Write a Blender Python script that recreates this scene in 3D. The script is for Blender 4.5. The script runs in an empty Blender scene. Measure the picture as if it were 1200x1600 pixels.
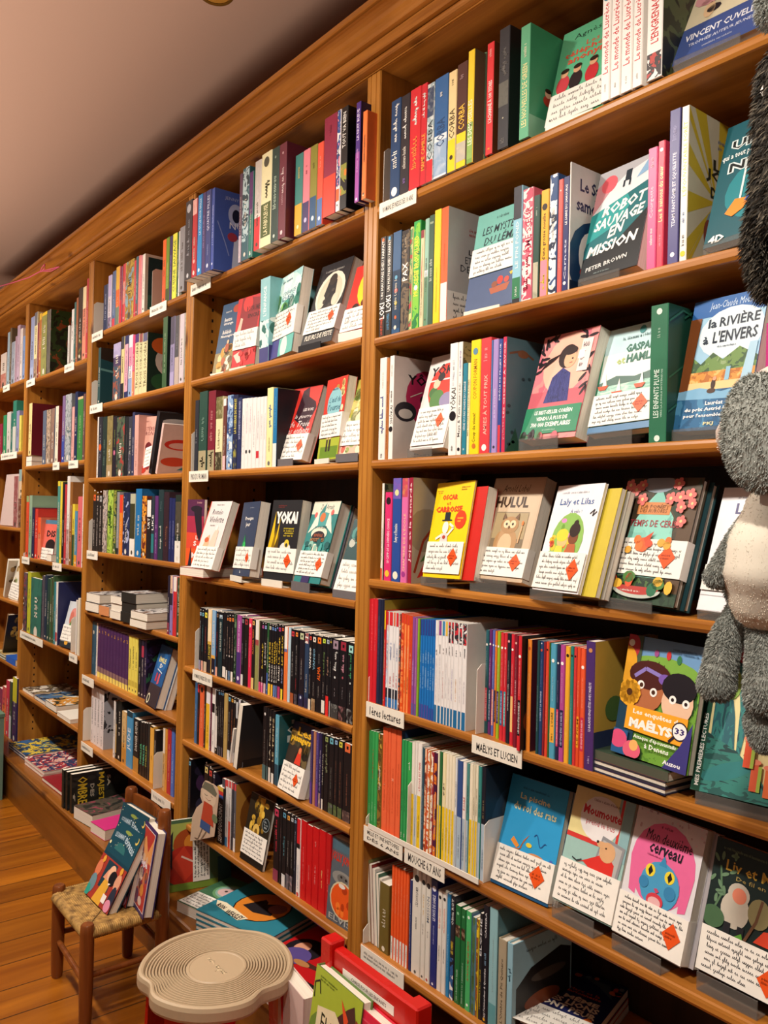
import bpy, math, random
from mathutils import Vector, Matrix
C = bpy.context.scene.collection
random.seed(7)

# ------------------------------------------------------------ camera, world, lights, exposure
CAM = (1.443, -1.081, 1.293)
RT, UP, FW = (0.61770, 0.78605, 0.02358), (-0.01109, -0.02127, 0.99971), (-0.78634, 0.61778, 0.00477)
FPX = 1296.14
cam_data = bpy.data.cameras.new('camera')
cam_data.sensor_fit = 'VERTICAL'; cam_data.sensor_height = 36.0; cam_data.lens = 36.0*FPX/1600.0
cam_data.clip_start = 0.02; cam_data.clip_end = 60
cam = bpy.data.objects.new('camera', cam_data); C.objects.link(cam)
_r, _u, _f = Vector(RT).normalized(), Vector(UP).normalized(), Vector(FW).normalized()
cam.matrix_world = Matrix(((_r.x, _u.x, -_f.x, CAM[0]), (_r.y, _u.y, -_f.y, CAM[1]), (_r.z, _u.z, -_f.z, CAM[2]), (0, 0, 0, 1)))
sc = bpy.context.scene
sc.camera = cam
sc.view_settings.view_transform = 'Standard'; sc.view_settings.look = 'None'
sc.view_settings.gamma = 1.0; sc.view_settings.use_curve_mapping = False
sc.view_settings.exposure = -0.06
world = bpy.data.worlds.new('world'); sc.world = world; world.use_nodes = True
wb = world.node_tree.nodes['Background']
wb.inputs[0].default_value = (1.0, 0.86, 0.74, 1); wb.inputs[1].default_value = 0.14
def spot(x, y, z, tx, ty, tz, power, size=2.3, radius=0.05, col=(1.0, 0.925, 0.82)):
    d = bpy.data.lights.new('shop_spotlight', 'SPOT'); d.energy = power; d.color = col
    d.spot_size = size; d.spot_blend = 1.0; d.shadow_soft_size = radius
    o = bpy.data.objects.new('shop_spotlight', d); C.objects.link(o); o.location = (x, y, z)
    o.rotation_euler = (Vector((tx, ty, tz))-Vector((x, y, z))).to_track_quat('-Z', 'Y').to_euler()
for lx, pw in ((-3.6, 96), (-2.4, 96), (-1.2, 96), (0.0, 97), (1.2, 92)):
    spot(lx, -1.05, 2.40, lx, -0.05, 0.60, pw)

def bounce_fill(x, y, z, sx, sy, power, col=(1.0, 0.84, 0.70)):  # added upward fill, no fitting: brightens the ceiling in place of bounced light
    d = bpy.data.lights.new('bounce_fill_light', 'AREA'); d.shape = 'RECTANGLE'; d.size = sx; d.size_y = sy; d.spread = math.radians(95); d.energy = power; d.color = col
    o = bpy.data.objects.new('bounce_fill_light', d); C.objects.link(o); o.location = (x, y, z); o.rotation_euler = (math.pi, 0, 0)
bounce_fill(-2.4, -1.35, .45, 3.0, .7, 50); bounce_fill(.5, -1.5, .45, 2.4, .7, 36)

# ------------------------------------------------------------ pixel <-> place (measuring aid)
def _q(P): return Vector(P)-Vector(CAM)
def x_at(px, y, z):
    a = (px-600)/FPX
    # (RT-a*FW).(P-CAM)=0
    k = Vector(RT)-a*Vector(FW)
    return CAM[0]-(k.y*(y-CAM[1])+k.z*(z-CAM[2]))/k.x
def z_at(py, x, y):
    a = (800-py)/FPX
    k = Vector(UP)-a*Vector(FW)
    return CAM[2]-(k.x*(x-CAM[0])+k.y*(y-CAM[1]))/k.z
def at(px, py, y):
    d = Vector(RT)*((px-600)/FPX)+Vector(UP)*((800-py)/FPX)+Vector(FW)
    return Vector(CAM)+d*((y-CAM[1])/d.y)

# ------------------------------------------------------------ materials
PAL = dict(w='ece7dc', k='17161a', n='1e2b4f', r='c8242a', o='e2632c', y='f0c419', g='2f9a4a', t='2f7d7c', b='2a73b8', p='d9779c',
           m='6e1f2e', l='a98bc0', c='efe3c4', s='8d8f93', v='5a3c78', d='2c3a36', e='1f6b45', G='8d9a3a', L='8fc0d6', S='e8705a',
           B='5b3b22', T='b99a6c', K='2b2c33', P='d63a6a', O='f08a3c', M='8a2136', N='33519b', W='f6f3ec')
MATS = {}
def lin(h):
    h = PAL.get(h, h)
    if len(h) == 3: h = ''.join(c*2 for c in h)
    r = [int(h[i:i+2], 16)/255 for i in (0, 2, 4)]
    return tuple(c/12.92 if c <= 0.04045 else ((c+0.055)/1.055)**2.4 for c in r)+(1,)
def nodes(m):
    m.use_nodes = True
    return m.node_tree.nodes, m.node_tree.links, m.node_tree.nodes['Principled BSDF']
def ink(h, rough=0.38):
    """printed card or cloth: one colour with the faint mottling of a print run"""
    key = (h, rough)
    if key in MATS: return MATS[key]
    m = bpy.data.materials.new('print_'+PAL.get(h, h)); N, K, b = nodes(m)
    tc = N.new('ShaderNodeTexCoord'); nz = N.new('ShaderNodeTexNoise'); nz.inputs['Scale'].default_value = 60
    mx = N.new('ShaderNodeMix'); mx.data_type = 'RGBA'
    c = lin(h)
    mx.inputs[6].default_value = tuple(v*0.93 for v in c[:3])+(1,); mx.inputs[7].default_value = tuple(min(1, v*1.05) for v in c[:3])+(1,)
    K.new(tc.outputs['Object'], nz.inputs['Vector']); K.new(nz.outputs[0], mx.inputs[0]); K.new(mx.outputs[2], b.inputs['Base Color'])
    b.inputs['Roughness'].default_value = rough; b.inputs['Specular IOR Level'].default_value = 0.35
    MATS[key] = m
    return m
def art(cols, scale=30, rough=0.45, stretch=(1, 1, 1)):
    """painterly print: a few inks in noise patches"""
    key = ('art', tuple(cols), scale, stretch)
    if key in MATS: return MATS[key]
    m = bpy.data.materials.new('artwork_print'); N, K, b = nodes(m)
    tc = N.new('ShaderNodeTexCoord'); mp = N.new('ShaderNodeMapping'); mp.inputs['Scale'].default_value = stretch
    nz = N.new('ShaderNodeTexNoise'); nz.inputs['Scale'].default_value = scale; nz.inputs['Detail'].default_value = 3; nz.inputs['Distortion'].default_value = 0.8
    cr = N.new('ShaderNodeValToRGB'); cr.color_ramp.interpolation = 'CONSTANT' if len(cols) > 2 else 'LINEAR'
    el = cr.color_ramp.elements
    n = len(cols)
    for i, c in enumerate(cols):
        p = 0.0 if i == 0 else 0.36+0.30*(i-0.5)/(n-1)
        e = el[i] if i < 2 else el.new(p)
        e.position = p; e.color = lin(c)
    oi = N.new('ShaderNodeObjectInfo'); va = N.new('ShaderNodeVectorMath'); va.operation = 'MULTIPLY_ADD'; va.inputs[1].default_value = (30, 30, 30)
    K.new(oi.outputs['Random'], va.inputs[0]); K.new(mp.outputs[0], va.inputs[2])
    K.new(tc.outputs['Object'], mp.inputs[0]); K.new(va.outputs[0], nz.inputs['Vector']); K.new(nz.outputs[0], cr.inputs[0]); K.new(cr.outputs[0], b.inputs['Base Color'])
    b.inputs['Roughness'].default_value = rough; b.inputs['Specular IOR Level'].default_value = 0.35
    MATS[key] = m
    return m
def paper(axis):
    """stacked page edges: fine stripes across the thickness axis"""
    key = ('paper', axis)
    if key in MATS: return MATS[key]
    m = bpy.data.materials.new('page_edges'); N, K, b = nodes(m)
    tc = N.new('ShaderNodeTexCoord'); mp = N.new('ShaderNodeMapping')
    s = [3, 3, 3]; s[axis] = 1400; mp.inputs['Scale'].default_value = s
    nz = N.new('ShaderNodeTexNoise'); nz.inputs['Scale'].default_value = 1.0
    cr = N.new('ShaderNodeValToRGB'); cr.color_ramp.elements[0].position = 0.3; cr.color_ramp.elements[1].position = 0.7
    cr.color_ramp.elements[0].color = lin('d2c8b6'); cr.color_ramp.elements[1].color = lin('efe7d9')
    K.new(tc.outputs['Object'], mp.inputs[0]); K.new(mp.outputs[0], nz.inputs['Vector']); K.new(nz.outputs[0], cr.inputs[0]); K.new(cr.outputs[0], b.inputs['Base Color'])
    b.inputs['Roughness'].default_value = 0.85
    MATS[key] = m
    return m
def wood(name, axis, c1, c2, c3, rough=0.32, scale=1.0, boards=None):
    """varnished pine: grain stretched along one axis, darker streaks, round knots; boards = (axis, width) adds plank joints"""
    m = bpy.data.materials.new(name); N, K, b = nodes(m)
    tc = N.new('ShaderNodeTexCoord'); mp = N.new('ShaderNodeMapping')
    s = [26*scale]*3; s[axis] = 1.6*scale; mp.inputs['Scale'].default_value = s
    nz = N.new('ShaderNodeTexNoise'); nz.inputs['Scale'].default_value = 1.0; nz.inputs['Detail'].default_value = 5; nz.inputs['Roughness'].default_value = 0.6; nz.inputs['Distortion'].default_value = 0.6
    cr = N.new('ShaderNodeValToRGB'); e = cr.color_ramp.elements
    e[0].position = 0.30; e[0].color = lin(c1); e[1].position = 0.72; e[1].color = lin(c2)
    K.new(tc.outputs['Object'], mp.inputs[0])
    vec = mp.outputs[0]
    if boards:
        sx = N.new('ShaderNodeSeparateXYZ'); K.new(tc.outputs['Object'], sx.inputs[0])
        dv = N.new('ShaderNodeMath'); dv.operation = 'DIVIDE'; dv.inputs[1].default_value = boards[1]; K.new(sx.outputs[boards[0]], dv.inputs[0])
        fl = N.new('ShaderNodeMath'); fl.operation = 'FLOOR'; K.new(dv.outputs[0], fl.inputs[0])
        wn = N.new('ShaderNodeTexWhiteNoise'); wn.noise_dimensions = '1D'; K.new(fl.outputs[0], wn.inputs['W'])
        ad = N.new('ShaderNodeVectorMath'); ad.operation = 'MULTIPLY_ADD'; ad.inputs[1].default_value = (40, 40, 40)
        K.new(wn.outputs['Color'], ad.inputs[0]); K.new(mp.outputs[0], ad.inputs[2]); vec = ad.outputs[0]
    K.new(vec, nz.inputs['Vector']); K.new(nz.outputs[0], cr.inputs[0])
    # knots
    mk = N.new('ShaderNodeMapping'); sk = [9*scale]*3; sk[axis] = 4.2*scale; mk.inputs['Scale'].default_value = sk
    if boards:
        ak = N.new('ShaderNodeVectorMath'); ak.operation = 'MULTIPLY_ADD'; ak.inputs[1].default_value = (15, 15, 15)
        K.new(wn.outputs['Color'], ak.inputs[0]); K.new(tc.outputs['Object'], ak.inputs[2]); K.new(ak.outputs[0], mk.inputs[0])
    else: K.new(tc.outputs['Object'], mk.inputs[0])
    vo = N.new('ShaderNodeTexVoronoi'); vo.inputs['Scale'].default_value = 1.0; K.new(mk.outputs[0], vo.inputs['Vector'])
    kr = N.new('ShaderNodeValToRGB'); kr.color_ramp.elements[0].position = 0.05; kr.color_ramp.elements[0].color = (1, 1, 1, 1); kr.color_ramp.elements[1].position = 0.16; kr.color_ramp.elements[1].color = (0, 0, 0, 1)
    K.new(vo.outputs['Distance'], kr.inputs[0])
    wk = N.new('ShaderNodeMath'); wk.operation = 'GREATER_THAN'; wk.inputs[1].default_value = 0.45
    sp = N.new('ShaderNodeSeparateColor'); K.new(vo.outputs['Color'], sp.inputs[0]); K.new(sp.outputs[0], wk.inputs[0])
    mu = N.new('ShaderNodeMath'); mu.operation = 'MULTIPLY'; K.new(kr.outputs[0], mu.inputs[0]); K.new(wk.outputs[0], mu.inputs[1])
    mx = N.new('ShaderNodeMix'); mx.data_type = 'RGBA'; mx.inputs[7].default_value = lin(c3)
    K.new(mu.outputs[0], mx.inputs[0]); K.new(cr.outputs[0], mx.inputs[6])
    out = mx.outputs[2]
    if boards:
        fr = N.new('ShaderNodeMath'); fr.operation = 'FRACT'; K.new(dv.outputs[0], fr.inputs[0])
        lt = N.new('ShaderNodeMath'); lt.operation = 'LESS_THAN'; lt.inputs[1].default_value = 0.028; K.new(fr.outputs[0], lt.inputs[0])
        m2 = N.new('ShaderNodeMix'); m2.data_type = 'RGBA'; m2.inputs[7].default_value = lin('2a1608')
        hs = N.new('ShaderNodeHueSaturation'); vr = N.new('ShaderNodeMapRange'); vr.inputs[3].default_value = 0.72; vr.inputs[4].default_value = 1.12
        K.new(wn.outputs['Value'], vr.inputs[0]); K.new(vr.outputs[0], hs.inputs['Value']); K.new(out, hs.inputs['Color'])
        K.new(lt.outputs[0], m2.inputs[0]); K.new(hs.outputs[0], m2.inputs[6]); out = m2.outputs[2]
    K.new(out, b.inputs['Base Color'])
    bp = N.new('ShaderNodeBump'); bp.inputs['Strength'].default_value = 0.06; bp.inputs['Distance'].default_value = 0.002
    K.new(nz.outputs[0], bp.inputs['Height']); K.new(bp.outputs[0], b.inputs['Normal'])
    b.inputs['Roughness'].default_value = rough; b.inputs['Specular IOR Level'].default_value = 0.4
    return m
PINE_V = wood('pine_vertical', 2, '8f5619', 'c68738', '5a2e0c')
PINE_H = wood('pine_lengthwise', 0, '8a5018', 'c07e34', '5a2e0c')
PINE_B = wood('pine_base', 0, '70400f', '935a1e', '4a2408', scale=0.8)
BACKW = wood('shade_darkened_pine', 2, '2a180b', '46290f', '1a0e06', rough=0.5)  # pine darkened so the colour carries the shade inside the two nearest bays
FLOOR = wood('pine_floorboards', 1, '7a3f08', 'b06a18', '2c1404', rough=0.3, scale=0.55, boards=(0, 0.131))
WALNUT = wood('dark_varnished_chair_wood', 2, '5a2c12', '8c4e22', '2a1206', rough=0.25)
def plain(name, h, rough=0.5, metal=0.0, bump=None, trans=0.0, ior=1.45, alpha=1.0):
    m = bpy.data.materials.new(name); N, K, b = nodes(m)
    b.inputs['Base Color'].default_value = lin(h); b.inputs['Roughness'].default_value = rough; b.inputs['Metallic'].default_value = metal
    b.inputs['Transmission Weight'].default_value = trans; b.inputs['IOR'].default_value = ior
    tc = N.new('ShaderNodeTexCoord'); nz = N.new('ShaderNodeTexNoise'); nz.inputs['Scale'].default_value = bump[0] if bump else 12
    K.new(tc.outputs['Object'], nz.inputs['Vector'])
    if bump:
        bp = N.new('ShaderNodeBump'); bp.inputs['Strength'].default_value = bump[1]; bp.inputs['Distance'].default_value = 0.003
        K.new(nz.outputs[0], bp.inputs['Height']); K.new(bp.outputs[0], b.inputs['Normal'])
    else:
        mr = N.new('ShaderNodeMapRange'); mr.inputs[3].default_value = rough*0.85; mr.inputs[4].default_value = min(1, rough*1.15)
        K.new(nz.outputs[0], mr.inputs[0]); K.new(mr.outputs[0], b.inputs['Roughness'])
    return m
ACRYLIC = plain('clear_acrylic', '7a7772', 0.08); ACRYLIC.node_tree.nodes['Principled BSDF'].inputs['Alpha'].default_value = 0.30
WHITE_METAL = plain('white_painted_metal', 'e4ddd0', 0.35)
RED_PAINT = plain('red_paint', 'c3120f', 0.28)
BEIGE = plain('beige_moulded_plastic', 'b8a283', 0.45)
PAINTED = plain('ceiling_paint', 'a98c7c', 0.9, bump=(80, 0.05))
WALLP = plain('wall_paint', 'b7a797', 0.9, bump=(80, 0.05))
SCREW = plain('steel_screw', 'b9b6b0', 0.3, 1.0)
HOLE = plain('peg_hole_shadow_socket', '1d0f06', 0.9)

# ------------------------------------------------------------ mesh building
def tag(o, label=None, cat=None, group=None, kind=None):
    if label: o['label'] = label
    if cat: o['category'] = cat
    if group: o['group'] = group
    if kind: o['kind'] = kind
    return o
def empty(name, loc=(0, 0, 0), rot=(0, 0, 0)):
    o = bpy.data.objects.new(name, None); C.objects.link(o); o.location = loc; o.rotation_euler = rot; o.empty_display_size = 0.03
    return o
class MB:
    def __init__(self): self.v = []; self.f = []; self.m = []; self.mats = []; self.sm = []
    def mi(self, m):
        if isinstance(m, str): m = ink(m)
        if m not in self.mats: self.mats.append(m)
        return self.mats.index(m)
    def add(self, vs, fs, m, smooth=False):
        k = len(self.v); i = self.mi(m)
        self.v += [tuple(p) for p in vs]
        for f in fs: self.f.append([k+j for j in f]); self.m.append(i); self.sm.append(smooth)
    def box(self, a, b, m):
        (x0, y0, z0), (x1, y1, z1) = a, b
        self.add([(x0, y0, z0), (x1, y0, z0), (x1, y1, z0), (x0, y1, z0), (x0, y0, z1), (x1, y0, z1), (x1, y1, z1), (x0, y1, z1)],
                 [(0, 3, 2, 1), (4, 5, 6, 7), (0, 1, 5, 4), (1, 2, 6, 5), (2, 3, 7, 6), (3, 0, 4, 7)], m)
    def prism(self, prof, lo, hi, m, axis=2):
        """profile (2-D, counter-clockwise) swept along an axis; axis 2: (x,y)->z ; axis 0: (y,z)->x"""
        n = len(prof)
        def P(p, h): return (p[0], p[1], h) if axis == 2 else ((h, p[0], p[1]) if axis == 0 else (p[0], h, p[1]))
        vs = [P(p, lo) for p in prof]+[P(p, hi) for p in prof]
        fs = [(i, (i+1) % n, n+(i+1) % n, n+i) for i in range(n)]+[tuple(range(n-1, -1, -1)), tuple(range(n, 2*n))]
        if axis == 1: fs = [f[::-1] for f in fs]
        self.add(vs, fs, m)
    def tube(self, pts, rad, m, n=10, cap=True, smooth=True):
        pts = [Vector(p) for p in pts]; rad = rad if isinstance(rad, (list, tuple)) else [rad]*len(pts)
        vs = []; ref = Vector((0.31, 0.9, 0.27))
        for i, p in enumerate(pts):
            t = (pts[min(i+1, len(pts)-1)]-pts[max(i-1, 0)]).normalized()
            a = t.cross(ref)
            if a.length < 0.05: a = t.cross(Vector((1, 0, 0)))
            a.normalize(); bb = t.cross(a)
            vs += [p+(a*math.cos(2*math.pi*k/n)+bb*math.sin(2*math.pi*k/n))*rad[i] for k in range(n)]
        fs = [(i*n+k, i*n+(k+1) % n, (i+1)*n+(k+1) % n, (i+1)*n+k) for i in range(len(pts)-1) for k in range(n)]
        self.add(vs, fs, m, smooth)
        if cap:
            self.add(vs[:n], [tuple(range(n-1, -1, -1))], m); self.add(vs[-n:], [tuple(range(n))], m)
    def build(self, name, parent=None, loc=None, M=None):
        me = bpy.data.meshes.new(name); me.from_pydata(self.v, [], self.f)
        for m in self.mats: me.materials.append(m)
        me.polygons.foreach_set('material_index', self.m); me.polygons.foreach_set('use_smooth', self.sm); me.update()
        o = bpy.data.objects.new(name, me); C.objects.link(o)
        if parent: o.parent = parent
        if loc is not None: o.location = loc
        if M is not None: o.matrix_world = M
        return o
# lettering: outlines of the built-in typeface, cached per string
TXT = {}
def letters(s, bold=0.0, shear=0.0):
    key = (s, bold, shear)
    if key not in TXT:
        cu = bpy.data.curves.new('t', 'FONT'); cu.body = s; cu.resolution_u = 1; cu.offset = bold; cu.shear = shear; cu.align_x = 'CENTER'
        ob = bpy.data.objects.new('t', cu); me = ob.to_mesh()
        vs = [(v.co.x, v.co.y) for v in me.vertices]; fs = [tuple(p.vertices) for p in me.polygons]
        ob.to_mesh_clear(); bpy.data.objects.remove(ob); bpy.data.curves.remove(cu)
        if vs:
            x0 = min(v[0] for v in vs); x1 = max(v[0] for v in vs); y0 = min(v[1] for v in vs); y1 = max(v[1] for v in vs)
            vs = [((x-x0)/max(1e-6, x1-x0), (y-y0)/max(1e-6, y1-y0)) for x, y in vs]
        TXT[key] = (vs, fs)
    return TXT[key]
class Face:
    """a flat printed side: u,v run 0..1 over W x H, every new layer lies a hair above the last"""
    def __init__(self, mb, O, U, V, W, H, eps=0.00012):
        self.mb = mb; self.O = Vector(O); self.U = Vector(U); self.V = Vector(V); self.n = self.U.cross(self.V).normalized(); self.W = W; self.H = H; self.e = eps; self.k = 1
    def put(self, pts, fs, m):
        d = self.n*self.e*self.k
        self.mb.add([self.O+self.U*(u*self.W)+self.V*(v*self.H)+d for u, v in pts], fs, m)
    def up(self): self.k += 1
    def p(self, pts, m): self.put(pts, [tuple(range(len(pts)))], m); self.up()
    def r(self, u0, v0, u1, v1, m): self.p([(u0, v0), (u1, v0), (u1, v1), (u0, v1)], m)
    def e_(self, cu, cv, ru, rv, m, rot=0, n=18, a0=0, a1=360):
        """ellipse; radii as fractions of W"""
        pts = []; q = self.W/self.H; full = abs(a1-a0) >= 360
        for i in range(n if full else n+1):
            a = math.radians(a0+(a1-a0)*i/n); x = ru*math.cos(a); y = rv*math.sin(a); c, s = math.cos(rot), math.sin(rot)
            pts.append((min(1, max(0, cu+x*c-y*s)), min(1, max(0, cv+(x*s+y*c)*q))))
        self.p(pts, m)
    def line(self, pts, w, m):
        """ribbon; w in metres"""
        P = [Vector((u*self.W, v*self.H)) for u, v in pts]; vs = []; fs = []
        for a, b in zip(P, P[1:]):
            d = b-a
            if d.length < 1e-7: continue
            nn = Vector((-d.y, d.x)).normalized()*w/2; k = len(vs)
            vs += [a-nn, b-nn, b+nn, a+nn]; fs.append((k, k+1, k+2, k+3))
        self.put([(v.x/self.W, v.y/self.H) for v in vs], fs, m); self.up()
    def t(self, u0, v0, u1, v1, s, m, bold=0.0, shear=0.0, rise=0.0):
        vs, fs = letters(s, bold, shear)
        if vs: self.put([(u0+x*(u1-u0), v0+y*(v1-v0)+rise*x) for x, y in vs], fs, m); self.up()
    def g(self, u0, v0, u1, v1, m, rows=1, rnd=None):
        """print too small to read: rows of tiny letter-like strokes"""
        rnd = rnd or random.Random(int(u0*999+v1*777+self.W*1e5)); vs = []; fs = []
        rh = (v1-v0)/rows; asp = self.H*rh/self.W
        for i in range(rows):
            yb = v1-rh*(i+1)+rh*0.22; hh = rh*0.6; cw = hh*self.H/self.W*0.62; x = u0
            stop = u1 if i < rows-1 else u0+(u1-u0)*rnd.uniform(0.6, 1)
            while x < stop-cw:
                if rnd.random() < 0.16: x += cw*0.8; continue
                h2 = hh*(1.25 if rnd.random() < 0.25 else 0.9); sw = cw*0.26
                bars = [(x, yb, x+sw, yb+h2)]
                if rnd.random() < 0.7: bars.append((x+cw*0.55, yb, x+cw*0.55+sw, yb+hh*0.9))
                if rnd.random() < 0.6: bars.append((x, yb+hh*0.38, x+cw*0.8, yb+hh*0.56))
                if rnd.random() < 0.5: bars.append((x, yb, x+cw*0.8, yb+hh*0.2))
                for a, b, c, d in bars:
                    k = len(vs); vs += [(a, b), (c, b), (c, d), (a, d)]; fs.append((k, k+1, k+2, k+3))
                x += cw*1.12
        if vs: self.put(vs, fs, m); self.up()
    def hand(self, u0, v0, u1, v1, rows, m, seed, w=0.0006, slant=0.0):
        """handwriting: joined pen strokes"""
        rnd = random.Random(seed); vs = []; fs = []; W, H = self.W, self.H; rh = (v1-v0)/rows
        for i in range(rows):
            yb = v1-rh*(i+0.72); ht = rh*0.34; x = u0+rnd.uniform(0, 0.05)*(u1-u0); end = u1-rnd.uniform(0, 0.25 if i < rows-1 else 0.55)*(u1-u0)
            while x < end:
                wl = rnd.randint(2, 7); pts = []
                for _ in range(wl):
                    cw = ht*H/W*rnd.uniform(0.6, 1.0); tall = rnd.random()
                    up = ht*(2.1 if tall < 0.2 else 1.0)*rnd.uniform(0.8, 1.15); dn = -ht*1.0 if tall > 0.9 else 0
                    pts += [(x, yb+rnd.uniform(0, .2)*ht), (x+cw*0.35, yb+up), (x+cw*0.6, yb+dn), (x+cw*0.95, yb+ht*rnd.uniform(.1, .6))]; x += cw
                x += ht*H/W*0.9
                for (a, b), (c, d) in zip(pts, pts[1:]):
                    if max(a, c) > u1: break
                    b += slant*(a-u0); d += slant*(c-u0)
                    A = Vector((a*W, b*H)); B = Vector((c*W, d*H)); dd = B-A
                    if dd.length < 1e-6: continue
                    nn = Vector((-dd.y, dd.x)).normalized()*w/2; k = len(vs)
                    vs += [((q.x)/W, (q.y)/H) for q in (A-nn, B-nn, B+nn, A+nn)]; fs.append((k, k+1, k+2, k+3))
        if vs: self.put(vs, fs, m); self.up()
    def flower(self, cu, cv, r, m, mc='y', n=5):
        q = self.W/self.H
        for i in range(n):
            a = 2*math.pi*i/n; self.e_(cu+r*.62*math.cos(a), cv+r*.62*math.sin(a)*q, r*.42, r*.42, m, n=8); self.k -= 1
        self.up(); self.e_(cu, cv, r*.28, r*.28, mc, n=8)
def mat_from(X, y, z, yaw, tilt, roll):
    """leaning pose: u along the shelf turned by yaw, v up and tipped back by tilt, rolled in its own plane"""
    a, b, c = (math.radians(q) for q in (yaw, tilt, roll))
    u = Vector((math.cos(a), math.sin(a), 0)); n0 = Vector((-math.sin(a), math.cos(a), 0)); v = Vector((0, 0, 1))*math.cos(b)+n0*math.sin(b)
    ur = u*math.cos(c)+v*math.sin(c); vr = v*math.cos(c)-u*math.sin(c); n = vr.cross(ur)*-1
    n = ur.cross(vr)*-1      # thickness direction, away from the viewer
    return Matrix(((ur.x, n.x, vr.x, X), (ur.y, n.y, vr.y, y), (ur.z, n.z, vr.z, z), (0, 0, 0, 1)))

# ------------------------------------------------------------ the setting
def struct(name, a, b, m):
    q = MB(); q.box(a, b, m); return tag(q.build(name), kind='structure')
struct('floor', (-6.2, -4.2, -0.05), (3.4, 0.34, 0.0), FLOOR)
struct('ceiling', (-6.2, -4.2, 2.62), (3.4, 0.34, 2.67), PAINTED)
struct('wall_back', (-6.2, 0.275, 0.0), (3.4, 0.34, 2.62), WALLP)
struct('wall_left', (-6.26, -4.2, 0.0), (-6.2, 0.34, 2.62), WALLP)

# ------------------------------------------------------------ the bookcase
SHELF = {'4.1': 1.958, '4.2': 1.675, '4.3': 1.412, '4.4': 1.157, '4.5': 0.895, '4.6': 0.631, '4.7': 0.377,
         '3.1': 1.972, '3.2': 1.686, '3.3': 1.411, '3.4': 1.105, '3.5': 0.829, '3.6': 0.608, '3.7': 0.366,
         '2.1': 1.963, '2.2': 1.688, '2.3': 1.411, '2.4': 1.133, '2.5': 0.906, '2.6': 0.654, '2.7': 0.399,
         '1.1': 1.885, '1.2': 1.485, '1.3': 1.062, '1.4': 0.715, '1.5': 0.434,
         '0.1': 1.906, '0.2': 1.561, '0.3': 1.194, '0.4': 0.835, '0.5': 0.530,
         '4.8': 0.182, '3.8': 0.182, '2.8': 0.182, '1.8': 0.182, '0.8': 0.182}
DEEP = 0.265; TH = 0.019; LEDGE = 0.182
case = empty('bookcase')
tag(case, 'tall varnished pine bookcase with moulded cornice filling the whole wall', 'bookcase')
UPX = [-3.6, -2.694, -1.805, -0.907, 0.0, 1.32]
for i, X in enumerate(UPX):
    q = MB(); h = 0.024
    prof = [(X+h, 0.0), (X+h, DEEP), (X-h, DEEP), (X-h, 0.0), (X-h+.002, -.003), (X-.011, -.003), (X-.009, 0), (X-.007, -.003), (X+.007, -.003), (X+.009, 0), (X+.011, -.003), (X+h-.002, -.003)]
    q.prism(prof, LEDGE, 2.253, PINE_V)
    for sx in (-1, 1):
        for yy in (0.062, 0.22):
            z = 0.24
            while z < 2.2:
                x0 = X+sx*(h+0.0004); q.box((min(X+sx*h, x0), yy-.003, z), (max(X+sx*h, x0), yy+.003, z+.009), HOLE); z += 0.032
    q.build('upright', case)
for k, z in SHELF.items():
    if k.endswith('.8'): continue
    bay = int(k[0]); x0 = UPX[bay]+.0245; x1 = UPX[bay+1]-.0245
    q = MB(); f = -.004
    q.prism([(DEEP-.004, z-TH), (DEEP-.004, z), (f+.004, z), (f+.001, z-.002), (f, z-.006), (f, z-TH+.006), (f+.003, z-TH+.001), (f+.006, z-TH)][::-1], x0, x1, PINE_H, axis=0)
    q.build('shelf', case)
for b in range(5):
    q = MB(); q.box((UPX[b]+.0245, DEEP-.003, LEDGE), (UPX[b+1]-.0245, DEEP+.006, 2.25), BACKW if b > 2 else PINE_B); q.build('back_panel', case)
q = MB(); q.box((-3.624, .0, 2.2535), (1.344, DEEP+.006, 2.262), PINE_H); q.build('top_board', case)
q = MB()
cove = [(-.036-.036*(1-math.cos(a)), 2.306+.028*math.sin(a)) for a in [math.pi/2*i/7 for i in range(8)]]
bead = [(-.012-.009*math.sin(a), 2.2665-.0075*math.cos(a)) for a in [math.pi*i/6 for i in range(7)]]
q.prism(([(.03, 2.2625), (-.004, 2.2545), (-.004, 2.2575), (.004, 2.2577), (.004, 2.2588)]+bead+[(.002, 2.2745), (.002, 2.2775), (-.024, 2.2778), (-.026, 2.2795), (-.026, 2.300), (-.018, 2.3003), (-.018, 2.304), (-.034, 2.3045)]+cove+[(-.066, 2.3342), (-.066, 2.3362), (-.076, 2.3364), (-.078, 2.339), (-.078, 2.349), (.03, 2.349)]), -3.65, 1.40, PINE_H, axis=0)
q.build('cornice', case)
q = MB(); q.box((-3.65, -.092, 0.0), (1.40, DEEP+.006, .160), PINE_B)
q.prism([(DEEP+.006, .1605), (DEEP+.006, .1815), (-.096, .1815), (-.101, .178), (-.101, .166), (-.096, .1605)][::-1], -3.65, 1.40, PINE_B, axis=0)
q.build('base_ledge', case)

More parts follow.
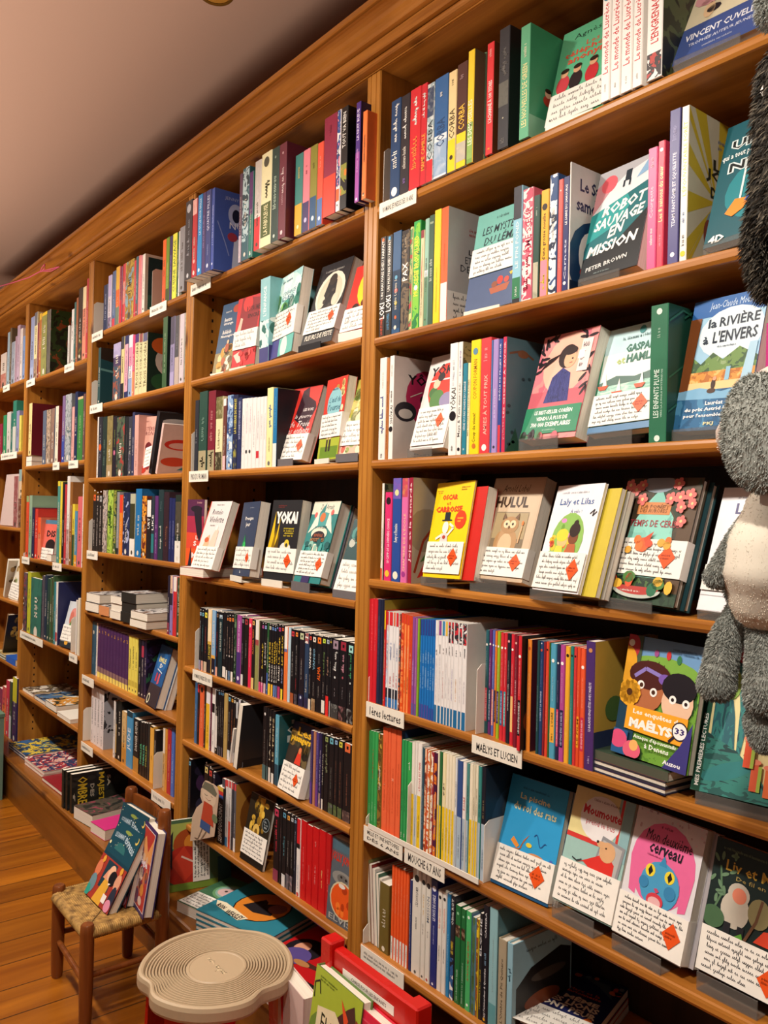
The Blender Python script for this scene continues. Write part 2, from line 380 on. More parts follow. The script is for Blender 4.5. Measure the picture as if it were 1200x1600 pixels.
lamp = empty('ceiling_light', (-0.498, -0.139, 2.62)); tag(lamp, 'small round brass downlight on the ceiling above the cornice', 'ceiling light')
BRASS = plain('aged_brass', '8a6424', 0.35, 0.6)
q = MB(); n = 28
def lathe(q, prof, m, n=28, smooth=True):
    vs = [(r*math.cos(2*math.pi*k/n), r*math.sin(2*math.pi*k/n), z) for r, z in prof for k in range(n)]
    q.add(vs, [(i*n+k, i*n+(k+1) % n, (i+1)*n+(k+1) % n, (i+1)*n+k) for i in range(len(prof)-1) for k in range(n)], m, smooth)
lathe(q, [(.034, -.012), (.041, -.014), (.046, -.008), (.046, -.0005)], BRASS); q.build('ring', lamp)
q = MB(); lathe(q, [(.0001, -.010), (.018, -.0105), (.0335, -.011)], plain('dull_lens', 'a5752c', 0.4)); q.build('lens', lamp)

q = MB(); RIB = plain('pink_ribbon', 'd0587a', 0.6)
q.tube([at(-6, 449, -.082), at(20, 442, -.083), at(45, 434, -.083), at(62, 425, -.084), at(78, 421, -.084), at(93, 417, -.083)], .0022, RIB, 6)
q.tube([at(63, 425, -.084), at(66, 418, -.088), at(70, 413, -.088), at(70, 420, -.087), at(65, 424, -.086)], .0020, RIB, 6)
q.tube([at(93, 417, -.083), at(80, 424, -.085), at(66, 424, -.086)], .0020, RIB, 6)
tag(q.build('ribbon'), 'thin pink ribbon tied along the cornice at far left', 'ribbon', )

# ------------------------------------------------------------ labels for the shelves
BAY = {4: 'nearest bay', 3: 'second-nearest bay', 2: 'middle bay', 1: 'second-leftmost bay', 0: 'leftmost bay'}
ORD = 'zeroth first second third fourth fifth sixth seventh eighth ninth tenth eleventh twelfth thirteenth fourteenth fifteenth sixteenth seventeenth eighteenth nineteenth twentieth'.split()
def place(k):
    b, s = k.split('.')
    return "%s's %s" % (BAY[int(b)], {'8': 'base ledge', '1': 'top shelf'}.get(s) or ORD[int(s)]+' shelf')
PENDING = []     # (object, look, noun, shelf key) in left-to-right order; labels are settled once a shelf is full
def pend(o, look, noun, k, cat='book'):
    o['category'] = cat; o['group'] = 'books on the '+place(k); PENDING.append((o, look, noun, k))
def phrase(look, noun):
    if noun in ('hardback', 'paperback', 'slim paperback'):
        if 'slim' in noun: look = look.replace('slim ', '').replace(' slim', '')
        for sep, w in ((', ', ' with '), (' with ', ' with '), (' beside ', ' beside ')):
            if sep in look:
                a, b = look.split(sep, 1); return a+' '+noun+w+b, True
        return look+' '+noun, True
    if noun == 'book shown face out': return 'face-out book, '+look+',', False
    if noun == 'book' and ' copy ' in look: return look, False
    if ' with ' in look and not noun.startswith('book shown'):
        a, b = look.split(' with ', 1); return a+' '+noun+' with '+b, False
    return look+' '+noun, False
def settle():
    seen = {}
    for o, look, noun, k in PENDING: seen.setdefault((phrase(look, noun), k), []).append(o)
    num = ['', 'one', 'two', 'three', 'four', 'five', 'six', 'seven', 'eight', 'nine', 'ten', 'eleven', 'twelve', 'thirteen', 'fourteen', 'fifteen']
    for ((ph, out), k), L in seen.items():
        for i, o in enumerate(L):
            if len(L) == 1: o['label'] = ph+(', spine out' if out and len(ph.split()) < 9 else '')+' on the '+place(k)
            else: o['label'] = '%s, %s of %s from left, %s' % (ph, ORD[i+1], num[len(L)], place(k))

# ------------------------------------------------------------ spine-out books
def book_cover(q, t, d, h, hard, base, inner='e6ddcf'):
    k = .0022 if hard else .0004
    k = min(k, t*.3); c = min(.0014, t*.16)
    q.prism([(0, d), (0, c), (c, 0), (t-c, 0), (t, c), (t, d), (t-k, d), (t-k, k+.0003), (k, k+.0003), (k, d)], 0, h, base)
    return k
def book_pages(q, t, d, h, hard, k, m):
    e = .003 if hard else .0008; f = .004 if hard else .0008
    q.box((k+.0001, k+.0006, e), (t-k-.0001, d-f, h-e), m)
SIDE_ART = {}
def spine_tokens(F, toks, t, h):
    """marks on the spine; u runs up the spine, v across it (0 = right edge)"""
    rest = {}
    cz = min(.0014, t*.16)/t
    for tk in toks:
        k, a = tk[0], tk[1:]
        p = a.split(',')
        if k == 'b': F.r(float(p[0]), cz, float(p[1]), 1-cz, p[2])
        elif k == 'a': F.r(float(p[0]), cz, float(p[1]), 1-cz, art(p[2].split('/'), float(p[3]) if len(p) > 3 else 60))
        elif k == 't':
            hf = float(p[4]) if len(p) > 4 else .56; v = float(p[5]) if len(p) > 5 else .5
            F.t(float(p[0]), v-hf/2, float(p[1]), v+hf/2, p[3].replace('_', ' '), p[2], .012)
        elif k == 'g': hf = float(p[3]) if len(p) > 3 else .5; F.g(float(p[0]), .5-hf/2, float(p[1]), .5+hf/2, p[2], 1)
        elif k == 's': hf = float(p[3]) if len(p) > 3 else .6; F.hand(float(p[0]), .5-hf/2, float(p[1]), .5+hf/2, 1, p[2], int(float(p[0])*1000+t*1e5), w=t*.07)
        elif k == 'd': r = float(p[2]) if len(p) > 2 else .3; F.e_(float(p[0]), .5, r*t/h, r*t/h, p[1], n=12)
        elif k == 'q': w = .33*t/h; c = float(p[0]); F.r(c-w, .17, c+w, .83, p[1]); F.r(c-w*.35, .38, c+w*.35, .62, 'k'); F.r(c+w*2.2, .34, c+w*2.6, .66, 'W')
        else: rest[k] = a
    return rest
def spine_book(key, X, y, t, h, base, toks, look, parts):
    opt = {tk[0]: tk[1:] for tk in toks if tk[0] in 'hDcASZ'}
    marks = [tk for tk in toks if tk[0] not in 'hDcASZ']
    hard = 'h' in opt; d = float(opt['D']) if 'D' in opt else min(.17, h*.69)
    z = SHELF[key]+float(opt.get('Z') or 0.0)
    noun = 'hardback' if hard else ('slim paperback' if t < .0095 else 'paperback')
    kind = 'hardcover_book' if hard else ('slim_paperback' if t < .0095 else ('pocket_book' if h < .187 else 'paperback_book'))
    q = MB(); bm = base if base[0] != '*' else art(base[1:].split('/'), 45)
    k = book_cover(q, t, d, h, hard, bm)
    F = Face(q, (t, 0, 0), (0, 0, 1), (-1, 0, 0), h, t)
    if t > .005 and not any(tk[0] in 'tgs' for tk in marks):
        c = lin(base.lstrip('*').split('/')[0]); dark = c[0]*.3+c[1]*.6+c[2]*.1 < .22; v = (key+look+str(round(X, 3))); v = sum(map(ord, v)) % 5
        marks = marks+['g%.2f,%.2f,%s,%.2f' % (.22+.05*v, .7+.04*v, 'd9d2c2' if dark else '4a4238', .4+.04*v), 'd.06,%s,.16' % ('d9d2c2' if dark else '4a4238')]
    spine_tokens(F, marks, t, h)
    if 'c' in opt or 'A' in opt or 'S' in opt:
        S = Face(q, (t, 0, 0), (0, 1, 0), (0, 0, 1), d, h)
        if 'c' in opt: S.r(.004, 0, 1, 1, opt['c'])
        if 'A' in opt: S.r(.004, 0, 1, 1, art(opt['A'].split('/'), 22))
        if 'S' in opt: SIDE_ART[opt['S']](S)
    if parts:
        r = empty(kind, (X, y, z))
        q.build('cover', r); q2 = MB(); book_pages(q2, t, d, h, hard, k, paper(0)); q2.build('page_block', r)
    else:
        book_pages(q, t, d, h, hard, k, paper(0)); r = q.build(kind, None, (X, y, z))
    pend(r, look, noun, key)
    return r
LASTX = {}
def rows(key, y0, text, parts=True):
    o = (0, 0, 1.0); last = -9
    for ln in text.strip().split('\n'):
        ln = ln.strip()
        if not ln: continue
        if ln[0] == '@': o = tuple(float(v) for v in ln[1:].split(',')); continue
        head, look = ln.split(';'); f = head.split()
        xl, xr, yt = (float(v) for v in f[:3]); base = f[3]; toks = f[4:]
        y = y0
        for tk in list(toks):
            if tk[0] == 'Y': y = float(tk[1:]); toks.remove(tk)
        zz = SHELF[key]+sum(float(tk[1:]) for tk in toks if tk[0] == 'Z')
        X0 = x_at(o[0]+xl/o[2], y, zz); X1 = x_at(o[0]+xr/o[2], y, zz)
        if X0 < last+.0002 and X0 > last-.012: X0 = last+.0002
        if X1 < X0+.0025: X1 = X0+.0025
        h = z_at(o[1]+yt/o[2], X0, y)-zz
        last = X1; LASTX[key] = X1
        spine_book(key, X0, y, X1-X0-.0003, h, base, toks, look.strip(), parts)

# ------------------------------------------------------------ side covers seen at an angle
def side(f): SIDE_ART[f.__name__[2:]] = f; return f
@side
def s_green(F):
    F.r(0, 0, 1, 1, '3c9068'); F.r(0, 0, 1, .2, '7fb596'); F.t(.62, .62, .98, .72, 'G', 'c9a832'); F.g(.6, .8, .95, .88, 'd9c98a', 2)
    for u in (.35, .7): F.e_(u, .38, .09, .07, 'b8402f'); F.e_(u, .44, .06, .05, 'e3b493'); F.e_(u, .47, .06, .03, '3b2318')
@side
def s_leo(F):
    F.r(0, 0, 1, 1, 'b9b6b1'); F.t(.36, .62, .62, .68, 'LÉO', '26282d', .02); F.t(.3, .54, .62, .60, 'ET MA', '3b3d42'); F.t(.22, .46, .62, .52, 'DES M', '3b3d42')
    F.g(.36, .78, .62, .86, 'c2504d', 2); F.r(0, 0, .6, .27, 'ece7dc'); F.hand(.1, .02, .58, .25, 4, 'k', 31, .0009)
@side
def s_samurai(F):
    F.r(0, 0, 1, 1, 'c6c3bd'); F.t(.16, .80, .75, .90, 'Le Sabre', '20294d', .025); F.t(.42, .755, .62, .785, 'du', '20294d'); F.t(.1, .64, .72, .74, 'samouraï', '20294d', .025)
    F.g(.5, .93, .95, .97, '8a5a52'); F.e_(.5, .25, .55, .5, '1d3a5c'); F.e_(.62, .48, .28, .22, 'd7d9d6'); F.e_(.7, .5, .2, .15, '2b5878')
    F.e_(.35, .3, .2, .28, 'e0e0da'); F.e_(.4, .27, .17, .24, '284d70'); F.r(0, 0, 1, .08, '15273f'); F.e_(.5, .58, .06, .05, 'b33a2c'); F.e_(.25, .16, .08, .06, 'b33a2c')
@side
def s_sun(F):
    F.r(0, 0, 1, 1, 'b9b29a')
    for i in range(22):
        a = 2*math.pi*i/22; b2 = a+.13; F.p([(.5, .45), (min(1, max(0, .5+1.5*math.cos(a))), min(1, max(0, .45+1.1*math.sin(a)))), (min(1, max(0, .5+1.5*math.cos(b2))), min(1, max(0, .45+1.1*math.sin(b2))))], 'b59d2e'); F.k -= 1
    F.up(); F.g(.5, .8, .95, .88, '3f5f95', 2); F.t(.42, .66, .7, .73, 'LE', '2c2c22', .03); F.t(.3, .57, .95, .66, 'JOUR', '2c2c22', .03); F.t(.38, .47, .98, .56, 'DU GUÉ', '2c2c22', .03)
    F.e_(.5, .25, .2, .22, '6c8799'); F.e_(.35, .22, .08, .14, '7a3b2e'); F.e_(.6, .16, .12, .08, '3f5b35')
@side
def s_yokai(F):
    F.r(0, 0, 1, 1, 'cfc8c2'); F.e_(.62, .62, .4, .4, 'b02a55'); F.t(.25, .74, .95, .86, 'YÔKAI', '1a1418', .03); F.e_(.22, .47, .2, .14, '2b272e'); F.e_(.22, .45, .13, .07, 'cfc8c2')
    F.p([(.42, .2), (.7, .2), (.62, .55), (.5, .56)], '24414a'); F.e_(.55, .6, .07, .07, '2b2023'); F.line([(.3, .62), (.52, .68)], .002, 'd9d2c2'); F.r(.4, .17, .5, .2, '1b1b1b'); F.r(.58, .17, .68, .2, '1b1b1b'); F.g(.35, .02, .7, .08, '444044', 2)
@side
def s_branch(F):
    F.r(0, 0, 1, 1, '4f6f78'); F.line([(.05, .86), (.3, .9), (.5, .84)], .004, '6b4a35'); F.e_(.3, .87, .1, .05, '7a5238'); F.e_(.8, .68, .25, .3, 'a8938f'); F.t(.62, .6, .98, .74, 'Li', '5b4a4e')
    for i in range(14): F.e_(random.random(), random.random()*.8, .03, .02, '33474d'); F.k -= 1
    F.p([(0, 0), (.3, 0), (.18, .22), (.1, .1)], '2f5b4a')
@side
def s_leaf(F):
    F.r(0, 0, 1, 1, '1f4a3a'); rnd = random.Random(5)
    for i in range(16):
        u, v = rnd.random(), rnd.random(); F.line([(u, v), (u+.25, v+.1), (u+.4, v+.08)], .003, '2f6b52')
    F.e_(.6, .66, .28, .4, '3a2230'); F.e_(.58, .5, .16, .2, '7a4a52')
@side
def s_dragon(F):
    F.r(0, 0, 1, 1, 'b3a58d'); F.e_(.25, .5, .35, .3, '9a8a70'); F.line([(.05, .1), (.2, .4), (.5, .62), (.9, .9)], .006, '9a3a22'); F.p([(.1, .05), (.5, .1), (.3, .28)], 'c5352b')
    F.p([(.15, .2), (.6, .3), (.4, .42)], '4f7a3a'); F.e_(.7, .35, .16, .2, 'd9a93a'); F.t(.5, .78, .98, .84, 'Isabel', '33281c'); F.e_(.75, .93, .2, .1, '2d3a2c')
@side
def s_girl(F):
    F.r(0, 0, 1, 1, 'c9a548'); F.r(0, 0, 1, .3, '2f3a5c'); F.e_(.75, .78, .26, .28, '4f2416'); F.e_(.8, .72, .16, .15, '8a5434'); F.p([(.45, .38), (.98, .34), (.98, .62), (.55, .6)], '4a2348'); F.t(.6, .53, .9, .59, '12', 'd9942c', .03); F.t(.58, .44, .96, .51, 'enq', 'd9942c', .03); F.e_(.3, .46, .14, .12, '55763f')
@side
def s_blueghost(F):
    F.r(0, 0, 1, 1, '465fae'); F.t(.2, .88, .56, .93, 'JENNY V', 'a7b4d6'); F.e_(.42, .72, .15, .2, 'aebadf'); F.e_(.43, .71, .08, .12, '1c2238'); F.p([(.36, .04), (.54, .1), (.56, .4), (.4, .45)], 'c7d0e6'); F.t(.3, .54, .56, .62, 'NU', 'e8ecf5'); F.e_(.36, .44, .1, .08, 'a03a4a'); F.line([(.06, .6), (.22, .35), (.3, .2)], .003, '8a9ad0')
@side
def s_maroon(F): F.r(0, 0, 1, 1, '5a2230'); F.g(.4, .88, .98, .93, 'c8a9a0'); F.g(.7, .8, .98, .85, 'c8a9a0')
@side
def s_dark(F): F.r(0, 0, 1, 1, '1c1a1f'); F.t(.45, .78, .95, .84, 'TAN', '9a9690'); F.t(.55, .68, .8, .73, 'E', '9a9690')
@side
def s_ember(F): F.r(0, 0, 1, 1, '141116'); F.e_(.3, .25, .25, .2, '6e2f14')
@side
def s_moon(F): F.r(0, 0, 1, 1, '1d2b3a'); F.e_(.5, .45, .4, .5, '2d4154'); F.e_(.6, .6, .3, .2, '3d4f5c'); F.e_(.75, .3, .15, .12, '8a3b34'); F.e_(.35, .25, .25, .2, '17222e')
@side
def s_yellowtop(F): F.r(0, 0, 1, 1, '8f7a2a')
@side
def s_whitecard(F): F.r(0, 0, 1, 1, 'cfc9c2'); F.hand(.55, .5, .98, .85, 3, 'k', 77, .0009)
@side
def s_cave(F):
    F.r(0, 0, 1, 1, '8fb3bf'); F.hand(.2, .84, .95, .92, 1, '2b3e4a', 12, .0008); F.p([(.06, 0), (.98, 0), (.98, .72), (.8, .78), (.3, .68), (.06, .52)], '1b1614'); F.e_(.5, .3, .3, .1, '7a3a1c'); F.e_(.6, .55, .3, .06, '4a4038')
@side
def s_forest(F):
    F.r(0, 0, 1, 1, 'cfcbd6')
    for i in range(7): F.p([(i/7, 0), (i/7+.2, 0), (i/7+.1, .62+.1*(i % 3))], '17171b')
    F.r(0, 0, 1, .3, '17171b')
@side
def s_teal(F): F.r(0, 0, 1, 1, '255a5f'); F.r(0, .0, 1, .3, '1b2c38'); F.t(.3, .86, .7, .92, 'LE', 'b9c4be', .03); F.t(.2, .73, .98, .83, 'CONTE', 'c9d2cb', .03); F.t(.2, .6, .9, .7, 'D U', 'c9d2cb', .03)
@side
def s_skull(F): F.r(0, 0, 1, 1, '15131a'); F.e_(.5, .6, .35, .3, '4a2f52'); F.e_(.45, .25, .3, .2, '35324a'); F.e_(.6, .62, .2, .16, '8a3b5c'); F.e_(.3, .8, .2, .14, '2b2438')
@side
def s_amber(F): F.r(0, 0, 1, 1, 'b3823a'); F.e_(.5, .5, .4, .5, '7a4a1c'); F.e_(.6, .4, .2, .3, 'd9a24a')
@side
def s_tealmist(F): F.r(0, 0, 1, 1, '7fb9bd'); F.r(0, 0, 1, .2, '4a4a7d'); F.e_(.5, .4, .5, .2, '2f6a62'); F.e_(.5, .5, .5, .08, 'd5e5e0')
@side
def s_tealsea(F): F.r(0, 0, 1, 1, '1f4348'); F.p([(0, .8), (.4, .75), (.5, .7), (1, .6), (1, 1), (0, 1)], '2b2018'); F.line([(0, .62), (.5, .58), (1, .45)], .008, '5d8a86')
@side
def s_jungle(F): F.r(0, 0, 1, 1, '22352c'); F.e_(.55, .55, .35, .35, 'd9c9bd'); F.e_(.4, .8, .3, .2, 'd9662c'); F.e_(.55, .5, .2, .2, 'b99a92'); F.e_(.4, .2, .3, .2, '2f5b3a'); F.e_(.9, .85, .15, .1, 'b3342f')
@side
def s_framed(F): F.r(0, 0, 1, 1, 'ddd7c8'); F.r(.08, .06, .97, .95, '1f3d40'); F.e_(.5, .55, .3, .35, '7d8a6a'); F.e_(.5, .6, .15, .15, 'c9a548'); F.r(.08, .06, .97, .3, '2f5f55')

# ------------------------------------------------------------ nearest bay
rows('4.1', -.008, '''
@580,0,3.75
106 163 600 1f3f66 h s.55,.95,W g.3,.55,ece7dc,.7 d.06,W ;navy with white script
165 216 570 2a262c h s.55,.95,W g.25,.6,d9d2c6 g.08,.2,8a6fae ;charcoal with white script
218 281 535 d0262f h s.62,.95,W g.2,.58,e8943c,.6 ;bright red with white script
283 317 500 c92330 s.66,.92,W t.14,.5,f0a23c,MAME_CAMILLE,.6 ;red with orange capitals
318 360 500 *c9d0cf/9fb0b3/dfe0da b0,.22,d0262f t.22,.62,30373c,CORBA,.66 a.66,.96,c9d0cf/34425c ;pale grey and red
362 441 470 2f5f94 b0,.42,dfe3e6 a.02,.36,dfe3e6/8fa7c2,40 t.3,.58,24456e,CORBA,.6 g.8,.9,W,.3 ;blue above white clouds
443 491 430 e8cd95 b0,.32,eecf1e t.33,.62,4a3d1c,CORBA,.66 g.86,.95,6a5a3a,.4 d.14,3a2a1a,.2 ;cream and yellow
493 553 385 4f2a22 b0,.33,eecf1e t.36,.6,e8b93c,CORBA,.6 a.06,.24,d9c9a0/b9b0a0,60 g.85,.93,a88 ;maroon and yellow
555 594 305 f0cd2a b0,.36,7aa04a a.04,.34,6d9440/8fb35a,50 t.16,.56,f4efd2,LES_DEMOISELLES,.62 h c6b6a52 ;yellow with green foot
627 662 322 4f7a5a D.13 Y.02 t.3,.58,a8462f,MOMO,.7 b.02,.1,d9c43a g.8,.92,d9c43a ;dark green recessed
666 708 262 d8262c t.28,.66,f4e9e2,L'ACHARNÉ_À_100_TITRES,.6 g.86,.96,f0b0a8,.5 g.03,.1,f0c43c h c6b3a1e ;red with white capitals
737 800 180 26262b h s.6,.9,6d6a66 a.35,.55,26262b/5a584e,80 d.25,b9b49a,.06 g.04,.12,6d6a66 c1c1b1e ;thick charcoal leafy
863 922 165 57a87c h g.72,.9,e9e2c0,.4 t.1,.66,eadf9a,LES_NOUVELLES_DE_GREEN,.5 Sgreen ;thick green
@880,0,3.75
218 270 -190 f0ebe4 h t.2,.72,c8323a,Le_monde_de_Lucrèce,.6 g.06,.14,b0aaa2,.3 d.76,3f7f95,.32 ;white volume, teal dot
273 332 -210 f0ebe4 h t.2,.72,c8323a,Le_monde_de_Lucrèce,.6 g.06,.14,b0aaa2,.3 d.76,7fa045,.32 ;white volume, green dot
335 400 -230 f0ebe4 h t.2,.72,c8323a,Le_monde_de_Lucrèce,.6 g.06,.14,b0aaa2,.3 d.76,4f62a5,.32 ;white volume, blue dot
403 460 -250 f0ebe4 h t.2,.72,c8323a,Le_monde_de_Lucrèce,.6 g.06,.14,b0aaa2,.3 d.76,d0703c,.32 ;white volume, orange dot
484 578 -215 f0ebe4 h a0,.22,f0ebe4/3a3334/b9433c,70 t.3,.72,c8262c,L'ENGRENAGE,.5 a.74,.98,ece7dc/6a7a5a,70 A2a3426/4d5a3c/1b2018 ;white with red capitals
''')
rows('4.2', .003, '''
@580,280,3.75
43 76 345 26221f t.18,.34,W,LOKI,.9 t.38,.96,f2ece0,UN_MAUVAIS_DIEU_PARFAIT,.42 t.02,.2,e2552c,LOUIS_STOWELL,.4 d.97,e2703c,.2 ;black with orange foot
79 114 335 26221f t.24,.4,W,LOKI,.9 t.44,.96,f2ece0,UN_MAUVAIS_DIEU_PARFAIT,.42 t.06,.22,4fa0d0,LOUIS_STOWELL,.4 d.97,4fa0d0,.2 ;black with blue foot
116 165 315 1c4d78 h a.05,.62,1c4d78/14304a,40 d.3,d9c43a,.16 d.42,c23a2f,.2 d.16,c2602f,.14 d.55,5ba0c0,.16 c143a5c ;blue with coloured specks
167 214 307 *3b3430/6b5a45/2a2422 h t.5,.68,f2ece0,PAX,.62 g.78,.95,b9a58a,.35 ;dark brown with white letters
216 234 282 d9d08a a0,1,d9d08a/5a8a5a/b33a3a,60 ;cream patterned
236 277 252 2fa04a a0,1,2fa04a/7fc23a/1f7a3a,50 t.3,.86,f0d93c,PRINCESSE_BROUILLARD,.6 d.38,W,.25 ;bright green with yellow lettering
279 301 302 d9cba0 t.3,.9,b33a3a,A,.3 g.1,.5,8a6a4a b.92,1,8a2a2f ;cream with red tip
303 327 235 8fb9a5 b.46,.52,W a.0,.45,7a9a7a/5f8a6a,40 ;pale teal
329 356 215 33523f g.4,.62,c9d2c0,.8 b.92,.94,8a9a80 ;dark green
358 396 185 f2cb12 g.1,.6,c9980c,.3 ;plain yellow
399 441 172 e2602c b0,.34,e9e2da h g.45,.9,d9552a,.3 Sleo ;orange above white
821 873 52 8fc4d6 b0,.05,2c2a2f t.3,.7,dfe8ea,LE_FIN_FOND,.34 a.72,1,26262b/3a3a42,30 b.04,.22,2f7a52 g.06,.2,W,.3 ;pale blue with black panel
876 938 65 dc6a7c h a0,1,dc6a7c/f0dcd8/c24a62,55 t.42,.84,b02446,ÂME_SŒUR,.72 s.08,.4,c22a4a ;pink striped
941 977 100 2a4a40 a0,.35,2a4a40/b9b49a,40 g.8,.95,c9d2c0,.3 ;dark green slim
984 1030 70 efae2e b0,.34,e88a9a t.34,.78,3a2618,d'une_grosse_nouille,.5 d.84,2a1f1a,.34 s.06,.3,f0dc3c ;yellow above pink
1033 1082 -20 2b4a7a a0,1,2b4a7a/dfe3e6/16243f,40 ;blue and white splashed
1085 1112 5 d95a52 g.2,.7,f0a49a,.4 d.9,f0d0c8,.14 ;salmon
1114 1150 -10 262a63 t.58,.93,W,LE_SABRE_DU_SAMOURAÏ,.42 t.1,.45,d9dcea,Carnets,.34 d.07,W,.24 ;indigo with white capitals
@880,180,3.75
8 34 275 d6d2cb h g.1,.3,6a6a72,.4 Ssamurai ;pale grey
485 539 200 e0588a g.2,.36,W,.4 t.42,.68,f4b9ce,Courgette,.5 g.84,.95,f0c0d2,.4 Z.0 ;pink
543 583 157 db3a55 t.36,.8,f6e39a,Les_8_saisons_du_cœur,.6 g.16,.3,f4b9ce,.4 d.93,f4dce2,.26 ;raspberry red
606 672 -22 4f4a80 h t.24,.72,ece7f2,TEAM_FANTÔME_ET_SQUELETTE,.44 g.8,.93,9a94c2,.5 d.06,ece7f2,.2 c2a2748 ;purple
677 722 -45 ece8df h t.42,.9,d8c75a,L'ÉPOUVANTABLE_FORÊT,.6 g.24,.36,5a7ab0,.5 g.1,.2,5a564f,.5 d.05,e0c81c,.34 Ssun ;white with yellow capitals
''')
rows('4.3', .002, '''
@580,500,3.75
39 78 225 e9e4dc s.25,.66,4a5aa0 g.7,.95,c2bcb4,.3 g.02,.1,8a8a8a ;white with blue script
79 95 222 b5703a g.1,.9,7a4020,.6 ;tan speckled
97 124 212 ebe7e0 t.34,.52,1b171a,SHÔKAI,.66 d.29,1b171a,.4 g.55,.72,6a6660,.5 g.8,.95,c2a9a2,.3 Syokai ;white with black capitals
449 495 140 efece6 t.4,.6,17141a,YÔKAI,.72 e d.35,17141a,.44 g.62,.9,d0ccd6,.4 g.04,.12,5a564f,.4 ;broad white with black capitals
498 524 130 ebe7e0 t.16,.42,17141a,Maya_&_Tom,.7 g.44,.66,9a9690,.6 g.7,.94,9a8ac2,.6 A7a6a4a/9a8a66/57503a d.05,17141a,.3 ;white with black title
527 553 255 2a7f94 t.26,.8,e9e4dc,GÈNE_OU_PAS_MONDE_DU_CANOÉ,.5 g.04,.1,W,.5 ;teal
556 570 252 efe6b0 t.2,.82,4a4230,MES_VACANCES_PRESQUE_RATÉES,.6 ;cream
572 628 122 f2d21c t.48,.83,b06a1c,COUPON_FORMAN,.4 t.1,.36,6a5a12,Coup_de_vieux!,.4 d.07,c9702c,.2 d.9,5f8aa0,.26 ;yellow
631 690 110 da3f45 t.16,.68,f6b4a4,AMIES_À_TOUT_PRIX,.42 g.8,.95,f0a0a0,.5 d.05,W,.24 ;red with pink capitals
692 699 118 4a78ae g.2,.9,9ac0e0 ;blue
701 733 115 a58cc6 g.3,.7,e0d4f0,.4 d.05,3a3a4a,.2 ;lilac
735 757 112 34478e b0,.24,d23a44 t.46,.96,ece9f2,DRÔLE_DE_PROJET_POUR,.5 ;navy above red
759 782 100 c62f50 t.3,.96,f0d4d8,LES_CHOSES_À_SAVOIR,.5 s.1,.3,f0a0b4 Sbranch ;crimson
@880,430,3.75
498 603 182 327a58 a0,1,327a58/2a6a4c,16 t.18,.53,d6e6da,LES_ENFANTS_PLUME,.3,.6 t.18,.53,b0cfbc,VERS_LA_JUNGLE_MYSTÉRIEUSE,.14,.3 g.76,.88,b0cfbc,.22 d.95,d6e6da,.16 d.03,d6e6da,.16 Sleaf ;thick green ribbed
@1020,500,4
693 740 20 c2307e g.3,.6,e69ac4,.4 ;magenta
''')
rows('4.4', .004, '''
@570,720,3.75
89 103 132 e9e2d4 g.2,.6,8a8276 b0,.12,d9522c A4a4a30/6a6a45/33341f ;white
109 150 183 d8326e t.2,.7,f6d0de,LE_CAMP_DE_LA_DERNIÈRE_CHANCE,.4 d.9,2a1a20,.34 d.08,f0c43c,.3 ;hot pink with white circle
153 203 102 2b4c96 a.8,1,c24a8a/6a5ab0,60 t.38,.56,e9e4dc,Remy_et_Finemine,.5 d.06,ece7d0,.3 d.86,d9d9a0,.24 ;blue with pink tip
206 243 102 da6aa4 a.82,1,e0c43a/c24a5a,60 t.1,.66,f4c4a0,CHAMBRE_DE_L'ÉCOLE,.4 d.08,a03a8a,.3 ;pink with yellow tip
248 272 98 9a1f38 t.2,.95,f0d4d4,Jojo_et_la_renarde,.66 h Sdragon ;crimson
''')
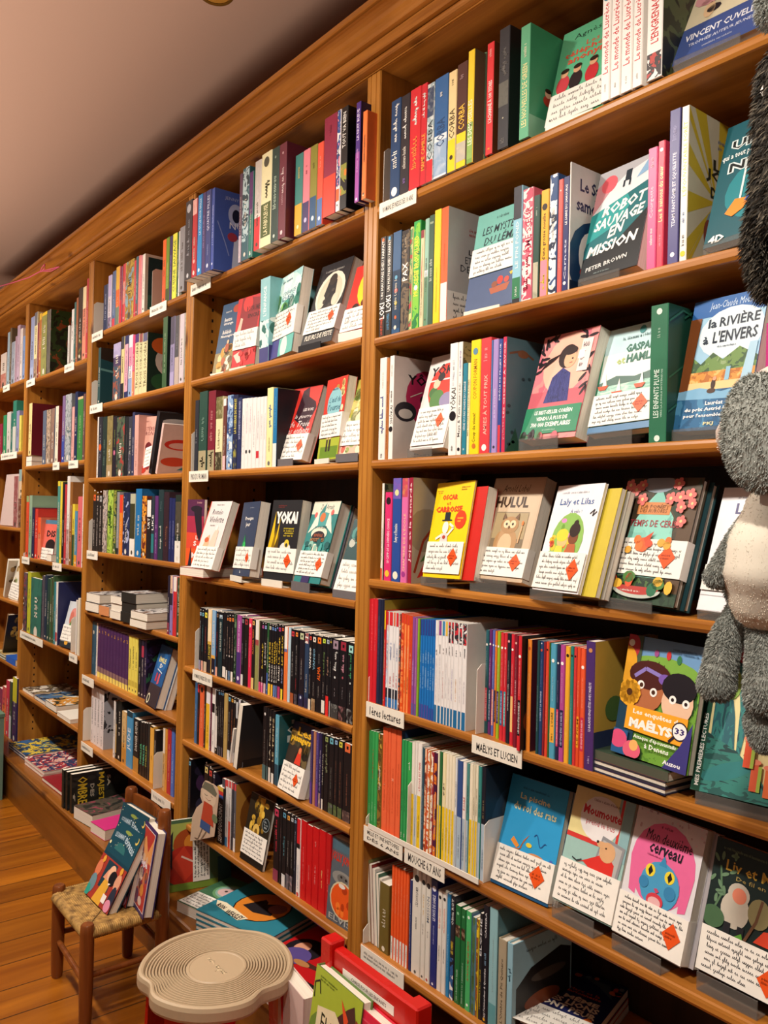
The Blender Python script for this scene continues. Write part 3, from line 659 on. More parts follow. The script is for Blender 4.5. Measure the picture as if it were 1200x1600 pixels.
rows('4.5', .001, '''
@550,920,3.75
76 98 55 d42530 t.5,.95,e8646a,mes_premiers,.4 ;slim red
99 116 56 d42530 t.5,.95,e8646a,mes_premiers,.4 ;slim red
117 138 57 cf2430 g.5,.95,e8646a,.4 ;slim red
139 157 60 252a45 g.3,.9,5a628a,.4 ;slim navy
158 172 62 20243c g.3,.9,5a628a,.4 ;slim navy
173 178 66 1d2038 Syellowtop ;slim navy
179 189 125 d3262b b.8,1,e8c41c ;slim red with yellow tip
@540,1040,5.4545
335 356 -464 e6e4e4 b0,.1,2f6fb0 b.1,.2,20222e a.2,.9,e6e4e4/c5cbe0/e2b3b3,90 b.86,1,cf2b33 ;white striped red and blue
357 392 -460 e6e4e4 b0,.1,2f6fb0 b.1,.2,20222e g.22,.42,d9626a,.6 g.5,.7,8a9ac6,.6 b.86,1,cf2b33 ;white striped red and blue
393 413 -455 e6e4e4 b0,.1,2f6fb0 b.1,.2,20222e g.22,.42,d9626a,.6 g.5,.7,8a9ac6,.6 b.86,1,e0683c ;white striped red and blue
414 441 -450 e6e4e4 b0,.1,2f6fb0 b.1,.2,20222e g.22,.42,d9626a,.6 g.5,.7,8a9ac6,.6 b.86,1,cf2b33 ;white striped red and blue
442 456 -440 34343e a0,1,34343e/d9662c/e6e4e4,80 ;grey chequered
457 484 -450 e5561f a0,1,e5561f/ef8a4a/c93a26,60 g.45,.7,f2c4a0,.5 b.9,1,d0402c ;orange
485 508 -441 e5561f a0,1,e5561f/ef8a4a,60 g.45,.7,f2c4a0,.5 g.2,.4,8a2a1a b.9,1,d0402c ;orange
509 532 -432 e5561f a0,1,e5561f/ef8a4a,60 g.45,.7,f2c4a0,.5 g.2,.4,8a2a1a b.9,1,d0402c ;orange
533 552 -424 e5561f a0,1,e5561f/c93a26,60 g.45,.7,f2c4a0,.5 ;orange
553 577 -417 8a4a92 g.3,.6,d9b4dc,.5 b0,.12,5f5a9a ;purple
578 597 -408 a05a9c g.3,.6,d9b4dc,.5 b0,.12,5f5a9a ;purple
598 614 -401 86b02c g.3,.8,4f7a1c ;lime
622 640 -396 1e72bd g.3,.55,9ac6ea,.7 g.56,.7,9ac6ea,.7 b.84,1,2c3f8a b0,.14,4a4a9a ;blue with pale lettering
641 662 -395 1e72bd g.3,.55,9ac6ea,.7 g.56,.7,9ac6ea,.7 b.84,1,2c3f8a b0,.14,4a4a9a ;blue with pale lettering
663 684 -394 1e72bd g.3,.55,9ac6ea,.7 g.56,.7,9ac6ea,.7 b.84,1,2c3f8a b0,.14,4a4a9a ;blue with pale lettering
685 706 -393 1e72bd g.3,.55,9ac6ea,.7 g.56,.7,9ac6ea,.7 b.84,1,2c3f8a b0,.14,4a4a9a ;blue with pale lettering
707 726 -392 1e72bd g.3,.55,9ac6ea,.7 g.56,.7,9ac6ea,.7 b.84,1,2c3f8a b0,.12,3a4a9a ;blue with pale lettering
727 748 -391 1e72bd g.3,.55,9ac6ea,.7 g.56,.7,9ac6ea,.7 b.84,1,2c3f8a b0,.12,3a4a9a ;blue with pale lettering
749 776 -388 e9e6e4 b0,.17,1f6a9c g.2,.8,c9c4ca,.4 g.66,.76,3a3a42,.5 a.86,1,2f3a5c/e9e6e4,90 ;white with blue foot
777 806 -385 e9e6e4 b0,.17,1f6a9c g.2,.8,c9c4ca,.4 g.68,.78,3a3a42,.5 b.86,1,8a4a92 ;white with blue foot
807 834 -381 e9e6e4 b0,.17,1f6a9c g.25,.6,b06a70,.4 g.68,.78,3a3a42,.5 b.86,1,3a86b0 ;white with blue foot
835 858 -378 e9e6e4 b0,.17,1f6a9c g.25,.6,c9c4ca,.4 g.68,.78,3a3a42,.5 b.86,1,e0b83c ;white with blue foot
859 884 -374 e9e6e4 b0,.17,1f6a9c g.25,.6,c9c4ca,.4 g.68,.78,3a3a42,.5 a.8,1,d0303a/2a2a30/e9e6e4,90 ;white with red cap
885 910 -371 e9e6e4 b0,.17,1f6a9c g.25,.6,9a94c6,.4 g.68,.78,3a3a42,.5 a.8,1,d0303a/2a2a30/e9e6e4,90 ;white with red cap
911 950 -368 e9e6e4 b0,.17,1f6a9c g.25,.6,d9b48a,.4 g.68,.78,3a3a42,.5 a.8,1,d0303a/2a2a30/e9e6e4,90 ;white with red cap
951 980 -363 e9e6e4 b0,.17,1f6a9c g.25,.6,c9c4ca,.4 g.68,.78,3a3a42,.5 a.8,1,d0303a/2a2a30/e9e6e4,90 ;white with red cap
981 1020 -359 e9e6e4 b0,.17,1f6a9c g.25,.6,c9c4ca,.4 g.68,.78,3a3a42,.5 a.8,1,d0303a/2a2a30/e9e6e4,90 h Swhitecard ;white with red cap
@740,970,5.4545
86 112 75 2a5f68 Y.024 b.12,.44,d9485a t.14,.42,f6d4d4,LES_ENQUÊTES_DE_MAËLYS,.5 g.46,.84,8ab0b4,.4 d.86,W,.3 ;teal above pink
116 140 70 6a2a6a Y.023 b.12,.44,27305c t.14,.42,d9f0f0,LES_ENQUÊTES_DE_MAËLYS,.5 g.46,.8,d0a4d0,.4 d.86,W,.3 ;plum above navy
144 164 78 5a6ab8 Y.021 b.1,.44,ea9a86 t.12,.42,f4dcd4,LES_ENQUÊTES,.5 g.46,.84,bcc4ea,.4 d.86,W,.3 ;periwinkle above salmon
166 183 85 e8782a Y.019 b.14,.44,3a2a2a g.16,.42,e8b46a,.5 g.46,.84,f4c49a,.4 d.86,W,.3 ;orange above black
185 209 88 97b82a Y.016 b.14,.44,3a2f5c t.16,.42,c4bce0,LES_ENQUÊTES_DE_MAËLYS,.5 g.46,.84,d8e89a,.4 d.86,W,.3 ;lime above purple
213 242 98 d2303a Y.012 b.14,.46,2f5c8c t.16,.44,bcd8ee,LES_ENQUÊTES_DE_MAËLYS,.5 g.5,.9,f0a0a0,.4 d.86,W,.3 ;red above blue
244 268 101 d2303a Y.010 b.14,.46,3a9aa0 t.16,.44,d4eeee,LES_ENQUÊTES_DE_MAËLYS,.5 g.5,.9,f0a0a0,.4 d.86,W,.3 ;red above turquoise
270 299 106 20222c Y.007 t.3,.54,e9e4dc,LES_ENQUÊTES_DE_LUCIEN,.34 g.56,.86,a9a6a0,.3 d.93,e0a0a0,.3 ;black slim
302 330 110 cf2a38 Y.003 b.12,.44,efc07a g.46,.8,f0a0a0,.4 d.86,W,.3 ;red above peach
332 359 120 7a1f30 Y-.002 t.3,.6,e9c4c4,SUR_LE_PALAIS_DES_ROSES,.34 g.62,.84,c08a8a,.3 d.93,e0b0a0,.3 ;maroon slim
363 394 125 d02a32 Y-.011 b.13,.44,1f1c22 t.15,.42,f4f0ea,LES_ENQUÊTES_DE_MAËLYS,.6 g.48,.84,f0a0a0,.4 d.82,W,.34 Sember ;red above black
441 478 155 ea8a32 g.3,.8,f6c88a,.3 d.92,c9502c,.3 c4a1c2a ;orange slim
524 546 165 22484c g.2,.85,9ab8b4,.3 ;dark teal
548 577 170 24406e t.3,.56,c4d4ea,LUCIEN_ET_LA_MACHINE,.4 g.6,.85,7a94c2,.3 d.92,c9503c,.3 d.98,W,.16 ;navy slim
579 596 180 8a2430 g.2,.8,c07a7a,.3 ;dark red
599 624 176 df4a30 g.2,.8,f0a08a,.3 d.93,2a1a1a,.3 ;vermilion
626 635 186 3c6a2c ;green
638 686 188 52a0bc b.14,.44,f0b03c t.28,.4,3a2c1c,L'OGRE,.4 g.16,.26,7a5c1c,.4 g.5,.74,b8dce6,.3 d.85,W,.26 ;light blue above yellow
692 718 200 2a2a48 b.12,.44,d23a62 t.14,.42,f4ccd6,LES_ENQUÊTES_DE_MAËLYS,.5 g.5,.78,8a8ab0,.3 d.84,W,.3 ;navy above pink
720 760 200 b24a94 b.12,.44,25244a t.14,.42,c4c4ea,LES_ENQUÊTES_DE_MAËLYS,.5 g.5,.78,e0a8d0,.3 d.84,W,.3 ;magenta above navy
764 803 212 eeae32 g.2,.5,f6d48a,.3 d.92,2a1a1a,.3 ;golden yellow
806 833 214 2a8078 g.2,.7,a8d4cc,.3 d.92,2a1a1a,.3 ;teal slim
836 861 220 cf3a3a g.2,.7,f0a8a0,.3 d.92,2a1a1a,.3 ;scarlet
864 892 224 e2502a b.16,.42,f0a02a t.18,.4,8a3a1c,LE_FILM,.5 g.5,.8,f6b49a,.3 ;orange above amber
895 934 230 e85a34 b.14,.42,c92a52 t.16,.4,f6d0d8,LES_ENQUÊTES_DE_MAËLYS,.5 g.5,.8,f6b49a,.3 d.84,W,.32 ;orange above crimson
937 1018 168 4c2f6c D.17 t.3,.68,ece4f4,12_BALADES-ENQUÊTES_AVEC_MAËLYS,.36 g.05,.12,c9b4dc,.3 d.93,c98a5a,.2 Sgirl ;thick purple
''')
rows('4.6', .008, '''
@550,1120,4.8
92 118 95 3aa457 g.05,.28,9ad4a4,.5 ;slim green
119 136 100 37a055 g.05,.28,9ad4a4,.5 ;slim green
137 158 105 37a055 g.05,.28,9ad4a4,.5 g.5,.9,b0502c ;slim green
159 181 110 3aa457 g.05,.28,9ad4a4,.5 ;slim green
183 214 124 8a6a2a a0,1,8a6a2a/5a4420/b99a3c,60 g.4,.7,ece7dc ;brown
216 256 72 e8673f g.2,.9,c9482c,.3 g.45,.5,f6c4a8 ;orange
257 277 80 e8673f g.2,.9,c9482c,.3 ;orange
278 317 84 e8673f g.2,.9,c9482c,.3 g.5,.56,f6c4a8 ;orange
319 356 94 e8673f c1f3558 g.2,.9,c9482c,.3 ;orange
358 378 168 2f9a54 g.3,.6,1f6a3a g.03,.1,W ;green with white foot
379 400 172 2f9a54 g.3,.6,1f6a3a g.03,.1,W ;green with white foot
402 432 182 33a552 s.72,.8,W s.5,.6,1f6a3a g.03,.1,W ;green with white foot
434 458 186 e9e4d6 b0,.5,e9c51f g.1,.4,a88a1c,.4 ;white above yellow
460 476 190 e9e4dc b0,.5,a9bccb g.1,.4,6a7c90,.4 ;white above grey
478 509 194 efeae2 b0,.5,e9c51f t.55,.82,c44a4a,L'ÉCOLE_EST_FINIE,.5 g.1,.4,a88a1c,.4 ;white above yellow
511 529 230 2f5060 g.2,.7,9ab0b8 ;dark teal
531 549 236 d9602c a0,1,d9602c/efc4a0/8a3a2c,60 ;orange mottled
551 574 245 d98a2c a0,1,d9602c/efe4d0/b33a2c,60 g.5,.8,W ;amber mottled
575 599 258 a8323c a0,1,a8323c/efe4d0/d97a2c,60 ;red mottled
600 626 265 4a1a3c a0,.9,4a1a3c/e07a2c/d9a02c,50 ;purple and orange
628 640 256 efe6cc b0,.5,e9c51f ;cream above yellow
642 661 258 2a6a3c b0,.5,e9c51f g.1,.4,a88a1c,.4 ;dark green above yellow
664 690 265 efe2b4 b0,.5,e9c51f g.1,.42,a88a1c,.4 s.6,.8,5a4a3a ;cream above yellow
691 713 274 efe6cc b0,.5,e9c51f g.1,.42,a88a1c,.4 ;cream above yellow
714 735 280 efe6cc b0,.5,e9c51f g.1,.42,a88a1c,.4 ;cream above yellow
736 758 292 efe6cc b0,.5,e9c51f g.1,.42,a88a1c,.4 ;cream above yellow
760 774 305 dfe3e6 b0,.48,a9bccb g.55,.8,4a4a52 ;pale above grey
776 814 322 34508a b0,.48,a9bccb g.1,.4,6a7c90,.4 ;blue above grey
816 842 335 efe9e4 b0,.48,a9bccb t.56,.68,c4303a,ÉGARÉ,.5 g.1,.4,6a7c90,.4 ;white above grey
844 865 345 4a8a86 b0,.48,a9bccb g.55,.85,24504c g.1,.4,6a7c90,.4 ;teal above grey
867 892 350 efe6cc b0,.5,e9c51f g.1,.42,a88a1c,.4 ;cream above yellow
894 911 356 d9d2b8 b0,.5,e9c51f g.55,.8,8a7a5a ;stone above yellow
913 930 360 efe6cc b0,.5,e9c51f g.55,.8,a89a7a ;cream above yellow
932 955 368 3a8a84 b0,.5,a9bccb g.55,.8,1f4a46 ;teal above grey
957 990 374 1c1f2a b0,.5,a9bccb g.55,.8,8a7a5a g.1,.4,6a7c90,.4 Smoon h ;black above grey
''')
rows('4.7', .012, '''
@550,1330,3.636
150 205 168 6a5a28 D.13 ;olive
216 231 72 ea5a26 b0,.24,e6e0d6 g.06,.2,4a4a4a,.3 g.5,.9,f0a07a,.3 ;slim orange with white foot
232 248 82 ea5a26 b0,.24,e6e0d6 g.06,.2,4a4a4a,.3 g.5,.9,f0a07a,.3 ;slim orange with white foot
249 264 92 ea5a26 b0,.24,e6e0d6 g.06,.2,4a4a4a,.3 g.5,.9,f0a07a,.3 ;slim orange with white foot
265 281 100 ea5a26 b0,.24,e6e0d6 g.06,.2,4a4a4a,.3 g.5,.9,f0a07a,.3 ;slim orange with white foot
282 297 108 ea5a26 b0,.24,e6e0d6 g.06,.2,4a4a4a,.3 g.5,.9,f0a07a,.3 ;slim orange with white foot
298 313 116 ea5a26 b0,.24,e6e0d6 g.06,.2,4a4a4a,.3 g.5,.9,f0a07a,.3 ;slim orange with white foot
318 331 160 25336a g.2,.8,c9cde0,.4 ;slim navy
333 383 80 dfdacf t.64,.82,30343c,L'ÎLE_SOUS_LA_MER,.34 g.42,.6,5a5a5a,.24 d.9,1d2126,.26 d.03,4a4a4a,.12 ;white with dark palm
385 409 110 dfdacf g.6,.82,d9b45a,.5 g.42,.55,5a5a5a,.3 d.9,1d2126,.4 d.03,4a4a4a,.2 ;white with gold lettering
411 437 130 dfdacf t.56,.8,5a6a80,MISSION,.5 g.42,.52,5a5a5a,.3 d.9,1d2126,.4 d.03,b03a3a,.2 ;white with grey lettering
439 475 155 242f74 t.62,.86,e4e6f2,LE_PAYS_DE_SABLE,.44 g.4,.58,b4bce0,.26 d.92,e4e6f2,.3 d.03,e4e6f2,.14 h ;navy with white palm
478 502 215 e2ddd4 g.6,.9,e89a86,.6 g.3,.5,4a4a4a,.3 d.93,1d2126,.3 ;white with pink lettering
504 527 228 e2ddd4 g.6,.9,e89a86,.6 g.3,.5,4a4a4a,.3 d.93,1d2126,.3 ;white with pink lettering
529 548 238 2480b8 g.2,.9,9accea,.4 ;blue slim
550 574 246 24262e a0,.4,e6e4e0/2f5c94/24262e,50 t.72,.97,e4e4e4,Olivia_ROY,.5 t.44,.56,e0c43c,LES_OMBRES,.6 ;black with picture foot
577 608 300 1d6a38 g.03,.5,b4d4bc,.4 a.68,.8,e8c4a0/3a2418,90 d.92,8ac49a,.2 ;dark green with faces
610 636 322 1d6a38 g.03,.5,b4d4bc,.4 a.68,.8,e8c4a0/3a2418,90 d.92,8ac49a,.2 ;dark green with faces
638 668 335 4ab26a t.3,.7,b0462c,AU_ROYAUME_DES_VENTS,.4 d.06,e6f4e6,.2 d.94,e6f4e6,.22 c6f8aa0 ;light green
672 694 370 5f8fb4 a0,1,5f8fb4/4a6a3c,40 ;blue and green
696 712 382 e8c42a a0,1,e8c42a/8a5a2c/c94a2c,50 ;yellow patterned
714 732 348 24262c t.6,.95,e4e4e4,ELODIE,.6 g.1,.5,e0c43c,.6 ;black thin
734 766 300 1c1d24 t.02,.46,e4e4e4,Casy_l'emmerdeur_&_Quotidien,.4 t.72,.94,d9d9d9,CAMERA,.3 g.48,.64,8ab4d4,.5 d.03,e0a82c,.2 ;black with white lettering
769 816 310 8fbcc2 b0,.2,5f9aa0 g.3,.9,b4d4d6,.2 c5a8288 ;pale blue tall
821 868 490 a89a80 h t.12,.8,4a3f30,L'Ombre_de_Pit_Quinaro,.36 c8a7c60 ;tan
871 905 515 8fb8c6 h s.6,.8,23485a Scave D.16 ;sky blue
''')

# ------------------------------------------------------------ second-nearest bay
rows('3.1', -.030, '''
@280,150,3.87
-3 28 800 8a8a8e Y-.002 ;grey
31 70 645 35363b Y-.045 s.3,.8,8a8a90 d.9,b0b0b4,.3 d.05,c0c0c4,.16 ;charcoal
73 101 632 b8323a Y-.044 a.8,1,b8323a/e6b0a8,80 d.2,e6b0a8,.2 d.05,e6e0e0,.2 ;red
104 131 605 2a86c4 Y-.042 t.5,.95,cfe6f4,LA_OÙ_LE_NOIR_BRILLE,.5 d.06,e6f0f4,.2 ;sky blue
133 152 590 4a3a6c Y-.041 g.3,.9,a094c4,.5 ;purple
154 184 578 34427c Y-.040 t.5,.94,d4d8ea,QUATRE_FILLES,.5 g.2,.4,8a94c0,.4 d.07,d4d8ea,.2 ;indigo
186 206 563 3a52a0 Y-.038 h g.3,.95,b4c0ea,.5 d.07,d4d8ea,.2 Sblueghost ;royal blue
355 372 475 5a3a52 Y-.012 a0,.3,5a3a52/c4b4c0,60 ;mauve
374 414 445 35606a Y-.012 a.2,1,35606a/b4ccd0/23404a,40 ;teal misty
416 439 465 2f7a6c Y-.012 b.5,1,5a2f6c d.04,d4e4e0,.2 h ;teal below purple
449 486 402 dfd8d0 b0,.36,d42f36 a.4,1,dfd8d0/c4bcb4,80 ;white above red
488 549 360 ece4b4 h b.1,.46,4a5a2a t.12,.44,ece4b4,LA_FABULEUSE,.4 s.5,.78,6a6a4a d.9,4a4a3a,.26 ;thick cream
551 593 325 23403a g.35,.75,b4c8b4,.6 d.9,8aa090,.1 d.06,c4d0c4,.14 ;dark green
595 640 300 6a2838 h s.46,.84,e0c4c4 g.34,.5,c49aa0,.3 d.9,c49aa0,.1 d.06,e0c4c4,.16 Smaroon ;thick maroon
693 739 365 3d8078 Y-.012 b0,.38,e8a82c g.7,.86,d9b45a,.4 d.1,f6e0a8,.14 ;teal above amber
741 782 335 e4808c Y-.012 b0,.36,3f3263 g.7,.9,b04a5a,.4 d.14,c4bce0,.2 ;pink above purple
784 826 310 8a8432 Y-.012 b0,.38,235078 g.72,.86,5a5418,.4 d.12,c4d4e0,.2 ;olive above blue
828 863 290 e8553c Y-.012 b0,.32,4f72ac g.7,.9,f0a08a,.4 d.08,d4e0ee,.2 ;coral above blue
866 942 142 8a2440 b0,.4,e8402c g.8,.92,6a1a30,.3 h ;thick crimson above red
944 967 92 e6e0e0 a.25,1,e6e0e0/2f4f8a/d98aa0,50 b0,.1,e6e0e0 b.1,.22,d9602c ;multicoloured slim
969 1009 78 1d1c1e b.15,.42,b07a2a a.14,.44,d97a2c/8a8a3a/1d1c1e,30 t.6,.95,ece8e0,TOUT_VA_BIEN,.5 h c121114 ;black with orange glow
1058 1086 45 4a2f7c b0,.5,a04fa0 t.62,.93,e6dcf0,LA_NUIT_BLEUE,.5 g.3,.56,d4a4d8,.5 d.03,e6dcf0,.2 h c241c52 ;purple above violet
1100 1126 98 ee7a3c d.05,f6d0b0,.2 ;orange
''')
rows('3.3', .004, '''
@280,560,3.87
88 110 255 2a2d36 g.4,.7,8a8a92,.4 ;charcoal
113 160 205 2a4a40 b0,.26,a59a78 s.05,.24,4a4230 g.35,.95,7a9a8a,.5 h ;dark green above beige
168 211 200 7a2030 b0,.26,a59a78 s.05,.24,4a4230 g.35,.95,c07a7a,.5 h c5a1824 ;maroon above beige
215 256 235 e0d6a8 a0,.25,e0d6a8/3a3420,80 a.7,1,e0d6a8/6a6438,70 g.3,.65,8a8256,.4 ;cream patterned
259 278 245 6a3a34 b0,.2,d9b4b4 b.9,1,e6e0dc ;brown
283 319 225 2f4676 a0,1,2f4676/8aa8cc/e6e6ea,36 ;blue and white
321 345 222 23294a b0,.4,d9cf2a a0,.4,d9cf2a/23294a,60 t.48,.95,e0d45a,LA_ROSERAIE_DE_MINUIT,.6 ;navy with yellow foot
347 369 238 28305a t.42,.95,b4b8d4,LA_DOUANE_DU_GRAND_NORD,.5 ;navy
373 392 245 e9e3df a.2,.3,c0504a/e9e3df,90 g.3,.95,c4b8b8,.4 ;white slim
393 413 242 e9e3df g.5,.95,c4a4b4,.4 d.24,3a3a3a,.3 ;white slim
414 434 240 e9e3df g.5,.95,c4a4b4,.4 d.24,3a3a3a,.3 ;white slim
436 459 238 e9e3df g.3,.95,b8b0b0,.4 ;white slim
461 481 236 e9e3df b.14,.24,c4303a g.4,.95,c4b8b8,.4 ;white slim
483 502 233 e9e3df g.4,.95,c4b8b8,.4 ;white slim
504 520 230 e9e3df g.4,.95,c4b8b8,.4 ;white slim
523 559 180 ece0a0 s.5,.86,3a6aa0 g.2,.5,8a8256,.3 d.05,6a6a6a,.2 ;pale yellow
561 586 182 2576aa b0,.3,e6e2dc h Sdark g.5,.9,7ab4dc,.3 ;bright blue
''')
rows('3.5', .006, '''
@280,930,8
241 269 150 16151a q.9,8fb8d4 a0,.16,e8808c/8a8aa0,80 g.4,.8,b8b4b0,.4 ;black, pale blue square
271 299 158 16151a q.9,6ab0c4 a0,.16,5a6aa0/e0a08a,80 g.3,.8,4a9aa4,.4 ;black, teal square
301 344 165 16151a q.9,e8dc4a a0,.16,d9626a/c4b49a,80 g.3,.85,a04a4a,.4 ;black, yellow square
346 394 175 e0b05a a.5,1,e0b05a/efd9b0,30 b0,.45,231f26 t.22,.5,d9c43a,LE_PASSEUR,.5 ;amber above black
396 446 182 3a78b0 b0,.25,1d1a2a b.25,.3,e0a84a a.3,1,3a78b0/8ab0d0,24 ;sky blue above black
448 479 200 16151a q.94,8a6a4a g.3,.7,a0343a,.5 b0,.14,d9a08a ;black, brown square
481 534 205 16151a q.91,b4c8d4 b0,.9,163038 t.4,.85,d0d4c4,LE_ROI_DES_FAUVES,.34 ;black and deep teal
536 578 208 16151a b.02,.18,e6e0d8 g.3,.8,8a8a84,.4 ;black with white foot
580 604 212 16151a q.9,e8843c a0,.14,a0a0a8/e6e0d8,80 g.4,.8,b89a8a,.4 d.36,d9d0c8,.2 ;black, orange square
606 638 215 16151a q.9,e8843c a0,.14,a0a0a8/4a6a8a,80 g.4,.8,b89a8a,.4 d.36,d9d0c8,.2 ;black, orange square
640 671 218 16151a q.9,e8843c a0,.14,8aa08a/e6e0d8,80 g.4,.8,b89a8a,.4 d.36,d9d0c8,.2 ;black, orange square
673 703 238 2a4a34 a0,1,2a4a34/1b3022/5a7a5a,50 ;dark green mottled
706 762 242 a04a94 b0,.46,4a2f74 t.46,.92,f0dcf0,Mon_bateau_est_en_papier,.4 d.08,e0d4ea,.24 ;violet
765 798 268 16151a q.94,8a8a90 b0,.16,d9d4d0 g.3,.8,9a9a9a,.3 ;black, grey square
800 850 278 1b1816 q.94,a0343a g.4,.8,9a9690,.3 ;black, red square
854 892 285 d92a4e b.86,1,e8405e g.3,.9,f6b0c0,.3 d.9,f6d0d8,.3 ;raspberry red
894 932 300 1d1a18 q.95,d9a85a t.5,.86,d9823c,ALASTAIR_TEMPS,.4 b0,.16,e0c07a ;black with orange capitals
938 984 305 b8b48a b.72,1,e6e2da b.64,.72,a04a4a b0,.64,8f8f55 g.36,.6,c4c49a,.2 ;white above olive
988 1016 320 1d1418 g.3,.8,8a3a52,.4 b0,.14,d94a7a ;black with pink foot
1018 1048 330 16151a q.93,c45aa0 b0,.14,e0689a t.34,.7,e0c43c,ROALD,.5 g.1,.3,W,.5 ;black, magenta square
1050 1082 335 16151a q.93,8aa4d4 b0,.14,d4b4b8 t.4,.72,e6e2d8,LE_DOIGT,.5 ;black, lavender square
1084 1104 345 2a5c34 b0,.3,4a6ac0 ;green above blue
1106 1139 352 16151a q.94,c8c8b4 b0,.16,eec43a t.46,.74,e8c43c,LE_BGG,.6 t.2,.44,e6e2d8,ROALD,.5 ;black with yellow letters
1141 1170 362 16151a q.94,6a94d4 b0,.16,eeb43a t.46,.74,e8c43c,LA_POTION,.6 t.2,.44,e6e2d8,ROALD,.5 ;black with yellow letters
1172 1200 372 16151a q.94,6a94d4 b0,.16,6a8ac8 t.46,.78,e8c43c,MATILDA,.6 t.2,.44,e6e2d8,ROALD,.5 ;black with yellow letters
@420,960,8
82 100 112 16151a q.94,6a94d4 b0,.16,6a8ac8 t.46,.74,e8c43c,CHARLIE,.6 t.2,.44,e6e2d8,ROALD,.5 ;black with yellow letters
102 141 118 16151a q.93,b03a70 b0,.16,b03a6a t.46,.82,e8c43c,Le_doigt,.6 t.24,.44,e6e2d8,ROALD,.5 ;black, plum square
143 174 128 16151a q.94,e0603c b0,.14,e8d03c t.46,.86,d9b83a,LES_DEUX,.6 t.22,.42,8a94c0,ROALD,.6 ;black with yellow foot
178 222 148 ea7a3c b.7,1,efeae2 b.66,.7,6a6a9a g.2,.6,c85a2a,.2 ;white above orange
225 256 160 b8d4e2 g.3,.8,8aaac0,.3 ;ice blue
259 310 180 16151a q.94,c43a42 a0,.14,4a6a4a/a0502c,80 g.36,.86,b8b0a8,.3 ;black, crimson square
312 354 190 16151a q.94,ee8a3c a0,.14,8a6a7a/3a3a42,80 g.4,.82,b8b0a8,.3 g.2,.36,a0343a,.4 ;black, bright orange square
364 430 200 1d1922 q.93,c0c8a0 b0,.16,232344 g.36,.8,b8b0a8,.24 d.12,c4cce0,.16 ;black with violet sheen
433 484 225 2b3f5c a.86,1,efeae2/a05a5a/3a3a3a,90 s.2,.6,d0c8b8 b0,.14,2a2a4a ;slate blue with white cap
487 524 235 16151a q.94,e0483c b0,.14,e4dccc t.54,.82,W,VANGO,.6 g.2,.5,b8b0a8,.24 ;black with white capitals
527 580 250 16151a q.94,e8e0d0 b0,.16,dcc8a0 a0,.16,dcc8a0/8a6a4a,80 t.54,.82,7ab0cc,VANGO,.5 g.2,.5,b8b0a8,.2 ;black with blue capitals
583 648 262 16151a q.94,ee7a2c t.42,.6,ee6a24,ALMA,.56 g.64,.84,d0ccc4,.16 g.2,.4,b8b0a8,.16 ;black with orange letters
651 699 268 16151a q.94,c4e04a b.02,.18,e6e2d8 s.5,.8,7a9a5a g.22,.48,b8b0a8,.24 ;black with green script
702 745 278 16151a q.94,a8b4c0 b0,.25,dc2c2a s.5,.8,b8907a g.28,.46,b8b0a8,.24 ;black with red foot
748 768 284 16151a q.94,e8c84a a0,.2,5a5a8a/a0a0a0,80 s.5,.8,9a9690 ;black, pale yellow square
771 864 300 16151a q.93,9a8494 a0,.18,d4dad4/3a3a3a,60 s.6,.86,dcdcd8 d.52,dcdcd8,.1 g.28,.46,a0989c,.14 ;broad black, mauve square
867 963 318 16151a q.93,9a2a3c b0,.18,eda0a4 a.0,.18,eda0a4/1d1a1c,60 s.6,.84,c48a9a d.54,a04a5a,.1 g.28,.48,a0989c,.14 ;broad black with pink foot
967 1050 345 16151a q.92,9ad4cc a0,.18,e4e4e0/1d1a1c,60 s.56,.86,4a9a6a d.5,c4d0c8,.1 g.24,.46,9aa09c,.14 ;broad black, aqua square
''')
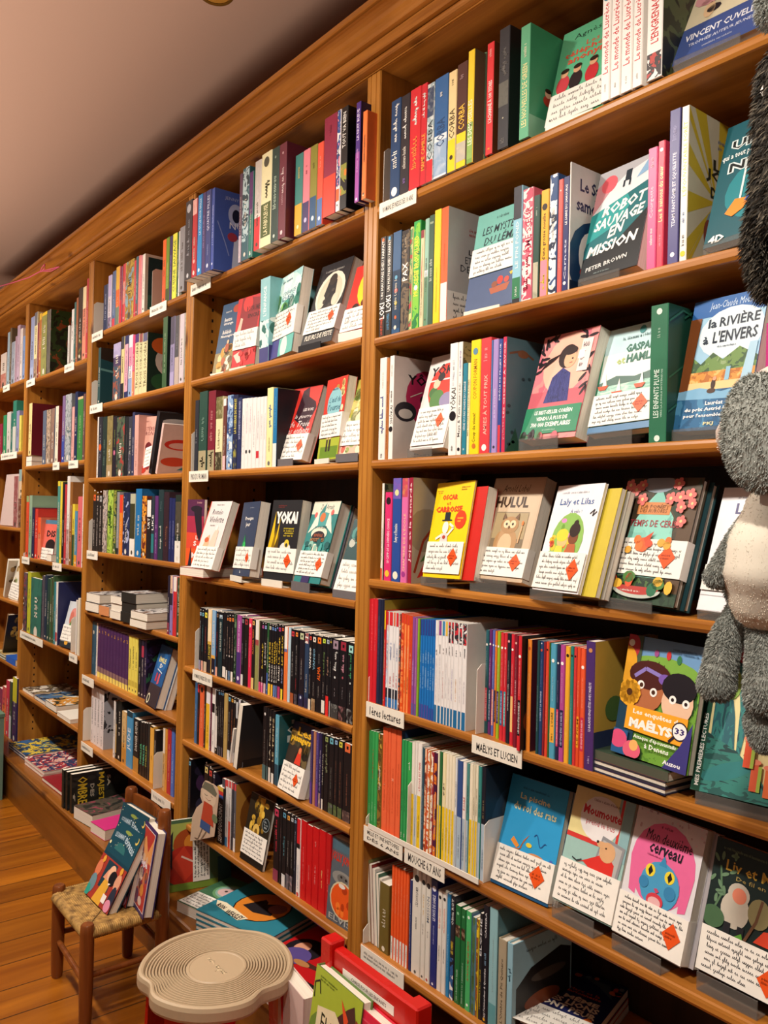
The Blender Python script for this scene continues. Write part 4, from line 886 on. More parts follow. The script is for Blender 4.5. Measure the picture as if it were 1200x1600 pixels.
rows('3.6', .010, '''
@270,1050,4
132 147 62 3a6a9a g.2,.8,9ab8d4,.4 ;blue slim
148 160 72 241a1c b.86,1,c8323a g.2,.8,b03a42,.4 ;black with red cap
162 188 76 e0643a d.92,2a1a1a,.3 g.3,.8,f0b090,.3 ;orange
190 200 84 3a2a22 ;dark brown slim
202 226 82 e8e2e4 b0,.72,e8b82c g.1,.6,8a6a1c,.4 ;white above yellow
228 237 92 6a2440 ;maroon slim
239 258 98 eae6e2 b.62,.76,17161a g.1,.5,9a9690,.4 ;white with black band
260 275 112 1a191d b.1,.6,e6e0da ;black and white
277 288 106 16151a q.94,6a94b4 a0,.14,b4b4b4/4a4a52,80 g.3,.85,9a9690,.4 ;black pocket
289 299 108 16151a q.94,4a8ab4 a0,.14,b4b4b4/4a4a52,80 g.3,.85,9a9690,.4 ;black pocket
300 311 112 16151a q.94,6a94b4 a0,.14,8a5a5a/4a4a52,80 g.3,.85,9a9690,.4 ;black pocket
313 335 130 b5985a g.3,.7,6a5420,.3 ;gold
338 356 142 16151a q.94,5aa4c4 a0,.16,8ab4c4/e0e0e0,80 g.3,.85,9a9690,.4 ;black pocket
357 372 150 16151a q.94,e0a03c a0,.16,5a5a62/e0e0e0,80 g.3,.85,c46a3a,.4 ;black pocket
373 386 158 16151a q.94,e0e0d0 a0,.16,a4a4b4/e0e0e0,80 g.3,.85,c4843a,.4 ;black pocket
387 401 164 1d1c20 b.7,.95,c4c4c4 a0,.2,a4a4b4/e0e0e0,80 ;black with grey top
402 418 170 16151a b.66,1,d0ccd4 a0,.2,a4a4b4/e0e0e0,80 g.3,.6,e0d8d0,.3 ;black with white top
420 436 178 16151a a0,.2,9a94c4/e0e0e0,80 g.3,.7,c4c0bc,.3 Sforest ;black beside forest cover
556 580 212 17161a d.9,e0e0dc,.2 g.2,.8,8a8680,.3 b0,.2,4a6a6a ;black with teal foot
582 592 222 17161a g.2,.8,8a8680,.3 b0,.2,4a6a6a ;black lettered
594 610 230 17161a t.3,.9,c4bca4,LA_PORTE,.5 b0,.2,d9d4cc ;black lettered
612 630 240 17161a t.3,.9,c4b48a,LE_TEMPS,.5 b0,.14,e0dcd4 ;black lettered
632 657 265 5aa0b8 h g.4,.9,c4e0e8,.4 b0,.3,24485a Steal ;teal
852 868 362 3a2f5c g.2,.9,8a7ab4,.4 b0,.3,5a3a8a ;purple
870 885 368 b5785a g.2,.9,e0b090,.4 ;copper
887 904 374 4a3a7c g.2,.9,a494d0,.4 b0,.3,6a3a8a ;purple
906 922 378 2a2448 s.2,.9,b4b0cc a0,.2,e0dcd8/8a6a6a,80 ;indigo
924 938 384 17161a s.3,.9,d9d4cc b0,.14,d9d4cc ;black lettered
940 966 392 17161a q.95,8a9a5a s.5,.9,9aa47a ;black, olive square
968 999 402 17161a q.95,6ab4c4 g.2,.85,7a7670,.3 a0,.14,8a7aa0/4a5a3a,80 ;black, aqua square
1001 1024 412 17161a q.95,8ab0d4 g.2,.85,8a5a4a,.3 a0,.14,8aa05a/4a5a3a,80 ;black, sky square
1026 1056 424 17161a q.95,d4d04a g.2,.85,8a5a4a,.3 a0,.14,b4c45a/4a5a3a,80 ;black, lemon square
1058 1108 440 17161a q.95,dc6a3c g.2,.85,8a5a4a,.2 a0,.14,c4a08a/4a3a3a,80 ;black, orange square
''')
rows('3.7', .016, '''
@250,1170,3.75
160 176 55 17161a q.93,6ab0d0 g.2,.8,8a8a90,.4 Sskull D.11 ;black beside purple skull cover
252 276 90 17161a q.93,d9c47a d.5,d9d0c0,.2 ;black, beige square
278 300 110 17161a q.93,d0443a g.3,.7,7a7670,.3 ;black, red square
302 316 130 1d1a2a q.93,8a8a94 ;navy black
356 376 170 d04a4a b.86,1,4a4a52 a0,.14,3a6aa0/e0e0e0,80 b.14,.86,dcd8d4 g.2,.8,6a6a6a,.3 ;white with red cap
378 394 178 d9d4d0 b.9,1,d04a4a g.2,.85,4a4a4a,.3 b0,.14,4a86b4 ;white with red cap
396 410 186 e0dcd8 b.9,1,d04a4a b0,.4,dc4a30 g.4,.85,4a4a4a,.3 ;white with red foot
412 424 194 3a3a42 b.9,1,d04a4a g.2,.85,a4a4a4,.3 ;grey with red cap
426 440 202 5a5a64 b.9,1,d04a4a b0,.2,e4e0dc h Samber ;slate with red cap
660 692 335 1d1518 q.93,c43a5a s.4,.84,c43a4a b0,.16,8a3a52 ;black with red script
694 708 342 17161a g.3,.8,7a5a5a,.3 ;black slim
710 733 352 17161a q.93,5a9ab8 s.4,.84,6ab0c0 a0,.16,4a9aa0/e0e0e0,80 ;black with blue script
735 756 368 17161a q.93,e0a04a g.3,.8,a4a09a,.3 a0,.2,e0b4b8/5a5a62,80 ;black, amber square
758 776 380 17161a q.93,c4ccd4 g.3,.84,a4a09a,.3 a0,.2,e0b4b8/5a5a62,80 ;black, silver square
778 792 392 1d2130 q.93,8ab0d0 g.3,.84,b4b4c0,.3 ;navy black
794 816 405 eae6e2 b.66,1,cc2028 b.62,.68,17161a g.1,.5,8a9ac0,.3 d.03,c43a3a,.3 ;white under red
818 850 412 c8141c g.2,.7,e88a8a,.2 ;red
852 884 440 c8141c g.3,.6,e88a8a,.2 ;red
886 922 452 c8141c g.3,.7,f0b4b4,.24 g.75,.84,e88a8a,.3 ;red
924 962 468 c8141c g.3,.6,f0d08a,.24 ;red
964 992 490 b8141c g.3,.6,e88a8a,.2 ;red
''')
# ------------------------------------------------------------ middle bay
rows('2.1', .0, '''
@120,380,6
246 282 400 1f2f52 g.2,.9,b4bcd4,.4 ;navy
287 318 310 cfc4d0 b.6,1,b4a8d0 a0,.2,cfc4d0/6a5a7a,60 ;lilac
327 355 270 4a628c b0,.14,c43a4a g.2,.8,b4c4dc,.4 ;slate blue
360 394 230 d9662c b0,.3,6a7a6a b.6,1,d9a83a g.3,.6,f0c4a8,.4 ;orange and yellow
396 418 225 7a1f4a b0,.4,c4263a g.4,.9,c48a4a,.5 ;plum above red
424 448 200 c43a42 a.3,.7,3a5a8a/d97a6a,60 ;red and blue
450 526 185 b5943a a0,1,b5943a/8a6a2a/7a9aa4,30 ;gold painted
530 544 165 c92a3c ;crimson slim
546 566 130 35606a b0,.2,8a3a3a ;dark teal
570 588 120 d97a7a g.2,.9,f0c4bc,.4 ;salmon pink
590 602 116 d98a94 ;rose slim
606 632 110 dcd6ca h Sframed ;cream framed
796 826 -25 e2642a b0,.5,e0562a ;orange
828 858 -45 6a8a2c g.2,.8,b4c48a,.4 b0,.2,3a4a20 ;green
861 886 -60 3a2f5c g.3,.9,b4a8d4,.4 ;purple
889 928 -80 e6e04a t.1,.9,3a6a3a,CUISINE_SAUVAGE,.6 ;yellow with green lettering
931 944 -100 2a5a3a ;dark green slim
946 956 -110 e6e2dc ;white slim
958 980 -120 6a6a5a ;olive grey
''', False)
rows('2.2', .004, '''
@120,380,6
192 216 985 2a4a4c h Stealsea ;dark teal
334 404 950 4a3a5a a0,.6,8a4a3a/3a4a5a/b4785a,24 b.76,1,6a628a a.76,1,6a628a/a8a0c4,60 ;painted sunset
408 436 880 d4c48a b0,.25,23242a b.8,1,3a3a40 ;cream and black
440 474 872 2a2f5a b.1,.86,d9a0b0 g.2,.8,8a5a7a,.4 ;navy with pink label
478 512 866 d9d4dc b0,.3,8aa0c4 b.5,.8,d98aa4 ;white and pink
514 534 862 c83a6a b0,.4,d98a5a ;pink
537 574 858 d9cfa0 t.1,.9,4a3f20,TROIS_SORCIÈRES,.66 b.86,1,4a2f6a ;cream lettered
577 608 854 d9cfa0 t.1,.9,4a3f20,TROIS_SORCIÈRES,.66 b.86,1,8a4a4a ;cream lettered
610 654 848 d9cfa0 h t.1,.9,4a3f20,TROIS_SORCIÈRES,.66 b.86,1,5a5a7a Sjungle ;cream lettered
796 838 700 3a5a38 h g.2,.9,b4c8a4,.3 c1b2a24 ;green
868 908 695 8a82a4 b.6,1,4a4658 b0,.2,a49ac0 g.3,.8,4a4658,.4 ;mauve grey
911 950 686 b4a49a b.4,1,4a4a4e g.5,.9,8a8a8c,.3 ;grey and beige
955 996 670 c4b8c0 a0,1,e0dcb0/c4b8c0,20 ;pale patterned
998 1024 655 dcd4b8 a0,1,dcd4b8/8a8678,30 ;cream slim patterned
''', False)
rows('2.3', .006, '''
@120,590,5.515
168 178 340 d9d4cc ;white slim
180 210 342 2a2a34 g.3,.9,a4a4b0,.4 d.5,d9602c,.34 ;charcoal with orange dot
214 248 340 23332f g.2,.8,6a8478,.4 ;dark green
252 302 335 3a3024 a.2,1,3a3024/8a7a4a,50 b0,.2,a8906a ;bronze patterned
305 332 338 241f2a g.5,.9,8aa43a,.4 d.4,c46a8a,.3 ;black with green lettering
335 404 345 2a2a2c a0,1,2a2a2c/4a5a44/a03a34,40 ;dark floral
408 436 340 1f2226 g.2,.9,5a5a5e,.3 ;black
438 466 338 3a3b46 a0,.4,a49cb4/3a3b46,60 ;grey with lilac foot
468 488 300 363a5c ;indigo tall
490 522 325 d9a498 h g.1,.9,a8625a,.4 ;pale pink
''', False)
rows('2.4', .004, '''
@120,590,5.515
131 158 1010 26211f q.95,d9602c g.1,.85,c4b8b0,.5 ;black lettered
160 182 1015 26211f q.95,c4a08a g.1,.85,c4b8b0,.5 ;black lettered
184 211 1020 26211f q.95,a0a0a0 g.1,.85,c4b8b0,.5 ;black lettered
216 256 970 6a6258 a0,1,6a6258/b4a49a/3a3a34,40 s.1,.9,d0c0c0 ;grey brown painted
259 305 968 8aa83a a0,1,7a983a/a4c04a/4a6a24,30 s.3,.8,2f4a1c ;lime
308 333 975 1f3f2c a0,1,1f3f2c/8a8a3a/14241c,40 ;forest green
336 357 985 8a8a8c b0,.1,2a2a2a g.2,.9,d9d4d0,.4 ;grey
360 387 1010 e0822c b.7,1,d9402c g.1,.6,f0c48a,.4 ;orange
391 446 990 25305a a0,1,25305a/1c2444/a4acd0,36 ;navy swirled
450 494 1000 b4b49a b0,.28,eae4da b.28,.84,3a3a24 ;pale green with white band
498 549 958 1f6ea8 h c1a5c90 ;blue
553 594 1020 6a2a1c a0,1,6a2a1c/d9902c/3a1a14,40 ;rust
597 632 1045 241f22 b.7,.98,eae6e0 t.5,.68,eae6e0,URT,.6 ;black with white label
635 660 1020 2a3540 b.1,.4,2f7a80 t.46,.7,eae6e0,LIKE,.6 ;slate with white letters
663 690 1018 5a2f6a g.1,.6,c4a4d0,.4 ;purple
694 736 965 25383c s.16,.5,d9d8cc g.7,.9,5a7478,.4 ;dark teal
739 783 985 34212a s.2,.6,8a5a44 ;dark brown
786 808 1035 232a5c g.2,.9,9aa0cc,.3 ;navy slim
810 836 1040 232a5c g.2,.9,9aa0cc,.3 ;navy slim
839 890 1010 24302a b.0,.32,e6e2d8 a.4,.9,24302a/4a4436,40 ;dark with white band
''', False)
rows('2.5', .0, '''
@110,840,6
903 924 355 241f33 b0,.2,8a3a4a ;black and plum
926 952 352 8a7ab4 b.7,1,d9b49a b.5,.7,2a2438 ;lilac
955 988 362 c83034 b.75,1,e6dcd4 g.3,.7,3a1a1c,.3 ;red
990 1022 375 3a4a34 a.6,1,b4b4a4/3a4a34,50 ;dark green
''', False)
rows('2.6', .028, '''
@110,940,5
157 194 150 24566e d.8,d9d4c0,.14 g.2,.6,7aa4b8,.3 ;teal blue
196 206 165 dcd8d0 ;white slim
'''+'\n'.join('%d %d %d 4a2a58 b0,.1,e8d46a b.1,.2,8a6a6a s.84,.9,d9a04a g.3,.7,6a4a78,.4 ;slim purple with yellow foot' % (208+i*24, 231+i*24, 170+i*9.6) for i in range(10))+'''
449 473 262 e8d860 b.12,.22,c8b448 ;slim yellow
475 496 270 e8d860 b.12,.22,c8b448 ;slim yellow
498 520 278 e8d860 b.12,.22,c8b448 ;slim yellow
526 546 290 1d1c26 ;black
548 568 296 2a2438 b.7,.9,b03a52 ;black with red label
571 588 300 2a1f40 h A3a2a5a/1f1730/2f6a4a ;dark violet
''', False)
rows('2.7', .020, '''
@110,940,5
157 176 655 e0d8d8 t.34,.8,2a2426,LA_GRANDE_ÉVASION,.5 g.05,.25,8a8284,.4 ;white with black capitals
178 200 664 e0d8d8 t.34,.8,2a2426,LA_GRANDE_ÉVASION,.5 g.05,.25,8a8284,.4 ;white with black capitals
202 224 674 e0d8d8 t.34,.8,2a2426,LA_GRANDE_ÉVASION,.5 g.05,.25,8a8284,.4 ;white with black capitals
226 254 686 e0d8d8 t.34,.8,2a2426,LA_GRANDE_ÉVASION,.5 g.05,.25,8a8284,.4 h A33343a/a4a8b0/17181c ;white with black capitals
330 344 770 dcd8d4 ;white slim
346 358 772 1d1c1e b.1,.6,b4945a ;black and tan
362 392 768 1b1a1c ;black broad
396 430 850 d9a45a b0,.3,c48a3a a.4,1,2f6a5a/d9b47a,50 ;tan and green
433 480 845 4a94c4 t.3,.7,e6eef4,JUDE,.6 b.9,1,1d3a4a ;light blue
486 530 905 1b1a1c b0,.28,b4823a t.4,.96,d9d0c4,DANGER_AVENIR,.4 ;black above tan
536 556 935 1b1a1c t.2,.6,5ac48a,THRILLER,.6 ;black with green capitals
558 578 940 1b1a1c t.2,.6,5ac4a0,THRILLER,.6 ;black with green capitals
580 594 945 1b1a1c t.2,.6,c4c45a,THRILLER,.6 ;black with yellow capitals
596 612 945 2a2a2c g.2,.7,8a8a84,.3 ;charcoal
615 642 965 e8ae4a b.97,1,2a1a0c g.4,.5,8a5a1c,.4 ;amber
646 664 1000 1d1a1e ;black slim
715 732 985 d4a86a b.6,1,e6dccc ;tan and cream
734 748 990 d9943a g.2,.8,8a3a1c,.4 ;orange
750 778 985 b02a34 g.2,.8,e0a08a,.4 ;red
780 804 990 4a6ab8 g.2,.8,c4d0ee,.4 ;blue
''', False)
# ------------------------------------------------------------ second-leftmost and leftmost bays
rows('1.1', .0, '''
@0,400,6.667
310 345 645 8f9ac0 b0,.2,a4b0d0 ;periwinkle
348 378 595 e0d4a0 b.8,1,6a6a70 a0,.3,e0d4a0/8a6a5a,60 ;cream and grey
380 396 700 7a2430 ;maroon slim
398 420 605 b06a30 b.9,1,d9b03a ;tan
423 480 602 2a2a22 a0,1,2a2a22/8a8a4a,40 b.95,1,e0b82c ;black and gold
484 516 570 8a8278 a0,1,8a8278/5a544c,40 h A1f2418/2f4a24/8a4a24 ;grey
700 716 730 d0ccc6 ;pale grey slim
736 760 560 dcd8d4 ;white slim
763 780 485 3a6a68 ;teal slim
783 802 440 9a5a3a ;brown
806 846 345 3a2f28 a0,.4,c4b43a/3a2f28,40 ;dark brown with yellow
850 886 330 d98a72 b.7,1,e6d4a8 ;salmon
888 905 240 b83a44 ;red slim
''', False)
rows('1.2', .002, '''
@0,590,5.52
243 268 225 e6cf90 Z.05 h c6a1a24 ;cream beside red cover
362 390 288 5a6478 ;slate
394 430 280 7a6a5a a0,1,7a6a5a/b49a84/4a3f38,40 ;brown painted
433 464 270 4a5a74 a0,1,3a4a64/8a6a5a,40 ;blue grey painted
470 496 250 e0d8c4 h c8a3038 ;cream
528 552 160 7a628c b0,.4,3a4a9a ;purple
555 606 150 7a8084 a0,1,7a8084/a4a8ac/5a6a6c,40 ;grey painted
612 632 255 d9a09a ;pink slim
636 658 125 1f2a50 ;navy tall
661 706 170 3a7a3c b.96,1,e0b48a g.2,.8,a4c48a,.4 ;green
709 724 140 6a4a4a ;brown slim
''', False)
rows('1.3', .004, '''
@0,590,5.52
218 240 1020 cf4a2e b.9,1,8aa06a ;vermilion
243 266 1015 8aa48a ;sage green
270 290 1120 26294a c8a2034 ;navy
296 318 1130 c83a30 ;red
321 345 1205 e07a5a b.6,1,ea5a2c ;orange and pink
484 506 893 4a8a80 b.94,1,d9c43a ;teal
508 524 896 e0c83c ;yellow slim
526 544 900 1d1c1f ;black slim
546 562 920 b8343a ;red slim
565 588 850 dcd6d0 a0,.4,dcd6d0/b08a84,60 ;white tall
590 612 900 8a5a2c ;brown
614 634 1090 d9c43c b0,.5,2a4a2c ;yellow above green
636 658 1150 4a86a8 b0,.2,e0922c ;blue above orange
661 698 1025 d0666a ;pink
700 716 915 e0dcd4 ;white slim
''', False)
rows('1.4', .006, '''
@0,840,7.27
203 298 380 2f2830 D.016 a0,1,2f2830/5a4a52/8a3440,60 ;broad black speckled face-out
303 338 385 b8bc34 ;lime
342 462 448 1b2622 D.016 a0,1,1b2622/2f6a5c,26 ;broad black and teal face-out
466 494 430 4a4650 g.2,.8,8a8690,.3 ;grey
497 522 420 1f2f44 ;navy slim
525 552 460 23403a ;dark green
555 582 450 5a3a2c a0,1,5a3a2c/3a5a3a,40 ;brown painted
585 600 430 3a5a3a ;green slim
603 622 500 2f7f8c ;teal
624 646 500 dcd8d2 b0,.06,dcd8d2 b.06,.2,b03a44 c2a2f5c ;white with red band
''', False)
rows('0.1', .0, '''
@0,500,4.217
2 38 230 cfc0b4 D.016 a0,.4,cfc0b4/b06a5a,40 ;beige
44 58 85 9ab0bc ;pale blue slim
60 70 55 6a5a44 ;brown slim
72 94 150 d0d4dc a0,1,d0d4dc/8a94a4,60 ;white patterned
96 106 110 a88a9c ;mauve slim
108 124 40 b8a0b4 ;lilac
128 142 60 dcd0cc ;white slim
146 162 110 7a94c0 ;blue
''', False)
rows('0.2', .0, '''
@0,500,4.217
-20 12 690 8a2438 D.016 ;maroon face-out
18 38 630 2f8a5a ;green
42 66 610 c8c2bc ;pale grey
68 78 615 2a6a60 ;teal slim
80 102 535 2f7a66 b0,.5,c4c4bc ;green above grey
104 122 600 8a8aae ;lilac grey
124 136 630 d9cc5a ;yellow slim
''', False)
rows('0.3', .004, '''
@0,500,4.217
86 112 1030 d0b4ac D.016 a0,1,d0b4ac/8a4a4a,50 ;pink and white patterned
118 146 985 cdb598 D.016 a0,.5,cdb598/6a3a2c,40 b.8,1,8aa4a4 ;beige painted
''', False)
rows('0.8', -.01, '''
@0,860,4.217
-12 8 900 8a3a5a ;plum
10 32 890 e07a4a a.6,1,e0a43a/c84a5a,60 ;orange painted
34 54 850 c83a52 ;red
56 70 860 3a4a3c b0,.4,c4ccd0 ;green and grey
76 104 830 2f2858 D.03 b.62,1,c8c034 ;yellow above indigo
''', False)

# ------------------------------------------------------------ cover artwork of the face-out books
COV = {}
def cov(f): COV[f.__name__[2:]] = f; return f
def blobs(F, n, cols, r0, r1, seed, box=(0, 0, 1, 1)):
    rnd = random.Random(seed)
    for i in range(n):
        F.e_(box[0]+rnd.random()*(box[2]-box[0]), box[1]+rnd.random()*(box[3]-box[1]), rnd.uniform(r0, r1), rnd.uniform(r0, r1), cols[i % len(cols)], n=9); F.k -= 1
    F.up()
@cov
def c_green_phone(F):
    F.r(0, 0, 1, 1, '5fb98d'); F.t(.2, .86, .95, .93, 'Agnès Des', '17302a'); F.t(.42, .76, .62, .81, 'Les', 'd9503a'); F.t(.1, .68, .98, .75, 'téléphones', 'd9503a', .02); F.t(.16, .60, .98, .67, 'anonymes', 'd9503a', .02)
    for u, c in ((.15, 'c8404a'), (.35, '2b2024'), (.6, 'c23038'), (.85, '1f2a3a')): F.e_(u, .42, .1, .16, c); F.e_(u, .53, .06, .06, 'd9a880'); F.e_(u, .56, .065, .04, '2b1a14')
@cov
def c_cuvellier(F):
    F.r(0, 0, 1, 1, 'd9cfb0'); F.r(0, 0, 1, .36, '41558f'); F.t(.08, .21, .96, .28, 'VINCENT CUVELLIER', 'e9ebf2', .02); F.t(.14, .13, .9, .18, 'TROPHÉE AUTEUR JEUNESSE', 'd4d9ea', .01); F.g(.3, .07, .72, .1, 'b4bcd8')
    blobs(F, 12, ['2d2a33', 'd9a0a4', 'b0463c', 'e6c49a', '4a4250'], .05, .13, 4, (.15, .42, .95, .95))
@cov
def c_leman(F):
    F.r(0, 0, 1, 1, '6fb0a4'); F.g(.4, .9, .8, .94, '2f4a48'); F.t(.14, .77, .99, .87, 'LES MYSTÈRES', '22333a', .01, .2); F.t(.2, .66, .99, .76, 'DU LÉMAN', '22333a', .01, .2); F.g(.22, .61, .8, .64, '3f605c'); F.r(0, 0, 1, .36, '46577a')
    F.p([(.45, .2), (.85, .22), (.8, .15), (.5, .14)], 'a8583a'); F.e_(.65, .26, .06, .07, 'c23a30'); F.e_(.55, .23, .06, .05, '8a4a30'); F.e_(.78, .25, .05, .05, 'c24a3a'); F.p([(.82, .31), (.92, .33), (.86, .28)], 'd9b43a')
@cov
def c_robot(F):
    F.r(0, 0, 1, 1, 'b4b4b8'); F.p([(0, .56), (0, .7), (.5, .9), (1, .98), (1, .76)], 'e0e2e4'); F.p([(0, .6), (.3, .82), (.1, .9), (0, .86)], 'c98f94'); F.e_(.22, .86, .14, .14, 'e0606a'); F.p([(.7, .82), (.95, .86), (1, .98), (.85, .95)], '8ab0d0')
    F.r(.5, .83, .6, .93, '22303a'); F.r(.48, .78, .51, .84, '22303a'); F.r(.58, .78, .61, .84, '22303a'); F.p([(0, 0), (1, 0), (1, .77), (0, .6)], '1c2023'); F.p([(.0, .2), (.55, .28), (1, .5), (1, .77), (0, .6)], '1f6a70'); F.p([(.0, .34), (.5, .44), (.7, .6), (.6, .7), (0, .6)], '2f9a98')
    for v, u0, u1, s in ((.55, .2, .95, 'ROBOT'), (.43, .1, .95, 'SAUVAGE'), (.33, .38, .65, 'EN'), (.2, .06, .92, 'MISSION')): F.t(u0, v, u1, v+.1, s, 'f0efe8', .035, .2, .03)
    F.t(.1, .07, .8, .11, 'PETER BROWN', 'd9dad6', .02, 0, .03); F.g(.25, .03, .6, .05, '8a9a98')
@cov
def c_unene(F):
    F.r(0, 0, 1, 1, '155560'); F.e_(.6, .4, .45, .35, '1f7f88'); F.t(.1, .77, .5, .86, 'UN', 'd9e4e2', .1); F.t(.12, .778, .48, .852, 'UN', '0f1a1c', .02); F.t(.55, .8, .98, .9, 'CO', 'd9e4e2'); F.t(.12, .58, .5, .67, 'NE', 'd9e4e2', .1); F.t(.14, .588, .48, .662, 'NE', '0f1a1c', .02); F.t(.02, .69, .5, .75, 'qui a tout perdu', 'e6ebe8', .02)
    F.t(.6, .92, .9, .97, 'CA', 'f0f0ea', .04); F.line([(.36, .58), (.36, .33)], .0035, 'e6e6e0'); F.p([(.2, .24), (.3, .34), (.5, .32), (.42, .24), (.3, .2)], 'e88a2c'); F.p([(.42, .3), (.6, .3), (.56, .52), (.5, .4)], '2b4a94'); F.p([(.5, .06), (.98, .1), (.98, .5), (.6, .34)], '6f7076'); F.t(.06, .02, .26, .08, '4D', 'f0f0ea', .04)
@cov
def c_yokai(F):
    F.r(0, 0, 1, 1, 'ded6d2'); F.e_(.55, .66, .42, .42, 'd8301f'); F.t(.1, .78, .98, .9, 'YÔKAI', '17121a', .03); F.r(.1, .72, .7, .735, 'ece6e0'); F.e_(.3, .6, .12, .1, '3f6a34'); F.e_(.45, .52, .2, .18, '4a7a3a'); F.e_(.36, .69, .1, .09, 'e0bfa0'); F.e_(.45, .76, .1, .08, '221a1e'); F.e_(.75, .5, .2, .14, '8a80a4')
@cov
def c_coreen(F):
    F.r(0, 0, 1, 1, art(['e07c86', 'e88f8c', 'd06a7a'], 22)); F.e_(.55, .7, .42, .42, art(['f2a694', 'f4b8a0'], 22)); F.r(0, .3, 1, .45, 'c9606c')
    rnd = random.Random(3)
    for i in range(26):
        u, v = rnd.choice([(rnd.random(), rnd.uniform(.88, 1)), (rnd.uniform(0, .14), rnd.uniform(.6, 1)), (rnd.uniform(.86, 1), rnd.uniform(.4, .75))]); F.e_(u, v, .08, .022, '2b1f24', rnd.uniform(0, 3)); F.k -= 1
    F.up(); F.p([(.28, .34), (.34, .58), (.5, .66), (.66, .6), (.72, .34)], art(['2a2d6a', '3a3f80', '23265a'], 70, stretch=(6, 1, 1))); F.e_(.54, .765, .16, .16, '2a1a1c'); F.e_(.6, .735, .11, .12, 'e6b08c'); F.e_(.57, .815, .13, .06, '2a1a1c'); F.e_(.64, .735, .016, .012, '2a1a1c'); F.line([(.6, .695), (.65, .70)], .0015, 'b04a4a'); F.p([(.42, .8), (.2, .76), (.08, .66), (.3, .74)], '2a1a1c'); F.r(.76, .6, .94, .9, 'f0dcd8'); F.g(.79, .63, .91, .87, '3a2a2c', 4); F.r(.74, .72, .84, .8, 'f4f0ea')
    F.r(0, .05, 1, .3, '2f8560'); F.t(.18, .23, .86, .275, 'LE BEST-SELLER CORÉEN', 'eef4ee', .03); F.t(.24, .17, .8, .215, 'VENDU À PLUS DE', 'eef4ee', .03); F.t(.16, .11, .88, .155, '700 000 EXEMPLAIRES', 'eef4ee', .03); F.g(.4, .07, .7, .09, 'b4d0c0')
    blobs(F, 8, ['2b1f24', '3f7a52', 'c9606c'], .04, .09, 8, (0, 0, 1, .05))
@cov
def c_gaspard(F):
    F.r(0, 0, 1, 1, art(['a9cfd6', 'bcdadc'], 20)); F.r(0, .5, 1, .75, art(['c9ddd8', 'd9e6de'], 20)); F.r(0, .0, 1, .48, art(['8ab8a8', 'a4ccbc', 'c4dcc8'], 50, stretch=(1, 1, 4))); F.r(0, .0, .03, 1, '2f7a5c'); F.p([(0, .47), (.3, .53), (.6, .5), (1, .55), (1, .46), (0, .44)], '4a6a60'); F.t(.38, .74, .92, .82, 'GASPARD', '2f6a58', .04); F.t(.26, .64, .4, .7, 'et', 'a8b86a', .02); F.t(.42, .64, .94, .72, 'HAMLET', '2f6a58', .04); F.g(.3, .86, .95, .9, '3a5a5c'); F.e_(.6, .94, .05, .06, '3a8a88')
    for u, v in ((.1, .45), (.35, .38), (.7, .42)): F.p([(u-.08, v), (u+.1, v), (u+.06, v-.04), (u-.04, v-.04)], 'c8502c'); F.p([(u, v), (u+.02, v+.12), (u+.07, v)], 'efe9dc')
    F.r(0, 0, 1, .06, '4a78a0')
@cov
def c_riviere(F):
    F.r(0, 0, 1, 1, '9cc4dc'); F.r(0, .86, 1, 1, '2a62a4'); F.e_(.6, .72, .45, .3, art(['e6ece6', 'd4e2e8'], 30)); F.t(.24, .9, .96, .97, 'Jean-Claude Mourlevat', 'c9dcee', .0, .2); F.t(.26, .77, .38, .84, 'la', '1c2a3a', .03); F.t(.42, .77, .95, .86, 'RIVIÈRE', '1c2a3a', .02); F.t(.22, .65, .3, .71, 'à', '1c2a3a', .03); F.t(.36, .65, .95, .74, "L'ENVERS", '1c2a3a', .02); F.g(.44, .61, .72, .63, '4a5a6a')
    F.p([(0, .46), (.12, .56), (.25, .5), (.4, .58), (.55, .52), (.75, .6), (1, .52), (1, .4), (0, .4)], art(['3f5a3a', '6a8a4a', '8aa070'], 60)); F.r(0, .3, 1, .44, art(['b06a2c', 'd98f3f', 'e6b46a'], 70)); F.r(0, .3, 1, .36, 'e6c48a'); F.p([(0, .86), (0, .28), (.12, .28), (.16, .86)], '7a4420'); F.p([(.82, .3), (.96, .3), (.98, .62), (.88, .62)], 'a4c8dc'); F.r(.62, .36, .68, .46, '8ab8d0'); F.r(0, 0, 1, .3, art(['24557c', '2f6690', '4a86ac'], 40)); F.p([(0, .3), (.3, .32), (.6, .28), (1, .32), (1, .22), (0, .24)], '7aaccc'); F.e_(.48, .34, .03, .06, '3a2620'); F.e_(.49, .38, .025, .025, 'd99a7a'); F.e_(.47, .29, .06, .03, '4a3428')
    F.t(.42, .185, .66, .215, 'Lauréat', 'f2f4f2', .02); F.t(.14, .135, .98, .17, 'du prix Astrid Lindgren', 'f2f4f2', .03); F.t(.14, .09, .9, .125, "pour l'ensemble de son", 'f2f4f2', .02); F.t(.44, .03, .58, .06, 'PKJ', 'ded8a8', .03)
